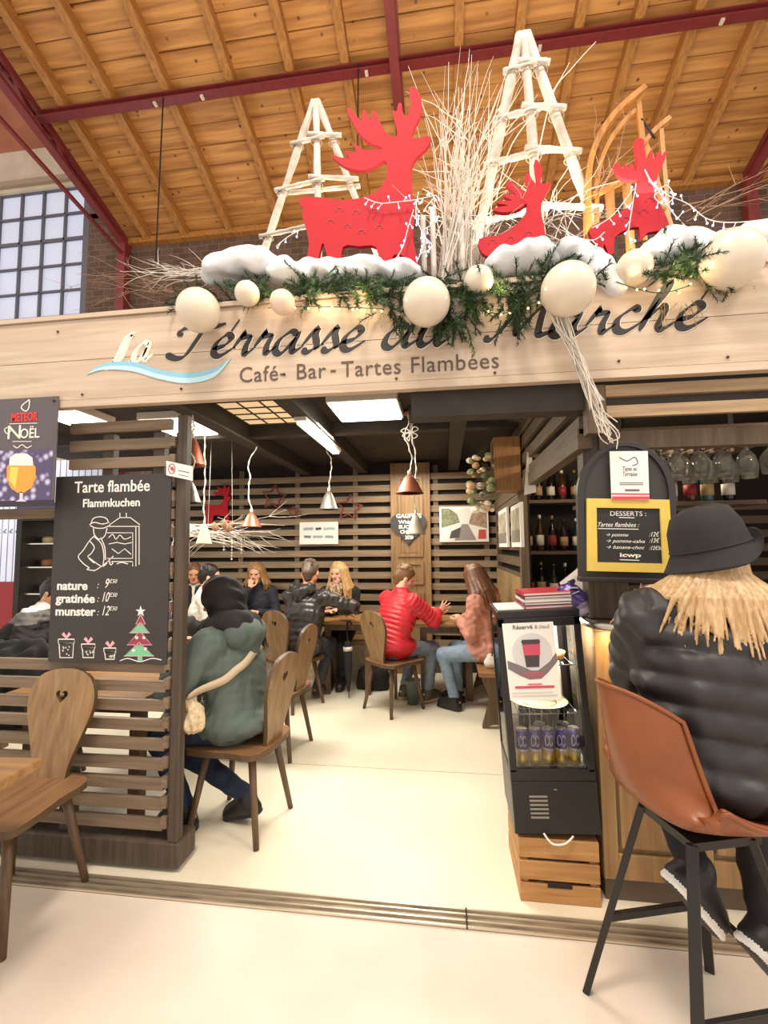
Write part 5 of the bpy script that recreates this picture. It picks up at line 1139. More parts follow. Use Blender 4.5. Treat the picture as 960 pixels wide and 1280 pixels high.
for i in range(54):
    x0 = onY(r2.uniform(536, 592), 335, 2.28); top_ = onY(r2.choice([r2.uniform(585, 612)] * 2 + [r2.uniform(536, 640), r2.uniform(535, 570)]), r2.uniform(62, 220), 2.28)
    d = Vector((top_.x - x0.x, r2.uniform(-0.12, 0.12), top_.z - 2.75)); twig(b, (x0.x, 2.28 + r2.uniform(-0.06, 0.06), 2.668), d, d.length * 0.95, r2.uniform(0.0035, 0.006), 0.22, 3, r2)
tb = b.build('twig_bundle', TWM); tag(tb, 'tall upright bundle of white painted twigs between the reindeer', 'twigs')
for x, h, l in ((529, 3.16, 'short white stick'), (541, 3.2, 'slightly taller white stick'), (577, 3.18, 'white stick beyond the bundle')):
    q = onY(x, 300, 2.2); o = MB().tube([(q.x, 2.2, 2.666), (q.x + 0.003, 2.2, 2.9), (q.x, 2.2, h)], [0.016, 0.014, 0.013], 8).build('birch_stick', BIRCH); tag(o, l + ' standing upright at the foot of the twig bundle', 'stick')
b = MB(); r2 = random.Random(5)
for i in range(13):
    s0 = onY(268 + r2.uniform(-8, 20), 345 + r2.uniform(-6, 6), 2.08); e0 = onY(r2.uniform(160, 240), r2.uniform(308, 352), 2.08 + r2.uniform(-0.1, 0.25)); twig(b, s0, e0 - s0, (e0 - s0).length, 0.0034, 0.25, 3, r2)
tag(b.build('twig_spray', TWM), 'spray of white twigs reaching sideways past the end of the garland', 'twigs')
b = MB(); r2 = random.Random(6)
for i in range(16):
    s0 = onY(r2.uniform(150, 260), r2.uniform(345, 372), 2.10 + r2.uniform(0.1, 0.3)); e0 = onY(r2.uniform(70, 240), r2.uniform(318, 388), 2.3 + r2.uniform(0.0, 0.3)); e0.z = max(e0.z, 2.72); twig(b, s0, e0 - s0, (e0 - s0).length, 0.0022, 0.3, 3, r2)
tag(b.build('twig_spray', TWB), 'thin bare brown twigs in front of the brick wall beyond the garland end', 'twigs')
b = MB(); r2 = random.Random(8)
for i in range(34):
    pth = [(688 + r2.uniform(-14, 14), 372 + r2.uniform(-6, 8)), (700 + r2.uniform(-8, 14), 405), (725 + r2.uniform(-8, 8), 455 + r2.uniform(-8, 8)), (746 + r2.uniform(-9, 9), 505 + r2.uniform(-10, 10)), (762 + r2.uniform(-13, 13), 535 + r2.uniform(-10, 10)), (768 + r2.uniform(-10, 8), 556 + r2.uniform(-8, 6))]
    k = r2.randint(3, 6); Y = r2.uniform(1.88, 1.935)
    b.tube(catmull([onY(*p, Y - 0.01 * j * 0) for j, p in enumerate(pth[:k])], 4), 0.0023, 5, cap=False)
tag(b.build('willow_twigs', TWM), 'hanging bunch of white willow twigs falling from the garland to the dessert board', 'twigs')
b = MB(); r2 = random.Random(9)
for i in range(34):
    s0 = onY(r2.uniform(600, 730), r2.uniform(285, 325), 2.24 + r2.uniform(-0.05, 0.1)); e0 = onY(r2.uniform(600, 770), r2.uniform(215, 320), 2.24 + r2.uniform(-0.05, 0.1)); twig(b, s0, e0 - s0 + Vector((0, 0, 0.15)), (e0 - s0).length * 1.15, 0.0032, 0.4, 2, r2, 0.06)
for pts in ([(668, 215), (690, 120), (715, 85), (745, 52)], [(620, 250), (640, 180), (690, 115), (712, 78)]): b.tube(catmull([onY(*p, 2.3) for p in pts], 6), [0.0035 * (1 - 0.03 * i) for i in range(6 * (len(pts) - 1) + 1)], 5)
tag(b.build('tangled_twigs', TWM), 'tangle of curved white twigs around the lying reindeer', 'twigs')
b = MB(); r2 = random.Random(11)
for i in range(9):
    s0 = onY(r2.uniform(850, 890), r2.uniform(255, 285), 2.5); e0 = onY(r2.uniform(890, 985), r2.uniform(190, 265), 2.5); twig(b, s0, e0 - s0, (e0 - s0).length, 0.003, 0.2, 2, r2)
for i in range(8):
    s0 = onY(r2.uniform(740, 752), r2.uniform(220, 245), 2.42); e0 = onY(r2.uniform(752, 785), r2.uniform(150, 200), 2.42); twig(b, s0, e0 - s0, (e0 - s0).length * 1.2, 0.003, 0.5, 2, r2)
tag(b.build('twig_spray', TWB), 'bare brown twigs reaching across the roof beyond the sled', 'twigs')

# sled standing on its end
SLW = wood('sled_ash', 'b8803e', '8c5a26', 'Z', 0.35, 2.0)
sl = thing('wooden_sled', 'old wooden sled with curved runners standing on end behind the small reindeer', 'sled', (0, 0, 0))
def pl(pts, Y): return catmull([onY(*p, Y) for p in pts], 6)
def strip(pts, w, h, up, name):
    return MB().sweep(pts, h, w, up).build(name, SLW, sl)
ra = pl([(735, 312), (734, 250), (737, 205), (750, 170), (772, 140), (805, 112)], 2.42); rb_ = pl([(838, 290), (822, 240), (812, 200), (806, 182), (818, 165), (836, 150)], 2.78)
bt = ra[0].copy(); 
for pts, nm in ((ra, 'runner'), (rb_, 'runner')):
    p = [pts[0] + Vector((0, 0, -(pts[0].z - 2.67)))] + pts; strip(p, 0.05, 0.028, (0, 1, 0), nm)
inn = [p + Vector((0.05, 0.02, -0.03)) for p in ra[2:-4]]; strip([inn[0] + Vector((0, 0, -0.3))] + inn, 0.03, 0.022, (0, 1, 0), 'side_rail')
for a, c in (((797, 122), (803, 178)), ((826, 162), (836, 285))):
    Y = 2.43 if a[0] < 800 else 2.77; p, q = onY(*a, Y), onY(*c, Y); MB().bar(p, q, 0.024, 0.02, 0, (0, 1, 0)).build('strut', SLW, sl)
p, q = onY(802, 150, 2.42), onY(818, 172, 2.78); MB().tube([p, q], 0.008, 8).build('cross_rod', M_blkm, sl)
p, q = onY(740, 245, 2.42), onY(822, 205, 2.78); MB().tube([p, q], 0.018, 8).build('cross_bar', SLW, sl)
p, q = onY(738, 285, 2.42), onY(832, 262, 2.78); MB().tube([p, q], 0.018, 8).build('cross_bar', SLW, sl)
for f in (0.25, 0.5, 0.75):
    a = onY(738, 300, 2.42).lerp(onY(832, 280, 2.78), f); c = onY(739, 245, 2.42).lerp(onY(822, 207, 2.78), f); a.z = 2.67; MB().bar(a, c, 0.045, 0.012, 0, (0, 1, 0)).build('seat_slat', SLW, sl)

# cotton snow
SNOW = mat('cotton_snow', 'dcdde2', 0.9, bump=0.25, bscale=35)
def snow(label, pts, rad, Y, seed):
    P = []; r2 = random.Random(seed); q = [onY(*p, Y) for p in pts]; q = catmull(q, 4)
    for a, c in zip(q[:-1], q[1:]): P.append(rc(a, c, rad * r2.uniform(0.8, 1.15), rad * r2.uniform(0.8, 1.15), 0.05, fl=((0, 1, 0), 1.3)))
    o = field_obj('cotton_snow', P, 0.014, SNOW, None, wr=0.008, wl=0.10, seed=seed, smooth_it=2); tag(o, label, 'fake snow', 'cotton snow along the garland')
    return o
snow('mound of cotton snow at the garland end by the twig spray', [(262, 343), (285, 334), (318, 328), (338, 332)], 0.040, 2.08, 1)
snow('low roll of cotton snow at the feet of the big reindeer', [(345, 340), (400, 342), (460, 340), (520, 343)], 0.040, 2.06, 2)
snow('puff of cotton snow hiding the lying reindeer legs', [(620, 332), (655, 324), (690, 326)], 0.045, 2.07, 3)
snow('strip of cotton snow draped down beside the large bauble under the pole tree', [(705, 312), (735, 328), (752, 348), (768, 368)], 0.036, 2.03, 4)
snow('domed cotton snow in front of the sled', [(808, 330), (835, 315), (862, 314), (880, 328)], 0.050, 2.10, 5)
snow('cotton snow behind the largest bauble', [(890, 318), (925, 305), (960, 300), (990, 300)], 0.048, 2.14, 6)

# fir garland
FIR = mat('fir_needles', '3e5a34', 0.6, noise=0.3, nscale=18); FIRD = mat('fir_needles_dark', '2a4226', 0.6, noise=0.3, nscale=18)
def sprig(mb, base, d, L, r2, mi=0, nl=0.038):
    d = Vector(d).normalized(); u = d.orthogonal().normalized(); w = d.cross(u); n = int(L / 0.0045); p = Vector(base); vs = []; fs = []
    bend = Vector((r2.gauss(0, .15), r2.gauss(0, .15), -0.25)); pts = []
    for i in range(n):
        f = i / n; q = p + d * L * f + bend * L * f * f * 0.5
        if i % 4 == 0: pts.append(q)
        for k in range(2):
            a = r2.uniform(0, 6.28); o = (u * math.cos(a) + w * math.sin(a)); nd = (d * 0.75 + o).normalized(); s = nd.cross(o).normalized() * 0.0024; ll = nl * (1 - 0.45 * f) * r2.uniform(.8, 1.1); m = len(vs)
            vs += [q - s, q + s, q + nd * ll]; fs.append((m, m + 1, m + 2))
    mb.add(vs, fs, mi)
    if len(pts) > 1: mb.tube(pts, 0.0022, 4, mi, cap=False)
gar = thing('fir_garland', 'green fir garland with drooping sprays running along the top of the fascia sign', 'garland', (0, 0, 0))
r2 = random.Random(21)
def spray(name, spots, mi_mix=0.5):
    b = MB()
    for (px, py, Y, dx, dz, L, cnt, sx, sy) in spots:
        for _ in range(int(cnt * 1.7)):
            q = onY(px + r2.uniform(-sx, sx), py + r2.uniform(-sy, sy), Y + r2.uniform(-0.06, 0.06))
            sprig(b, q, (dx + r2.gauss(0, 0.5), r2.uniform(-0.7, 0.2), dz + r2.gauss(0, 0.35)), L * r2.uniform(0.7, 1.2), r2, 0 if r2.random() < mi_mix else 1)
    return b.build(name, [FIR, FIRD], gar, fixn=False)
b = MB(); b.tube(catmull([onY(px, py, 2.06) for px, py in ((225, 382), (330, 372), (450, 366), (560, 362), (680, 356), (800, 348), (900, 338), (985, 325))], 6), 0.010, 6); b.build('core_wire', mat('garland_core', '4a3c2a', 0.8), gar)
spray('fir_spray', [(262, 378, 2.04, -0.6, 0.2, 0.12, 14, 40, 8), (340, 366, 2.02, 0.2, 0.1, 0.11, 34, 55, 9), (430, 360, 2.0, 0.3, 0.0, 0.12, 46, 60, 10)], 0.55)
spray('fir_spray', [(500, 362, 1.99, 0.2, -0.3, 0.12, 34, 45, 14), (490, 385, 1.965, 0.1, -0.6, 0.12, 9, 26, 14)], 0.5)
spray('fir_spray', [(575, 365, 1.985, 0.0, -0.4, 0.12, 40, 32, 18), (568, 395, 1.96, 0.0, -0.9, 0.11, 16, 22, 16)], 0.5)
spray('fir_spray', [(655, 360, 1.985, 0.2, -0.2, 0.11, 38, 35, 14), (640, 388, 1.955, 0.0, -0.8, 0.09, 10, 14, 14), (700, 342, 2.0, 0.1, 0.2, 0.10, 16, 25, 8)], 0.5)
spray('fir_spray', [(770, 350, 2.02, 0.2, 0.1, 0.10, 12, 30, 6), (848, 335, 1.985, 0.0, 0.0, 0.12, 34, 28, 12), (838, 300, 2.12, 0.1, 0.4, 0.10, 7, 14, 6), (900, 350, 2.0, 0.2, -0.1, 0.1, 10, 20, 6)], 0.4)
# dried golden sprigs under the garland
b = MB()
for i in range(16):
    q = onY(r2.choice([r2.uniform(380, 520), r2.uniform(590, 660), r2.uniform(800, 870)]), r2.uniform(375, 388), 1.968); twig(b, q, (r2.gauss(0, .4), -0.15, -1), r2.uniform(0.04, 0.12), 0.0018, 0.3, 3, r2); b.build('dry_sprig', mat('dry_gold', '8f7038', 0.7), gar); b = MB()

# baubles
PEARL = mat('pearl_white_bauble', 'e2d5c2', 0.25, coat=0.3, noise=0.03, nscale=14); PEARLB = mat('bauble_rose', 'ecd2bc', 0.3)
for i, (px, py, r, lab_) in enumerate([(248, 388, 28, 'large white bauble at the very end of the garland over the letter T'), (309, 367, 16, 'small white bauble beside the large one at the garland end'), (353, 378, 16, 'small warm white bauble hanging over the first word of the sign'),
        (533, 378, 29, 'large white bauble hanging under the twig bundle'), (598, 351, 18, 'small white bauble in the fir beneath the lying reindeer'), (710, 362, 31, 'large white bauble above the hanging willow twigs'), (793, 335, 20, 'medium white bauble under the small reindeer'), (914, 325, 31, 'largest white bauble of all, on the snow past the sled')]):
    k = 1.93 / F * 1.05; rad = r * k * (1.06 if px > 850 else 1.0); Y = 1.97 - rad - 0.005 if py > 340 else 2.0 - rad * 0.2
    if i == 4: Y = 1.93
    if i == 6: Y = 1.95
    if i == 7: Y = 1.93
    c = onY(px, py, Y); t = thing('bauble', lab_, 'bauble', c, 0, 'white baubles on the garland')
    MB().ball((0, 0, 0), rad * Y / 1.93, seg=32).build('globe', PEARLB if i == 2 else PEARL, t)
    rr_ = rad * Y / 1.93
    MB().lathe([(rr_ * 0.16, rr_ * 0.97), (rr_ * 0.16, rr_ * 1.08), (0, rr_ * 1.08)], 12).build('cap', M_alu, t)
    MB().tube([(0, 0, rr_ * 1.07), (0.004, 0.02, rr_ * 1.07 + 0.02), (0.0, 0.05, rr_ * 1.07 + 0.035)], 0.0015, 5).build('hanger', M_alu, t)

# fairy lights
BULB = mat('cool_bulb', 'c8d4ff', 0.3, emit='9fb2ff', estr=4.0); WARMB = mat('warm_bulb', 'ffe2a0', 0.3, emit='ffc860', estr=14.0); WIREM = mat('white_wire', 'e8e4e0', 0.5)
def fairy(label, paths, Y, drop=0.035, step=10, bm=BULB, wm=WIREM, br=0.0045):
    t = thing('fairy_lights', label, 'fairy lights', (0, 0, 0)); cnt = 0
    for pts in paths:
        w = MB(); p = catmull([onY(*q, Y) for q in pts], 8); w.tube(p, 0.0022, 5, cap=False); acc = 0
        for a, c in zip(p[:-1], p[1:]):
            acc += (c - a).length
            if acc > step * 0.0038:
                acc = 0; e = c + Vector((rng.uniform(-0.02, 0.02), rng.uniform(-0.012, 0.0), rng.choice([-1, -1, 0.7]) * drop * rng.uniform(.6, 1.2))); w.tube([c, e], 0.0020, 5, cap=False)
                if cnt < 95: MB().ball(e, br, seg=8).build('bulb', bm, t)
                cnt += 1
        w.build('wire', wm, t)
    return t
fairy('string of cool white fairy lights looped over the big reindeer', [[(345, 308), (360, 296), (378, 286)], [(455, 247), (475, 254), (500, 252), (518, 250), (545, 244)], [(517, 262), (510, 285), (503, 310), (490, 330)], [(523, 240), (520, 270), (530, 300), (521, 328)], [(390, 330), (410, 334), (430, 330)], [(528, 236), (542, 246), (532, 262), (546, 276), (528, 290), (540, 308), (524, 318)], [(380, 372), (410, 362), (440, 370), (470, 358)]], 2.12, 0.03, 7)
fairy('string of cool white fairy lights draped from the small reindeer over the snow', [[(806, 212), (815, 228), (833, 243), (860, 255), (885, 274), (920, 278), (975, 272)], [(818, 230), (838, 262), (862, 288), (875, 298)], [(795, 230), (790, 260), (786, 290), (790, 310)], [(740, 285), (765, 270), (792, 236)], [(812, 225), (822, 236), (834, 232), (842, 246), (830, 256), (818, 246), (826, 238)], [(700, 282), (720, 296), (742, 300), (756, 290)]], 2.13, 0.03, 9)
fairy('warm fairy lights tucked under the fir garland against the sign', [[(335, 385), (380, 383), (430, 384), (480, 386)], [(600, 388), (625, 392), (650, 386), (668, 378)], [(770, 352), (800, 362), (830, 366), (865, 356)]], 1.945, 0.012, 11, WARMB, mat('green_wire', '3c4a34', 0.6), 0.004)
for px, py in ((345, 378), (400, 378), (455, 378), (625, 372), (790, 352), (850, 350), (925, 350)): 
    q = onY(px, py, 1.93); lamp('fairy_glow', 'POINT', (q.x, 1.90, q.z + 0.03), 0.5, (1.0, 0.74, 0.38), 0.02)

# ================================================================== INSIDE THE STALL
COPPER = mat('copper_shade', '9c5a44', 0.4, 0.35, noise=0.1, nscale=14); TIN = mat('tin_shade', '827c72', 0.4, 0.5, noise=0.1, nscale=14); CRSH = mat('cream_shade', 'cfc2a8', 0.5); CORD = mat('white_cord', 'ece6dc', 0.6)
def pendant(label, px, yt, yb, hw, Y, m, wig=0.03, flare=1.0, top_=2.56, seed=0, hook=None):
    a = onY(px, yt, Y); c = onY(px, yb, Y); h = a.z - c.z; k = Y / F * 1.05; r = hw * k; r2 = random.Random(seed)
    t = thing('pendant_lamp', label, 'pendant lamp', (c.x, Y, c.z), 0, 'metal pendant lamps in the stall')
    prof = [(r * 1.0, 0), (r * 0.93, h * 0.06), (r * 0.62, h * 0.55), (r * 0.42, h * 0.80), (r * 0.22, h * 0.98), (r * 0.10, h)]
    prof += [(p[0] - 0.003, p[1] - 0.002) for p in prof[::-1][1:-1]] + [(r - 0.003, 0.0)]
    MB().lathe(prof, 22).build('shade', m, t)
    MB().lathe([(r * 0.14, h), (r * 0.14, h + 0.03), (0.004, h + 0.04)], 12).build('socket_cap', M_lhouse, t)
    MB().ball((0, 0, h * 0.25), r * 0.33, seg=12).build('bulb', mat('lamp_bulb', 'fff0d8', 0.4, emit='ffe6c0', estr=1.0), t)
    zt = top_ - c.z; hx, hy = hook or (0, 0)
    pts = [(0, 0, h + 0.03)]
    for f in (0.2, 0.4, 0.6, 0.8): pts.append((hx * f + r2.uniform(-wig, wig), hy * f + r2.uniform(-wig, wig), h + 0.03 + (zt - h - 0.03) * f))
    pts.append((hx, hy, zt)); cc = catmull(pts, 6)
    MB().tube(cc, 0.003, 6).tube([p + Vector((0.008 * math.sin(i * 1.1), 0.008 * math.cos(i * 1.1), 0)) for i, p in enumerate(cc)], 0.003, 6).build('cord', CORD, t)
    MB().lathe([(0.045, zt - 0.03), (0.05, zt - 0.015), (0.02, zt)], 16).build('ceiling_rose', COPPER if m is COPPER else TIN, t)
    return t
pendant('copper cone pendant half hidden behind the corner post', 240, 548, 582, 17, 3.25, COPPER, 0.01, seed=1)
pendant('grey tin bell pendant beside the corner post, lower than the copper one', 237, 602, 629, 15, 2.9, TIN, 0.02, seed=2)
pendant('cream bell pendant hanging lowest near the white twig bundle', 255, 655, 680, 10, 3.7, CRSH, 0.02, seed=3)
pendant('copper pendant hanging between the red wall reindeer and the wicker stars', 314, 641, 659, 13, 3.9, COPPER, 0.035, seed=4)
pendant('tin bell pendant hanging in front of the wicker stars', 411, 614, 637, 12, 4.3, TIN, 0.03, seed=5)
pendant('copper pendant with knotted white cord near the panelled door', 512, 594, 617, 17, 3.5, COPPER, 0.035, seed=6)
pendant('cream bell pendant hanging just under the knotted copper pendant', 520, 644, 668, 12, 3.62, CRSH, 0.025, seed=7)
kn = MB()
q = onY(513, 540, 3.44)
for s_ in ((-0.06, 0.01), (-0.05, -0.025), (0.05, 0.02), (0.045, -0.03), (0.0, 0.06), (-0.02, -0.05)): kn.tube(catmull([q, q + Vector((s_[0] * 0.6, 0, s_[1] + 0.02)), q + Vector((s_[0] * 1.2, 0, s_[1])), q + Vector((s_[0] * 0.5, 0, s_[1] - 0.02)), q]), 0.004, 5)
kn.tube([q, q + Vector((0.005, 0.02, 2.50 - q.z + 0.05))], 0.004, 5)
tag(kn.build('cord_knot', CORD), 'bow of white lamp cord tied up under the ceiling light', 'cord')
# white twig bundle with pine cones hanging in the stall
b = MB(); r2 = random.Random(31)
for i in range(40):
    s0 = onY(r2.uniform(225, 290), r2.uniform(655, 672), 4.0); e0 = onY(r2.choice([r2.uniform(300, 358), r2.uniform(205, 240)]), r2.uniform(648, 698), 4.0); twig(b, s0 + Vector((0, r2.uniform(-.08, .08), 0)), e0 - s0, (e0 - s0).length, 0.004, 0.2, 2, r2)
q = onY(275, 664, 4.0)
hb = thing('twig_wreath', 'hanging bundle of white twigs with pine cones in front of the red wall reindeer', 'decoration', (0, 0, 0)); b.build('twigs', TWM, hb)
for dx, dz in ((-0.02, 0.03), (0.07, 0.05), (0.11, 0.02)): MB().lathe([(0, -0.04), (0.025, -0.02), (0.03, 0.0), (0.024, 0.03), (0.008, 0.055), (0, 0.06)], 12, 0, T(q.x + dx, 3.95, q.z + dz, R(30), R(20 * dx * 10))).build('pine_cone', mat('pine_cone', 'a88460', 0.8, bump=0.8, bscale=90), hb)
b = MB()
for x, n in ((290, 7), (302, 5), (280, 4)):
    p = onY(x, 672, 3.97); b.tube([p, p + Vector((0, 0, -0.028 * n))], 0.0015, 4)
    for k in range(n): b.ball(p + Vector((0, 0, -0.028 * (k + 1))), 0.008, seg=6)
b.build('bead_strand', mat('crystal_beads', 'e4e2de', 0.3), hb)
MB().tube([(q.x - 0.12, 4.0, q.z + 0.02), (q.x - 0.1, 4.0, 2.56)], 0.0015, 5).tube([(q.x + 0.12, 4.0, q.z + 0.02), (q.x + 0.1, 4.0, 2.56)], 0.0015, 5).build('hanging_wire', CORD, hb)
# wall things
WY = 5.57
def wp(px, py): p = onY(px, py, WY); return (p.x, p.z)
wd = thing('wall_reindeer', 'red reindeer cut-out fixed on the slatted back wall of the stall', 'reindeer', (0, WY - 0.02, 0))
sd = [(258, 657), (259, 638), (258, 630), (266, 632), (276, 631), (281, 624), (280, 618), (272, 620), (268, 615), (275, 615), (272, 608), (280, 612), (282, 605), (285, 612), (288, 607), (288, 616), (286, 620), (290, 622), (286, 628), (286, 640), (288, 657), (283, 657), (281, 645), (268, 645), (266, 657)]
MB().poly(c2([wp(*p) for p in sd], 2, True), 0.02).build('silhouette', REDP, wd)
WICK = mat('red_wicker', '8a4038', 0.7, noise=0.2, nscale=40)
for px, py, r, l in ((343, 622, 17, 'large red wicker star on the back wall, nearest the red reindeer'), (367, 640, 8, 'tiny red wicker star on the back wall under the large one'), (437, 635, 17, 'large red wicker star on the back wall above the white notice')):
    b = MB(); c = onY(px, py, WY - 0.03); k = WY / F; r2 = random.Random(px)
    for j in range(5):
        P_ = [Vector((c.x + (r if i % 2 == 0 else r * 0.48) * k * math.sin(i * math.pi / 5 + 0.15) + r2.uniform(-.01, .01), c.y - 0.006 * j, c.z + (r if i % 2 == 0 else r * 0.48) * k * math.cos(i * math.pi / 5 + 0.15) + r2.uniform(-.01, .01))) for i in range(10)]
        b.tube(P_, 0.006, 5, closed=True)
    o = b.build('wicker_star', WICK); tag(o, l, 'star', 'wicker stars on the wall')
wn = thing('wall_notice', 'white rectangular notice on the slatted wall under the wicker star', 'notice', (0, WY - 0.005, 0))
a, c = wp(375, 653), wp(423, 680); MB().box(a[0], c[0], -0.012, 0, c[1], a[1]).build('card', M_paper, wn); b = MB()
r2 = random.Random(55)
for y0, wds in ((661, ((380, 392), (395, 402), (405, 419))), (671, ((381, 389), (392, 404), (407, 417)))):
    for x0, x1 in wds: stroke(b, [wp(x0 + (x1 - x0) * i / 12, y0 + (2.2 if i % 2 else -2.2) * r2.uniform(0.5, 1)) for i in range(13)], 0.012, T(0, -0.0125, 0), 0, 0.002, 3)
b.build('lettering', mat('pale_blue_print', 'a8bcc4', 0.6), wn)
o = MB().box(wp(228, 675)[0], wp(238, 675)[0], WY - 0.02, WY - 0.012, wp(230, 706)[1], wp(230, 678)[1]).build('paper_strip', M_paper); tag(o, 'narrow white paper strip on the back wall close to the corner post', 'paper')
# panelled door leaf against the back wall
DW = wood('door_leaf_oak', '9a7a52', '7a5c3a', 'Z', 0.5, 2.0); dl = thing('door_leaf', 'tall panelled wooden door leaf standing against the slatted back wall', 'door', (0, WY - 0.04, 0))
a, c = wp(488, 580), wp(537, 580); x0, x1 = a[0], c[0]; MB().box(x0, x1, 0.0, 0.03, 0.0, a[1], bev=0.004).build('leaf', DW, dl)
for z0, z1 in ((0.15, 0.95), (1.05, 1.32), (1.38, 2.35)):
    b = MB(); b.box(x0 + 0.09, x1 - 0.09, -0.022, 0.0, z0, z0 + 0.035).box(x0 + 0.09, x1 - 0.09, -0.022, 0, z1 - 0.035, z1).box(x0 + 0.09, x0 + 0.125, -0.022, 0, z0 + 0.035, z1 - 0.035).box(x1 - 0.125, x1 - 0.09, -0.022, 0, z0 + 0.035, z1 - 0.035).box(x0 + 0.14, x1 - 0.14, -0.006, 0, z0 + 0.05, z1 - 0.05); b.build('panel', DW, dl)
hs = thing('heart_slate', 'heart-shaped chalk slate hanging on the panelled door', 'chalkboard', (0, WY - 0.065, 0)); cx, cz = wp(511, 659); k = 22 * WY / F * 1.02
MB().poly([(cx + x, cz + z) for x, z in heart_pts(k, 40)], 0.014).build('slate', mat('slate_grey', '3c3a3c', 0.6), hs); b = MB()
for s_, y0, x0_, x1_ in (('GAUFRES', 648, 496, 527), ('Whisky', 655, 499, 522), ('SUCRE', 661, 499, 520), ('CHOCO', 667, 501, 523), ('2€50', 674, 507, 517)):
    text_mesh(b, s_, 0.07 if s_ == 'GAUFRES' else 0.058, T(wp(x0_, y0)[0], -0.009, wp(x0_, y0)[1]), 0, 0.002, 0, fit=wp(x1_, y0)[0] - wp(x0_, y0)[0])
b.build('lettering', M_chalk, hs)
pc = thing('framed_picture', 'white framed colour photo of a street on the slatted back wall', 'picture', (0, WY - 0.03, 0)); a, c = wp(549, 634), wp(611, 677)
MB().box(a[0], c[0], 0, 0.02, c[1], a[1], bev=0.003).build('frame', M_paper, pc); b = MB(); w_, h_ = c[0] - a[0], a[1] - c[1]
def rp(x0, y0, x1, y1, mi): b.box(a[0] + w_ * x0, a[0] + w_ * x1, -0.004, 0.0, c[1] + h_ * y0, c[1] + h_ * y1, mi)
def qp(pts, mi): b.poly([(a[0] + w_ * x, c[1] + h_ * z) for x, z in pts], 0.002, T(0, -0.005 - 0.0003 * mi, 0), (), mi)
rp(0.04, 0.05, 0.96, 0.95, 0); qp([(0.04, 0.4), (0.42, 0.55), (0.36, 0.80), (0.2, 0.95), (0.04, 0.95)], 1); qp([(0.6, 0.5), (0.96, 0.38), (0.96, 0.95), (0.72, 0.92), (0.64, 0.72)], 2); qp([(0.3, 0.05), (0.75, 0.05), (0.58, 0.5), (0.46, 0.5)], 3); qp([(0.78, 0.08), (0.94, 0.08), (0.94, 0.34), (0.80, 0.34)], 4); qp([(0.06, 0.24), (0.24, 0.24), (0.22, 0.4), (0.1, 0.42)], 5); qp([(0.2, 0.1), (0.4, 0.12), (0.44, 0.42), (0.24, 0.3)], 6)
b.build('photo', [mat('ph_sky', 'e4e0d8', 0.5), mat('ph_leaf', '8a9070', 0.5, noise=0.4, nscale=30), mat('ph_house', 'a89078', 0.5, noise=0.4, nscale=30), mat('ph_road', '8c8480', 0.5), mat('ph_red', 'c04848', 0.5), mat('ph_white', 'f2eee8', 0.5), mat('ph_dark', '4c4844', 0.5)], pc)
# pictures and box on the side wall (plane X = 0.60)
for i, (pa, pb_, l) in enumerate((((625, 640), (637, 684), 'narrow white framed photo on the side wall, nearer the back corner'), ((641, 634), (655, 684), 'narrow white framed photo on the side wall, nearer the bar shelf'))):
    A, B = onX(*pa, 0.60), onX(*pb_, 0.60); t = thing('framed_picture', l, 'picture', (0.60, 0, 0), 0, None); y0, y1 = min(A.y, B.y), max(A.y, B.y); z0, z1 = B.z, A.z
    MB().box(-0.02, 0.005, y0, y1, z0, z1, bev=0.003).build('frame', M_paper, t); MB().box(-0.023, -0.02, y0 + 0.05, y1 - 0.05, z0 + 0.04, z1 - 0.04, 0).box(-0.0235, -0.02, y0 + 0.05, y1 - 0.05, z0 + 0.04, z0 + 0.14, 1).build('photo', [mat('ph_pale', 'b8b098', 0.5, noise=0.4, nscale=14), mat('ph_grey', '8a847a', 0.5, noise=0.3, nscale=20)], t)
bx = thing('wooden_box', 'open wooden box fixed high on the side wall with dried flowers', 'box', (0.505, 3.74, 1.93)); BXW = wood('box_pine', 'a87c4e', '845c34', 'Z', 0.6)
b = MB(); b.box(-0.11, 0.09, -0.12, -0.105, 0, 0.42).box(-0.11, 0.09, 0.105, 0.12, 0, 0.42).box(-0.11, 0.09, -0.105, 0.105, 0, 0.015).box(-0.11, 0.09, -0.105, 0.105, 0.405, 0.42).box(0.08, 0.09, -0.105, 0.105, 0.015, 0.405); b.build('box', BXW, bx)
fl_ = thing('dried_flowers', 'bunch of pale dried flowers and greenery spilling from the wall box', 'flowers', (0.40, 3.72, 1.90)); r2 = random.Random(41); b = MB()
for i in range(60): twig(b, (0.05, r2.uniform(-.08, .06), r2.uniform(0.02, 0.25)), (-1, r2.gauss(0, .5), r2.gauss(0.1, .8)), r2.uniform(0.12, 0.26), 0.003, 0.3, 2, r2)
b.build('stems', mat('dry_green', '6e7044', 0.8), fl_); b = MB()
for i in range(44): b.ball((r2.uniform(-0.20, 0.03), r2.uniform(-.1, .1), r2.uniform(-0.12, 0.32)), r2.uniform(0.018, 0.040), i % 3, 8, (1, 1, .8))
b.build('blossoms', [mat('petal_cream', 'f0e4d0', 0.8), mat('petal_peach', 'e0b48c', 0.8), mat('leaf_sage', '8a9468', 0.8)], fl_)
o = MB().poly([(-0.03, 0.0), (0.055, 0.02), (0.03, 0.30), (0.0, 0.31)], 0.004, T(0.60, 3.36, 1.86)).build('paper_sheet', M_paper); tag(o, 'white paper sheet pinned at the bar edge of the side wall', 'paper')
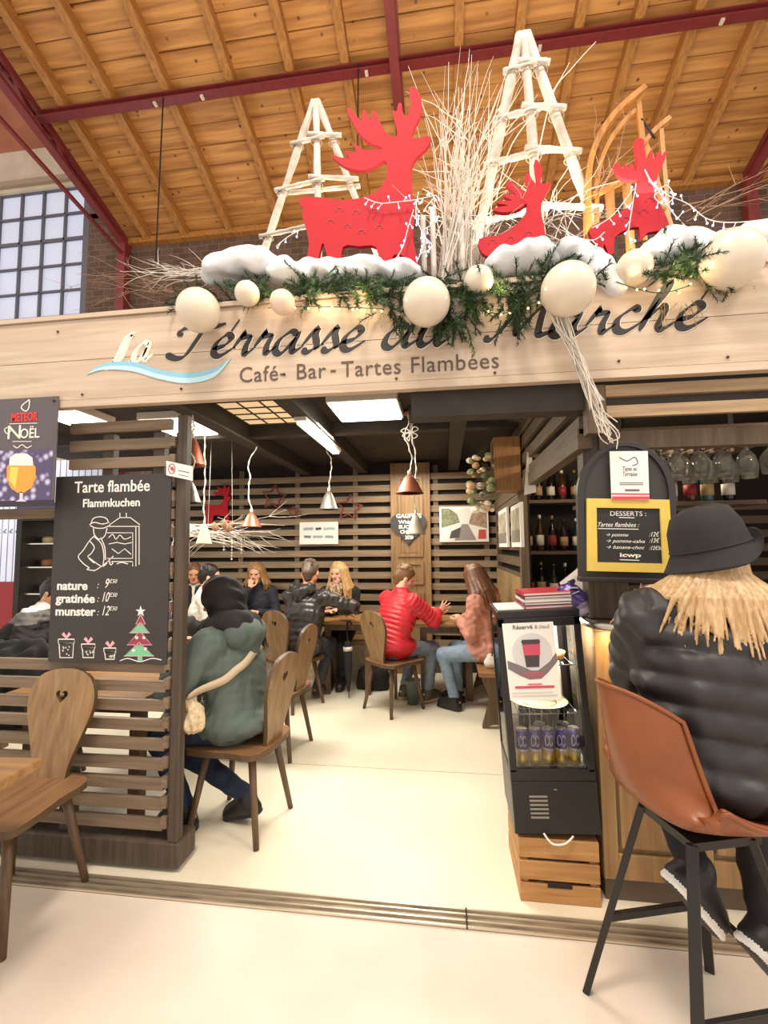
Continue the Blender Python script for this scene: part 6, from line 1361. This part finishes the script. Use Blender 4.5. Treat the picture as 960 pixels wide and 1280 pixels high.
# view past the beer poster: striped tarpaulin, red wall panel, lit display fridge
tp = thing('striped_tarpaulin', 'white and blue ribbed tarpaulin far behind the beer poster', 'tarpaulin', (-5.2, 5.0, 0)); b = MB(); b2 = MB()
for i in range(26):
    x = -0.9 + i * 0.085; b.box(x, x + 0.07, 0, 0.012, 1.12, 2.6); b2.box(x + 0.07, x + 0.085, 0.002, 0.010, 1.12, 2.6); b2.poly([(x + 0.015, 1.72), (x + 0.055, 1.75), (x + 0.055, 1.77), (x + 0.015, 1.74), (x + 0.055, 1.71), (x + 0.055, 1.725)], 0.004, T(0, -0.003, 0))
b.build('ribs', mat('tarp_white', 'dde2f0', 0.5, emit='dde4ff', estr=0.25), tp); b2.build('stripes', mat('tarp_blue', '8c96b4', 0.5), tp)  # ribs given a faint glow in place of light on the cloth
MB().box(-0.9, 1.3, -0.02, 0.02, 0.0, 1.12).build('red_skirt', mat('red_skirt', 'a8343c', 0.6), tp)
df = thing('lit_display_cabinet', 'tall lit refrigerated cabinet full of cakes past the beer poster', 'cabinet', (-4.02, 4.15, 0)); b = MB()
b.box(-0.32, -0.26, 0, 0.6, 0, 1.92).box(0.26, 0.32, 0, 0.6, 0, 1.92).box(-0.26, 0.26, 0, 0.6, 1.80, 1.92).box(-0.26, 0.26, 0, 0.6, 0, 0.4); b.build('cabinet', M_blkm, df)
MB().box(-0.26, 0.26, 0.55, 0.6, 0.4, 1.8).build('lit_liner', mat('lit_liner', 'f0e6d0', 0.5, emit='fff0d2', estr=0.5), df); b = MB()
for z in (0.75, 1.05, 1.32, 1.56): MB().box(-0.26, 0.26, 0.05, 0.55, z, z + 0.012).build('shelf', M_alu, df)
MB().box(-0.30, 0.30, -0.03, 0.0, 1.82, 1.98).build('header', mat('cabinet_header', '4a5478', 0.5), df)
for z, cs in ((0.762, 'c89058'), (1.062, 'e8d8b8'), (1.332, 'a87448'), (1.572, 'e0c898')):
    for k in range(3):
        o = MB().lathe([(0, 0), (0.07, 0), (0.075, 0.05), (0.06, 0.07), (0, 0.075)], 14).build('cake', mat('cake_' + cs, cs, 0.7, noise=0.15, nscale=20), None, (-4.02 - 0.16 + 0.16 * k, 4.40, z)); tag(o, f"round cake in the lit cabinet, {['lowest', 'second', 'third', 'top'][[0.762, 1.062, 1.332, 1.572].index(z)]} shelf, {['end nearest the tarpaulin', 'centre', 'end nearest the chalkboard'][k]}", 'cake', 'cakes in the lit cabinet')
bottle('dark bottle standing on the white-topped table end', (-3.42, 2.85, 0.75), 0.24, 0.034, bm_[1], lab[0], capm[0], None)
sa = thing('table_glass', 'small white cup beside the dark bottle on the table end', 'cup', (-3.36, 2.76, 0.75)); MB().lathe([(0.022, 0), (0.03, 0.09), (0.027, 0.09), (0.02, 0.006), (0, 0.006)], 16).build('cup', M_paper, sa)
# ================================================================== BAR STOOL
LEA = mat('tan_leather', '864a26', 0.36, noise=0.14, nscale=7, bump=0.08, bscale=120); STIT = mat('stitching', 'd8b890', 0.7)
st = thing('bar_stool', 'tan leather bucket bar stool with black metal legs under the person in the hat', 'bar stool', (0.735, 1.575, 0), R(-74))
SZ = 0.68
prof = [(0.235, 0.0), (0.22, 0.018), (0.10, 0.004), (-0.05, -0.004), (-0.15, 0.012), (-0.215, 0.07), (-0.25, 0.17), (-0.272, 0.28), (-0.288, 0.385)]
pc_ = c2(prof, 5); nU = 25; vs = []; fs = []; nV = len(pc_)
for j, (y, z) in enumerate(pc_):
    f = j / (nV - 1); hw = 0.205 + 0.045 * math.sin(min(f * 1.4, 1) * math.pi) - 0.085 * max(0, f - 0.6) / 0.4
    for i in range(nU):
        u = i / (nU - 1) * 2 - 1; au = abs(u)
        back = max(0.0, min(1.0, (f - 0.45) / 0.3)); arm = max(0, 1 - abs(f - 0.55) / 0.30)
        zz = z + (1 - back) * (0.035 * au ** 3 + 0.13 * arm * au ** 4) - back * 0.085 * au ** 3
        yy = y + back * 0.17 * au ** 2.2 + (1 - back) * (-0.03 * au ** 2 if f < 0.1 else 0)
        vs.append((u * hw, yy, SZ + 0.02 + zz))
for j in range(nV - 1):
    for i in range(nU - 1): fs.append((j * nU + i, j * nU + i + 1, (j + 1) * nU + i + 1, (j + 1) * nU + i))
m_ = MB(); m_.add(vs, fs, 0, True); sh = m_.build('seat_shell', LEA, st); md = sh.modifiers.new('s', 'SOLIDIFY'); md.thickness = 0.022; md.offset = -1; md = sh.modifiers.new('u', 'SUBSURF'); md.levels = 1; md.render_levels = 1
ed = [vs[j * nU] for j in range(nV)] + [vs[(nV - 1) * nU + i] for i in range(1, nU)] + [vs[j * nU + nU - 1] for j in range(nV - 2, -1, -1)] + [vs[i] for i in range(nU - 2, 0, -1)]
MB().tube(ed, 0.007, 6, closed=True).build('piping', LEA, st)
sv = [vs[j * nU + nU // 2 + o] for o in (-7, 7) for j in range(3, nV - 2)]
MB().box(-0.11, 0.11, -0.10, 0.12, SZ - 0.035, SZ - 0.012).build('seat_plate', M_blkm, st)
ft = {(-1, 1): (-0.235, 0.235), (1, 1): (0.235, 0.235), (-1, -1): (-0.235, -0.235), (1, -1): (0.235, -0.235)}
for (sx, sy), (x, y) in ft.items():
    MB().bar((sx * 0.10, sy * 0.095, SZ - 0.02), (x, y, 0.0), 0.030, 0.022, 0, (sx, sy, 0), 0.003).build('leg', M_blkm, st)
k = 0.36; 
def lp(sx, sy, z): f = 1 - z / (SZ - 0.02); return Vector((sx * (0.10 + 0.135 * f), sy * (0.095 + 0.14 * f), z))
for a, c, z in (((-1, 1), (1, 1), 0.27), ((-1, -1), (-1, 1), 0.27), ((1, -1), (1, 1), 0.27)):
    MB().bar(lp(*a, z), lp(*c, z), 0.018, 0.024, 0, (0, 0, 1), 0.003).build('footrest', M_blkm, st)

# ================================================================== PEOPLE
SK1 = skin('skin_fair', 'dcA484'); SK2 = skin('skin_warm', 'cf9270'); SK3 = skin('skin_pale', 'e2b196')
def haircol(n, c, c_): return mat(n, c, 0.45, nscale=60, color2=c_, stretch=(3, 3, 0.3))
H_BLOND = haircol('hair_blond', 'd8b078', '9c7444'); H_BROWN = haircol('hair_brown', '805438', '4e3020'); H_DARK = haircol('hair_dark', '2e2420', '1c1614'); H_GREY = haircol('hair_greybrown', '6e5a48', '4c3e34'); H_SAND = haircol('hair_sandy', '8a6440', '62442a'); H_DKBLOND = haircol('hair_dark_blond', 'a07848', '6e4e2c')
DENIM = mat('blue_denim', '7f93a6', 0.8, noise=0.15, nscale=30); DENIMD = mat('navy_denim', '26304a', 0.8, noise=0.15, nscale=30); DENIMG = mat('grey_denim', '7c8792', 0.8, noise=0.15, nscale=30); BLKT = mat('black_cloth', '231f20', 0.85, noise=0.15, nscale=25); BLKS = mat('black_shoe', '1e1b1a', 0.45); SOLEB = mat('brown_sole', '6e5844', 0.7); SOLEW = mat('white_sole', 'eae6e0', 0.5)
from mathutils.bvhtree import BVHTree
def drape(obj, pts, off, n=8):
    bv = BVHTree.FromPolygons([v.co for v in obj.data.vertices], [list(p.vertices) for p in obj.data.polygons]); out = []
    for p in catmull(pts, n):
        c, nn, _, _ = bv.find_nearest(p); out.append((c + nn * off, nn))
    for _ in range(3): out = [out[0]] + [((out[i - 1][0] + out[i][0] + out[i + 1][0]) / 3, (out[i - 1][1] + out[i][1] + out[i + 1][1]).normalized()) for i in range(1, len(out) - 1)] + [out[-1]]
    return out
def strap(name, obj, pts, w, m, parent, off=0.010, th=0.006):
    d = drape(obj, pts, off); vs = []; fs = []; n = len(d)
    for i, (p, nn) in enumerate(d):
        t = (d[min(i + 1, n - 1)][0] - d[max(i - 1, 0)][0]).normalized(); s = t.cross(nn).normalized()
        for a, b_ in ((-1, 0), (1, 0), (1, 1), (-1, 1)): vs.append(p + s * w / 2 * a + nn * th * b_)
    for i in range(n - 1):
        for k in range(4): fs.append((i * 4 + k, i * 4 + (k + 1) % 4, i * 4 + 4 + (k + 1) % 4, i * 4 + 4 + k))
    fs += [(3, 2, 1, 0), tuple((n - 1) * 4 + k for k in range(4))]
    b = MB(); b.add(vs, fs, 0, True); return b.build(name, m, parent)

# --- person in the green coat
GREEN = mat('green_coat', '59655f', 0.8, noise=0.10, nscale=10)
def green_extras(root, J):
    g = J['g']; rot = J['hrot']; N = J['N']; f = J['f']; s = J['s']
    P = [el(g(0, -0.015, 0.03), (0.102, 0.118, 0.116), rot, 0.02), rc(g(0, -0.04, -0.03), N - f * 0.02 + s * 0.02, 0.10, 0.10, 0.05), el(g(0, 0.13, 0.0), (0.07, 0.06, 0.085), rot, 0.02, sub=True)]
    field_obj('hood', P, 0.010, BLKT, root, wr=0.006, wl=0.08, seed=5)
    ring = [N + s * 0.035 + J['r'] * 0.115 * math.cos(a) + f * (0.105 * math.sin(a) - 0.005) + V3((0, 0, 0.015 * math.sin(2 * a))) for a in np.linspace(0, 2 * math.pi, 13)]
    field_obj('scarf', chain(ring, [0.058] * 13, 0.02) + [rc(N - f * 0.11 - J['r'] * 0.08, N - f * 0.115 + J['r'] * 0.06 - s * 0.01, 0.06, 0.065, 0.03)], 0.010, BLKT, root, wr=0.006, wl=0.07, seed=6)
    field_obj('coat_hood', [rc(N - f * 0.105 - J['r'] * 0.09 - s * 0.03, N - f * 0.105 + J['r'] * 0.09 - s * 0.03, 0.07, 0.07, 0.06), rc(N - f * 0.11 - s * 0.05, N - f * 0.115 - s * 0.13, 0.09, 0.06, 0.07)], 0.010, GREEN, root, wr=0.003, wl=0.08, seed=7)
p1, J1 = figure('person in a dark green coat and black hood seated with a beige shoulder bag', (-1.15, 2.50, 0), R(80), 0.455, lean=10, head=(-15, -14, 0), lw=(-0.17, 0.30, 0.92), rw=(0.12, 0.34, 0.90), lfoot=(-0.13, 0.24, 0.085), rfoot=(0.02, -0.04, 0.12), rfootdir=(0.1, 1, -0.35),
       skinm=SK2, jacket=GREEN, pants=DENIMD, shoe=BLKS, bulk=0.035, hem=0.16, wr=0.0035, res=0.008, jname='coat', width=1.08, extras=green_extras, collar=0.03, seed=11, lhand=dict(d=(0.4, 1, 0.5), n=(1, 0, 0.2), curl=0.9))
BEIGE = mat('beige_strap', 'c9b496', 0.7); 
sb_ = thing('shoulder_bag', 'small beige quilted shoulder bag worn across the green coat', 'bag', (-1.15, 2.50, 0), R(80))
strap('strap', J1['jacket'], [Vector((0.10, -0.22, 1.05)), Vector((-0.10, -0.24, 0.96)), Vector((-0.25, -0.13, 0.85)), Vector((-0.33, 0.03, 0.735))], 0.040, BEIGE, sb_)
q = Vector((-0.315, 0.095, 0.68))
field_obj('bag', [el(q, (0.045, 0.10, 0.075), None, 0.02), rc(q + Vector((-0.02, -0.07, -0.03)), q + Vector((-0.02, 0.07, -0.03)), 0.05, 0.05, 0.02)], 0.006, mat('quilted_beige', 'd2bc98', 0.65, noise=0.25, nscale=45, bump=0.6, bscale=50), sb_, wr=0.006, wl=0.035)
MB().tube([q + Vector((-0.05, 0.05 * math.cos(a), 0.045 + 0.022 * math.sin(a))) for a in np.linspace(0, 6.28, 17)[:-1]], 0.004, 5, closed=True).build('ring', mat('gold_ring', 'c8a050', 0.3, 0.8), sb_)

# --- man in the black leather jacket
LEATH = mat('black_leather', '34302e', 0.33, noise=0.2, nscale=9)
def hood_down(m, seed, c=0.055):
    def fn(root, J):
        N = J['N']; f = J['f']; s = J['s']; r = J['r']
        field_obj('jacket_hood', [rc(N - f * 0.09 - r * 0.09 + s * 0.02, N - f * 0.11 - s * 0.03, c, c * 1.15, 0.03), rc(N - f * 0.09 + r * 0.09 + s * 0.02, N - f * 0.11 - s * 0.03, c, c * 1.15, 0.03), rc(N - f * 0.11, N - f * 0.12 - s * 0.09, c, c * 0.8, 0.03)], 0.010, m, root, wr=0.006, wl=0.07, seed=seed)
    return fn
figure('person in a black leather jacket seen from behind reaching across a small table', (-1.40, 4.36, 0), R(-17), 0.455, lean=12, head=(-14, -12, 0), rw=(-1.07, 4.70, 0.85), lw=(-1.34, 4.86, 0.80), rhand=dict(d=(1, 0.1, -0.15), n=(0.1, 0, -1), curl=0.5), rpole=(1, -0.3, 0.1), lfoot=(-1.58, 4.62, 0.09), rfoot=(-1.30, 4.62, 0.09), world=True, skinm=SK2, jacket=LEATH, pants=mat('dark_jeans', '3a3c42', 0.8, noise=0.15, nscale=30), shoe=mat('brown_shoe', '3a2e26', 0.5), sole=SOLEB, bulk=0.012, hem=0.05,
       quilt=(0.062, 0.007), aquilt=(0.05, 0.006), wr=0.004, hair=hair_short(H_GREY, 0.010, 2), extras=hood_down(LEATH, 3), width=1.2, seed=12, sc=1.07)
# --- blonde person by the small table
LEO = mat('leopard_scarf', 'd8b48c', 0.8, nscale=42, color2='3c2a20')
def leo(root, J):
    N = J['N']; f = J['f']; s = J['s']; r = J['r']; ring = [N + s * 0.03 + r * 0.085 * math.cos(a) + f * (0.085 * math.sin(a) + 0.015) for a in np.linspace(0, 2 * math.pi, 13)]
    field_obj('scarf', chain(ring, [0.04] * 13, 0.02) + [rc(N + f * 0.10, N + f * 0.135 - s * 0.16, 0.05, 0.045, 0.03), rc(N + f * 0.10 + r * 0.05, N + f * 0.13 - s * 0.12, 0.04, 0.04, 0.03)], 0.009, LEO, root, wr=0.005, wl=0.05, seed=8)
figure('person with long blond hair and a leopard print scarf beside the small table', (-1.20, 5.20, 0), R(183), 0.455, lean=5, head=(24, -3, 0), rw=(0.06, 0.24, 0.80), lw=(-0.02, 0.20, 0.86), rfoot=(0.06, 0.30, 0.09), lfoot=(-0.06, 0.27, 0.09), skinm=SK3, jacket=BLKT, pants=BLKT, shoe=BLKS, bulk=0.004, hair=hair_long(H_BLOND, 0.27, 4, 0.10), extras=leo, seed=13, res=0.010, lhand=dict(d=(1, .3, 0), n=(0, -1, 0), curl=.6))
# --- red jacket
REDJ = mat('red_puffer', 'd02a36', 0.42, noise=0.06, nscale=10)
figure('person in a bright red quilted jacket gesturing with both hands at the table', (-0.525, 4.40, 0), R(-44), 0.455, lean=15, head=(28, -22, 0), rw=(-0.09, 4.71, 0.83), lw=(-0.24, 4.86, 0.82), rpole=(0.8, -0.5, -0.5), lfoot=(-0.42, 4.66, 0.09), rfoot=(-0.19, 4.58, 0.09), world=True, skinm=SK3, jacket=REDJ, pants=DENIMG, shoe=mat('olive_shoe', '54503c', 0.5), sole=mat('tan_sole', 'c4aa86', 0.6), bulk=0.022, hem=0.10,
       quilt=(0.045, 0.012), aquilt=(0.042, 0.010), wr=0.002, hair=hair_short(H_SAND, 0.014, 5), width=1.14, seed=14, res=0.007, rhand=dict(d=(0.35, 0.5, 0.55), n=(-0.7, 0.6, 0.1), curl=0.12, spread=0.28), lhand=dict(d=(0.5, 0.6, 0.3), n=(0.3, -0.2, -1), curl=0.4))
# --- pink jacket
PINK = mat('dusty_pink_jacket', 'c08470', 0.65, noise=0.08, nscale=9)
figure('person in a dusty pink padded jacket with long brown hair on the bench', (0.40, 4.33, 0), R(66), 0.46, lean=10, head=(22, -26, 0), rw=(0.20, 4.64, 0.80), lw=(0.14, 4.44, 0.80), lfoot=(0.06, 4.38, 0.09), rfoot=(0.10, 4.60, 0.09), world=True, footdir=(0.15, 1, 0), skinm=SK1, jacket=PINK, pants=DENIM, shoe=BLKS, bulk=0.02, hem=0.08, quilt=(0.085, 0.008), aquilt=(0.08, 0.006), wr=0.005, hair=hair_long(H_BROWN, 0.26, 6, 0.07, part=-0.01), extras=hood_down(PINK, 9, 0.05), seed=15, res=0.008)
wb = thing('white_handbag', 'white handbag with a black handle on the bench beside the pink jacket', 'bag', (0.43, 4.12, 0.455))
field_obj('bag', [rc((-0.07, 0, 0.04), (0.07, 0, 0.04), 0.045, 0.045, 0.02), rc((-0.06, 0, 0.09), (0.06, 0, 0.09), 0.03, 0.03, 0.02)], 0.007, mat('white_leather', 'e8e2da', 0.45), wb, clip=lambda X, Y, Z: -Z); MB().tube(catmull([(-0.05, -0.02, 0.10), (-0.03, -0.05, 0.16), (0.03, -0.05, 0.16), (0.05, -0.02, 0.10)]), 0.006, 6).build('handle', BLKS, wb)
# --- the three at the far side
figure('person with wavy blond hair in a dark navy top sitting against the slatted wall', (-2.22, 5.30, 0), R(186), 0.455, lean=6, head=(6, -10, 0), rw=(0.05, 0.22, 1.02), lw=(-0.1, 0.30, 0.78), skinm=SK1, jacket=mat('navy_top', '23222e', 0.8), pants=BLKT, shoe=BLKS, hair=hair_long(H_DKBLOND, 0.16, 7, 0.10), seed=16, res=0.010, rhand=dict(d=(-.1, -.3, 1), n=(0, -1, 0), curl=.7))
figure('dark-haired person in a white shirt turned away in profile', (-2.55, 4.50, 0), R(-62), 0.455, lean=8, head=(8, -4, 0), rw=(0.12, 0.32, 0.8), lw=(-0.1, 0.32, 0.8), skinm=SK3, jacket=mat('white_shirt', 'eee6da', 0.7), pants=BLKT, shoe=BLKS, hair=hair_short(H_DARK, 0.014, 8), wr=0.004, seed=17, res=0.010, jname='shirt', bulk=0.005)
def bsc(root, J):
    N = J['N']; f = J['f']; s = J['s']; r = J['r']
    field_obj('scarf', [rc(N + f * 0.08 + r * 0.06, N + f * 0.14 + r * 0.05 - s * 0.34, 0.045, 0.05, 0.02), rc(N + f * 0.08 - r * 0.06, N + f * 0.14 - r * 0.05 - s * 0.34, 0.045, 0.05, 0.02), rc(N - f * 0.05 - r * 0.07, N - f * 0.05 + r * 0.07, 0.05, 0.05, 0.02)], 0.010, BLKT, root, wr=0.004)
figure('person with chestnut hair, white jacket and black scarf next to the corner post', (-2.95, 5.18, 0), R(196), 0.455, lean=6, head=(-8, -8, 0), rw=(0.1, 0.3, 0.8), lw=(-0.1, 0.3, 0.8), skinm=SK2, jacket=mat('white_jacket', 'e6ded4', 0.7), pants=BLKT, shoe=BLKS, hair=hair_long(haircol('hair_chestnut', '7a5236', '503420'), 0.07, 9, 0.06), extras=bsc, seed=18, res=0.010)
dup(ch0, (-2.55, 4.47, 0), R(-62), 'heart-back chair under the dark-haired person in the white shirt')
# --- colour-block jacket past the poster
CBm = [mat('block_black', '262425', 0.8), mat('block_grey', '6f6c6a', 0.8), mat('block_white', 'e6e0d8', 0.8)]
figure('person in a white, grey and black colour-block jacket bent over the table end', (-3.82, 3.62, 0), R(-72), 0.455, lean=34, head=(10, -30, 0), rw=(0.18, 0.42, 0.80), lw=(-0.15, 0.42, 0.80), skinm=SK1, jacket=CBm, jpick=lambda c: np.where(c[:, 2] > 0.98, 2, np.where(c[:, 2] > 0.88, 1, 0)), pants=BLKT, shoe=BLKS, hair=hair_short(H_DARK, 0.012, 10), bulk=0.03, wr=0.006, seed=19, res=0.010, width=1.1)
dup(ch0, (-3.82, 3.58, 0), R(-72), 'heart-back chair under the person in the colour-block jacket')
dup(ch0, (-2.62, 2.72, 0), R(12), 'heart-back chair carrying a dark coat behind the slatted partition')
def coat(label, loc, rz, s=1.0):
    t = thing('hanging_coat', label, 'coat', loc, rz)
    field_obj('coat', [rc((-0.13, -0.235, 0.90), (0.13, -0.235, 0.90), 0.06, 0.06, 0.04), rc((-0.12, -0.285, 0.86), (-0.13, -0.26, 0.55), 0.05, 0.07, 0.05), rc((0.12, -0.285, 0.86), (0.13, -0.26, 0.55), 0.05, 0.07, 0.05), rc((0, -0.29, 0.86), (0, -0.27, 0.52), 0.06, 0.08, 0.06), rc((0.17, -0.2, 0.86), (0.22, -0.18, 0.6), 0.045, 0.04, 0.04)], 0.012, mat('dark_wool', '2c2a2b', 0.9), t, wr=0.01, wl=0.08)
    return t
coat('dark coat hung over a chair back behind the slatted partition', (-2.62, 2.72, 0), R(12))
dup(ch0, (-2.05, 3.72, 0), R(-20), 'heart-back chair carrying a dark coat behind the green-coated person')
coat('dark coat hung over a chair back behind the green-coated person', (-2.05, 3.72, 0), R(-20))
# umbrella, bags, bin
um = thing('umbrella', 'folded black umbrella standing against the small table', 'umbrella', (-0.975, 4.60, 0)); um.rotation_euler = (R(-3), R(-2), 0)
MB().lathe([(0.003, 0), (0.004, 0.06), (0.012, 0.07), (0.035, 0.25), (0.045, 0.48), (0.03, 0.55), (0.02, 0.56)], 14).build('canopy', BLKT, um); MB().tube(catmull([(0, 0, 0.55), (0, 0, 0.70), (0.01, 0, 0.74), (0.035, 0, 0.745), (0.045, 0, 0.71)]), 0.010, 8).build('handle', BLKS, um); MB().lathe([(0.047, 0.46), (0.049, 0.48), (0.047, 0.50)], 14).build('tie_band', mat('pale_band', 'd8d0c8', 0.6), um)
o = field_obj('floor_bag', [el((0, 0, 0.13), (0.17, 0.10, 0.14), None, 0.03), rc((-0.12, 0, 0.05), (0.12, 0, 0.05), 0.06, 0.06, 0.04)], 0.012, BLKT, None, wr=0.008, wl=0.07, clip=lambda X, Y, Z: -Z); o.location = (-0.78, 4.92, 0); tag(o, 'soft black bag on the floor between the umbrella and the red jacket', 'bag')
bn = thing('waste_bin', 'small grey-green waste bin under the chair of the red jacket', 'bin', (-0.33, 4.52, 0)); MB().lathe([(0.055, 0), (0.07, 0.22), (0.074, 0.225), (0.066, 0.22), (0.052, 0.006), (0, 0.006)], 18).build('bin', mat('bin_green', '5c625a', 0.6), bn)
# --- person in the hat at the bar
BJK = mat('black_puffer', '2b2829', 0.5, noise=0.10, nscale=9)
def hat_hair(root, J):
    g = J['g']; rot = J['hrot']; r2 = random.Random(77)
    P = [el(g(0, -0.016, 0.03), (0.084, 0.104, 0.09), rot, 0.01)]
    for i in range(150):
        fr = i / 149; a = R(-28) + fr * R(236) + r2.gauss(0, 0.03); ca, sa = math.cos(a), -math.sin(a); lay = r2.choice([0, 0, 1]); L = r2.uniform(0.18, 0.25)
        p1 = (0.086 * ca, -0.012 + 0.10 * sa, 0.03); p2 = ((0.092 + 0.006 * lay) * ca, -0.02 + 0.104 * sa, -0.06); w = r2.gauss(0, 0.012)
        rad = 0.118 + 0.055 * abs(ca) + 0.01 * lay; p3 = (rad * ca + w, -0.035 + (0.125 + 0.012 * lay) * sa, -0.14); p4 = ((rad + 0.045 * abs(ca)) * ca + w * 2.2, -0.045 + (0.142 + 0.012 * lay) * sa, -0.05 - L)
        P += chain([g(*p) for p in (p1, p2, p3, p4)], [0.010, 0.010, 0.009, 0.0035], 0.003)
    P += [el(g(0, 0.115, -0.02), (0.062, 0.062, 0.10), rot, 0.012, sub=True)]
    m = mat('hair_bar_blond', 'd2b288', 0.42, nscale=34, color2='a98456', stretch=(3, 3, 0.15)); field_obj('hair', P, 0.0042, m, root, smooth_it=1)
    # bucket hat
    t = Matrix(((rot[0][0], rot[0][1], rot[0][2], 0), (rot[1][0], rot[1][1], rot[1][2], 0), (rot[2][0], rot[2][1], rot[2][2], 0), (0, 0, 0, 1))); c = g(0, -0.012, 0.045)
    vs = []; fs = []; n = 44; pr_ = [(0.0, 0.122), (0.050, 0.119), (0.086, 0.102), (0.106, 0.055), (0.114, 0.0), (0.117, -0.022), (0.131, -0.045), (0.146, -0.066), (0.149, -0.068), (0.146, -0.072), (0.128, -0.052), (0.112, -0.026), (0.108, 0.0)]
    for j, (r, z) in enumerate(pr_):
        for i in range(n):
            a = 2 * math.pi * i / n; x = r * math.cos(a); y = r * 1.13 * math.sin(a); zz = z + 0.004 * math.sin(3 * a + j) * (1 if j < 5 else 0.6)
            if r > 0.12 and j >= 6: up = max(0, math.cos(a - R(20))) ** 2; zz += up * 0.085 * (r - 0.115) / 0.034; x *= 1 - 0.06 * up; y *= 1 - 0.05 * up
            vs.append(Vector((x, y, zz)))
    for j in range(len(pr_) - 1):
        for i in range(n): fs.append((j * n + i, j * n + (i + 1) % n, (j + 1) * n + (i + 1) % n, (j + 1) * n + i))
    b = MB(); mm = Matrix.Translation(Vector(c)) @ t @ Euler((R(10), R(-13), 0)).to_matrix().to_4x4(); b.add([mm @ v for v in vs], fs, 0, True)
    b.tube([mm @ Vector((0.116 * math.cos(a), 0.116 * 1.13 * math.sin(a), -0.012)) for a in np.linspace(0, 6.28, 40)[:-1]], 0.003, 5, closed=True)
    b.build('bucket_hat', mat('black_hat', '242122', 0.85, noise=0.12, nscale=60, bump=0.1, bscale=300), root)
figure('person in a black bucket hat and black puffer jacket sitting at the bar', (0.83, 1.575, 0), R(-12), 0.705, lean=4, roll=2, head=(12, -6, 0), rw=(0.14, 0.36, 1.24), lw=(-0.13, 0.33, 1.24), lpole=(-0.25, -0.3, -1), rpole=(0.25, -0.3, -1), lfoot=(-0.08, 0.06, 0.46), rfoot=(0.10, 0.05, 0.34), lfootdir=(0.55, 0.35, -0.75), rfootdir=(0.5, 0.4, -0.7), skinm=SK1, jacket=BJK, pants=BLKT, shoe=mat('sneaker_black', '232122', 0.5), sole=SOLEW, bulk=0.045, hem=0.07, quilt=(0.080, 0.022), aquilt=(0.078, 0.016), wr=0.005, hair=hat_hair, width=1.14, res=0.0065, seed=20, collar=0.03, jname='puffer_jacket', shoe_len=0.22)
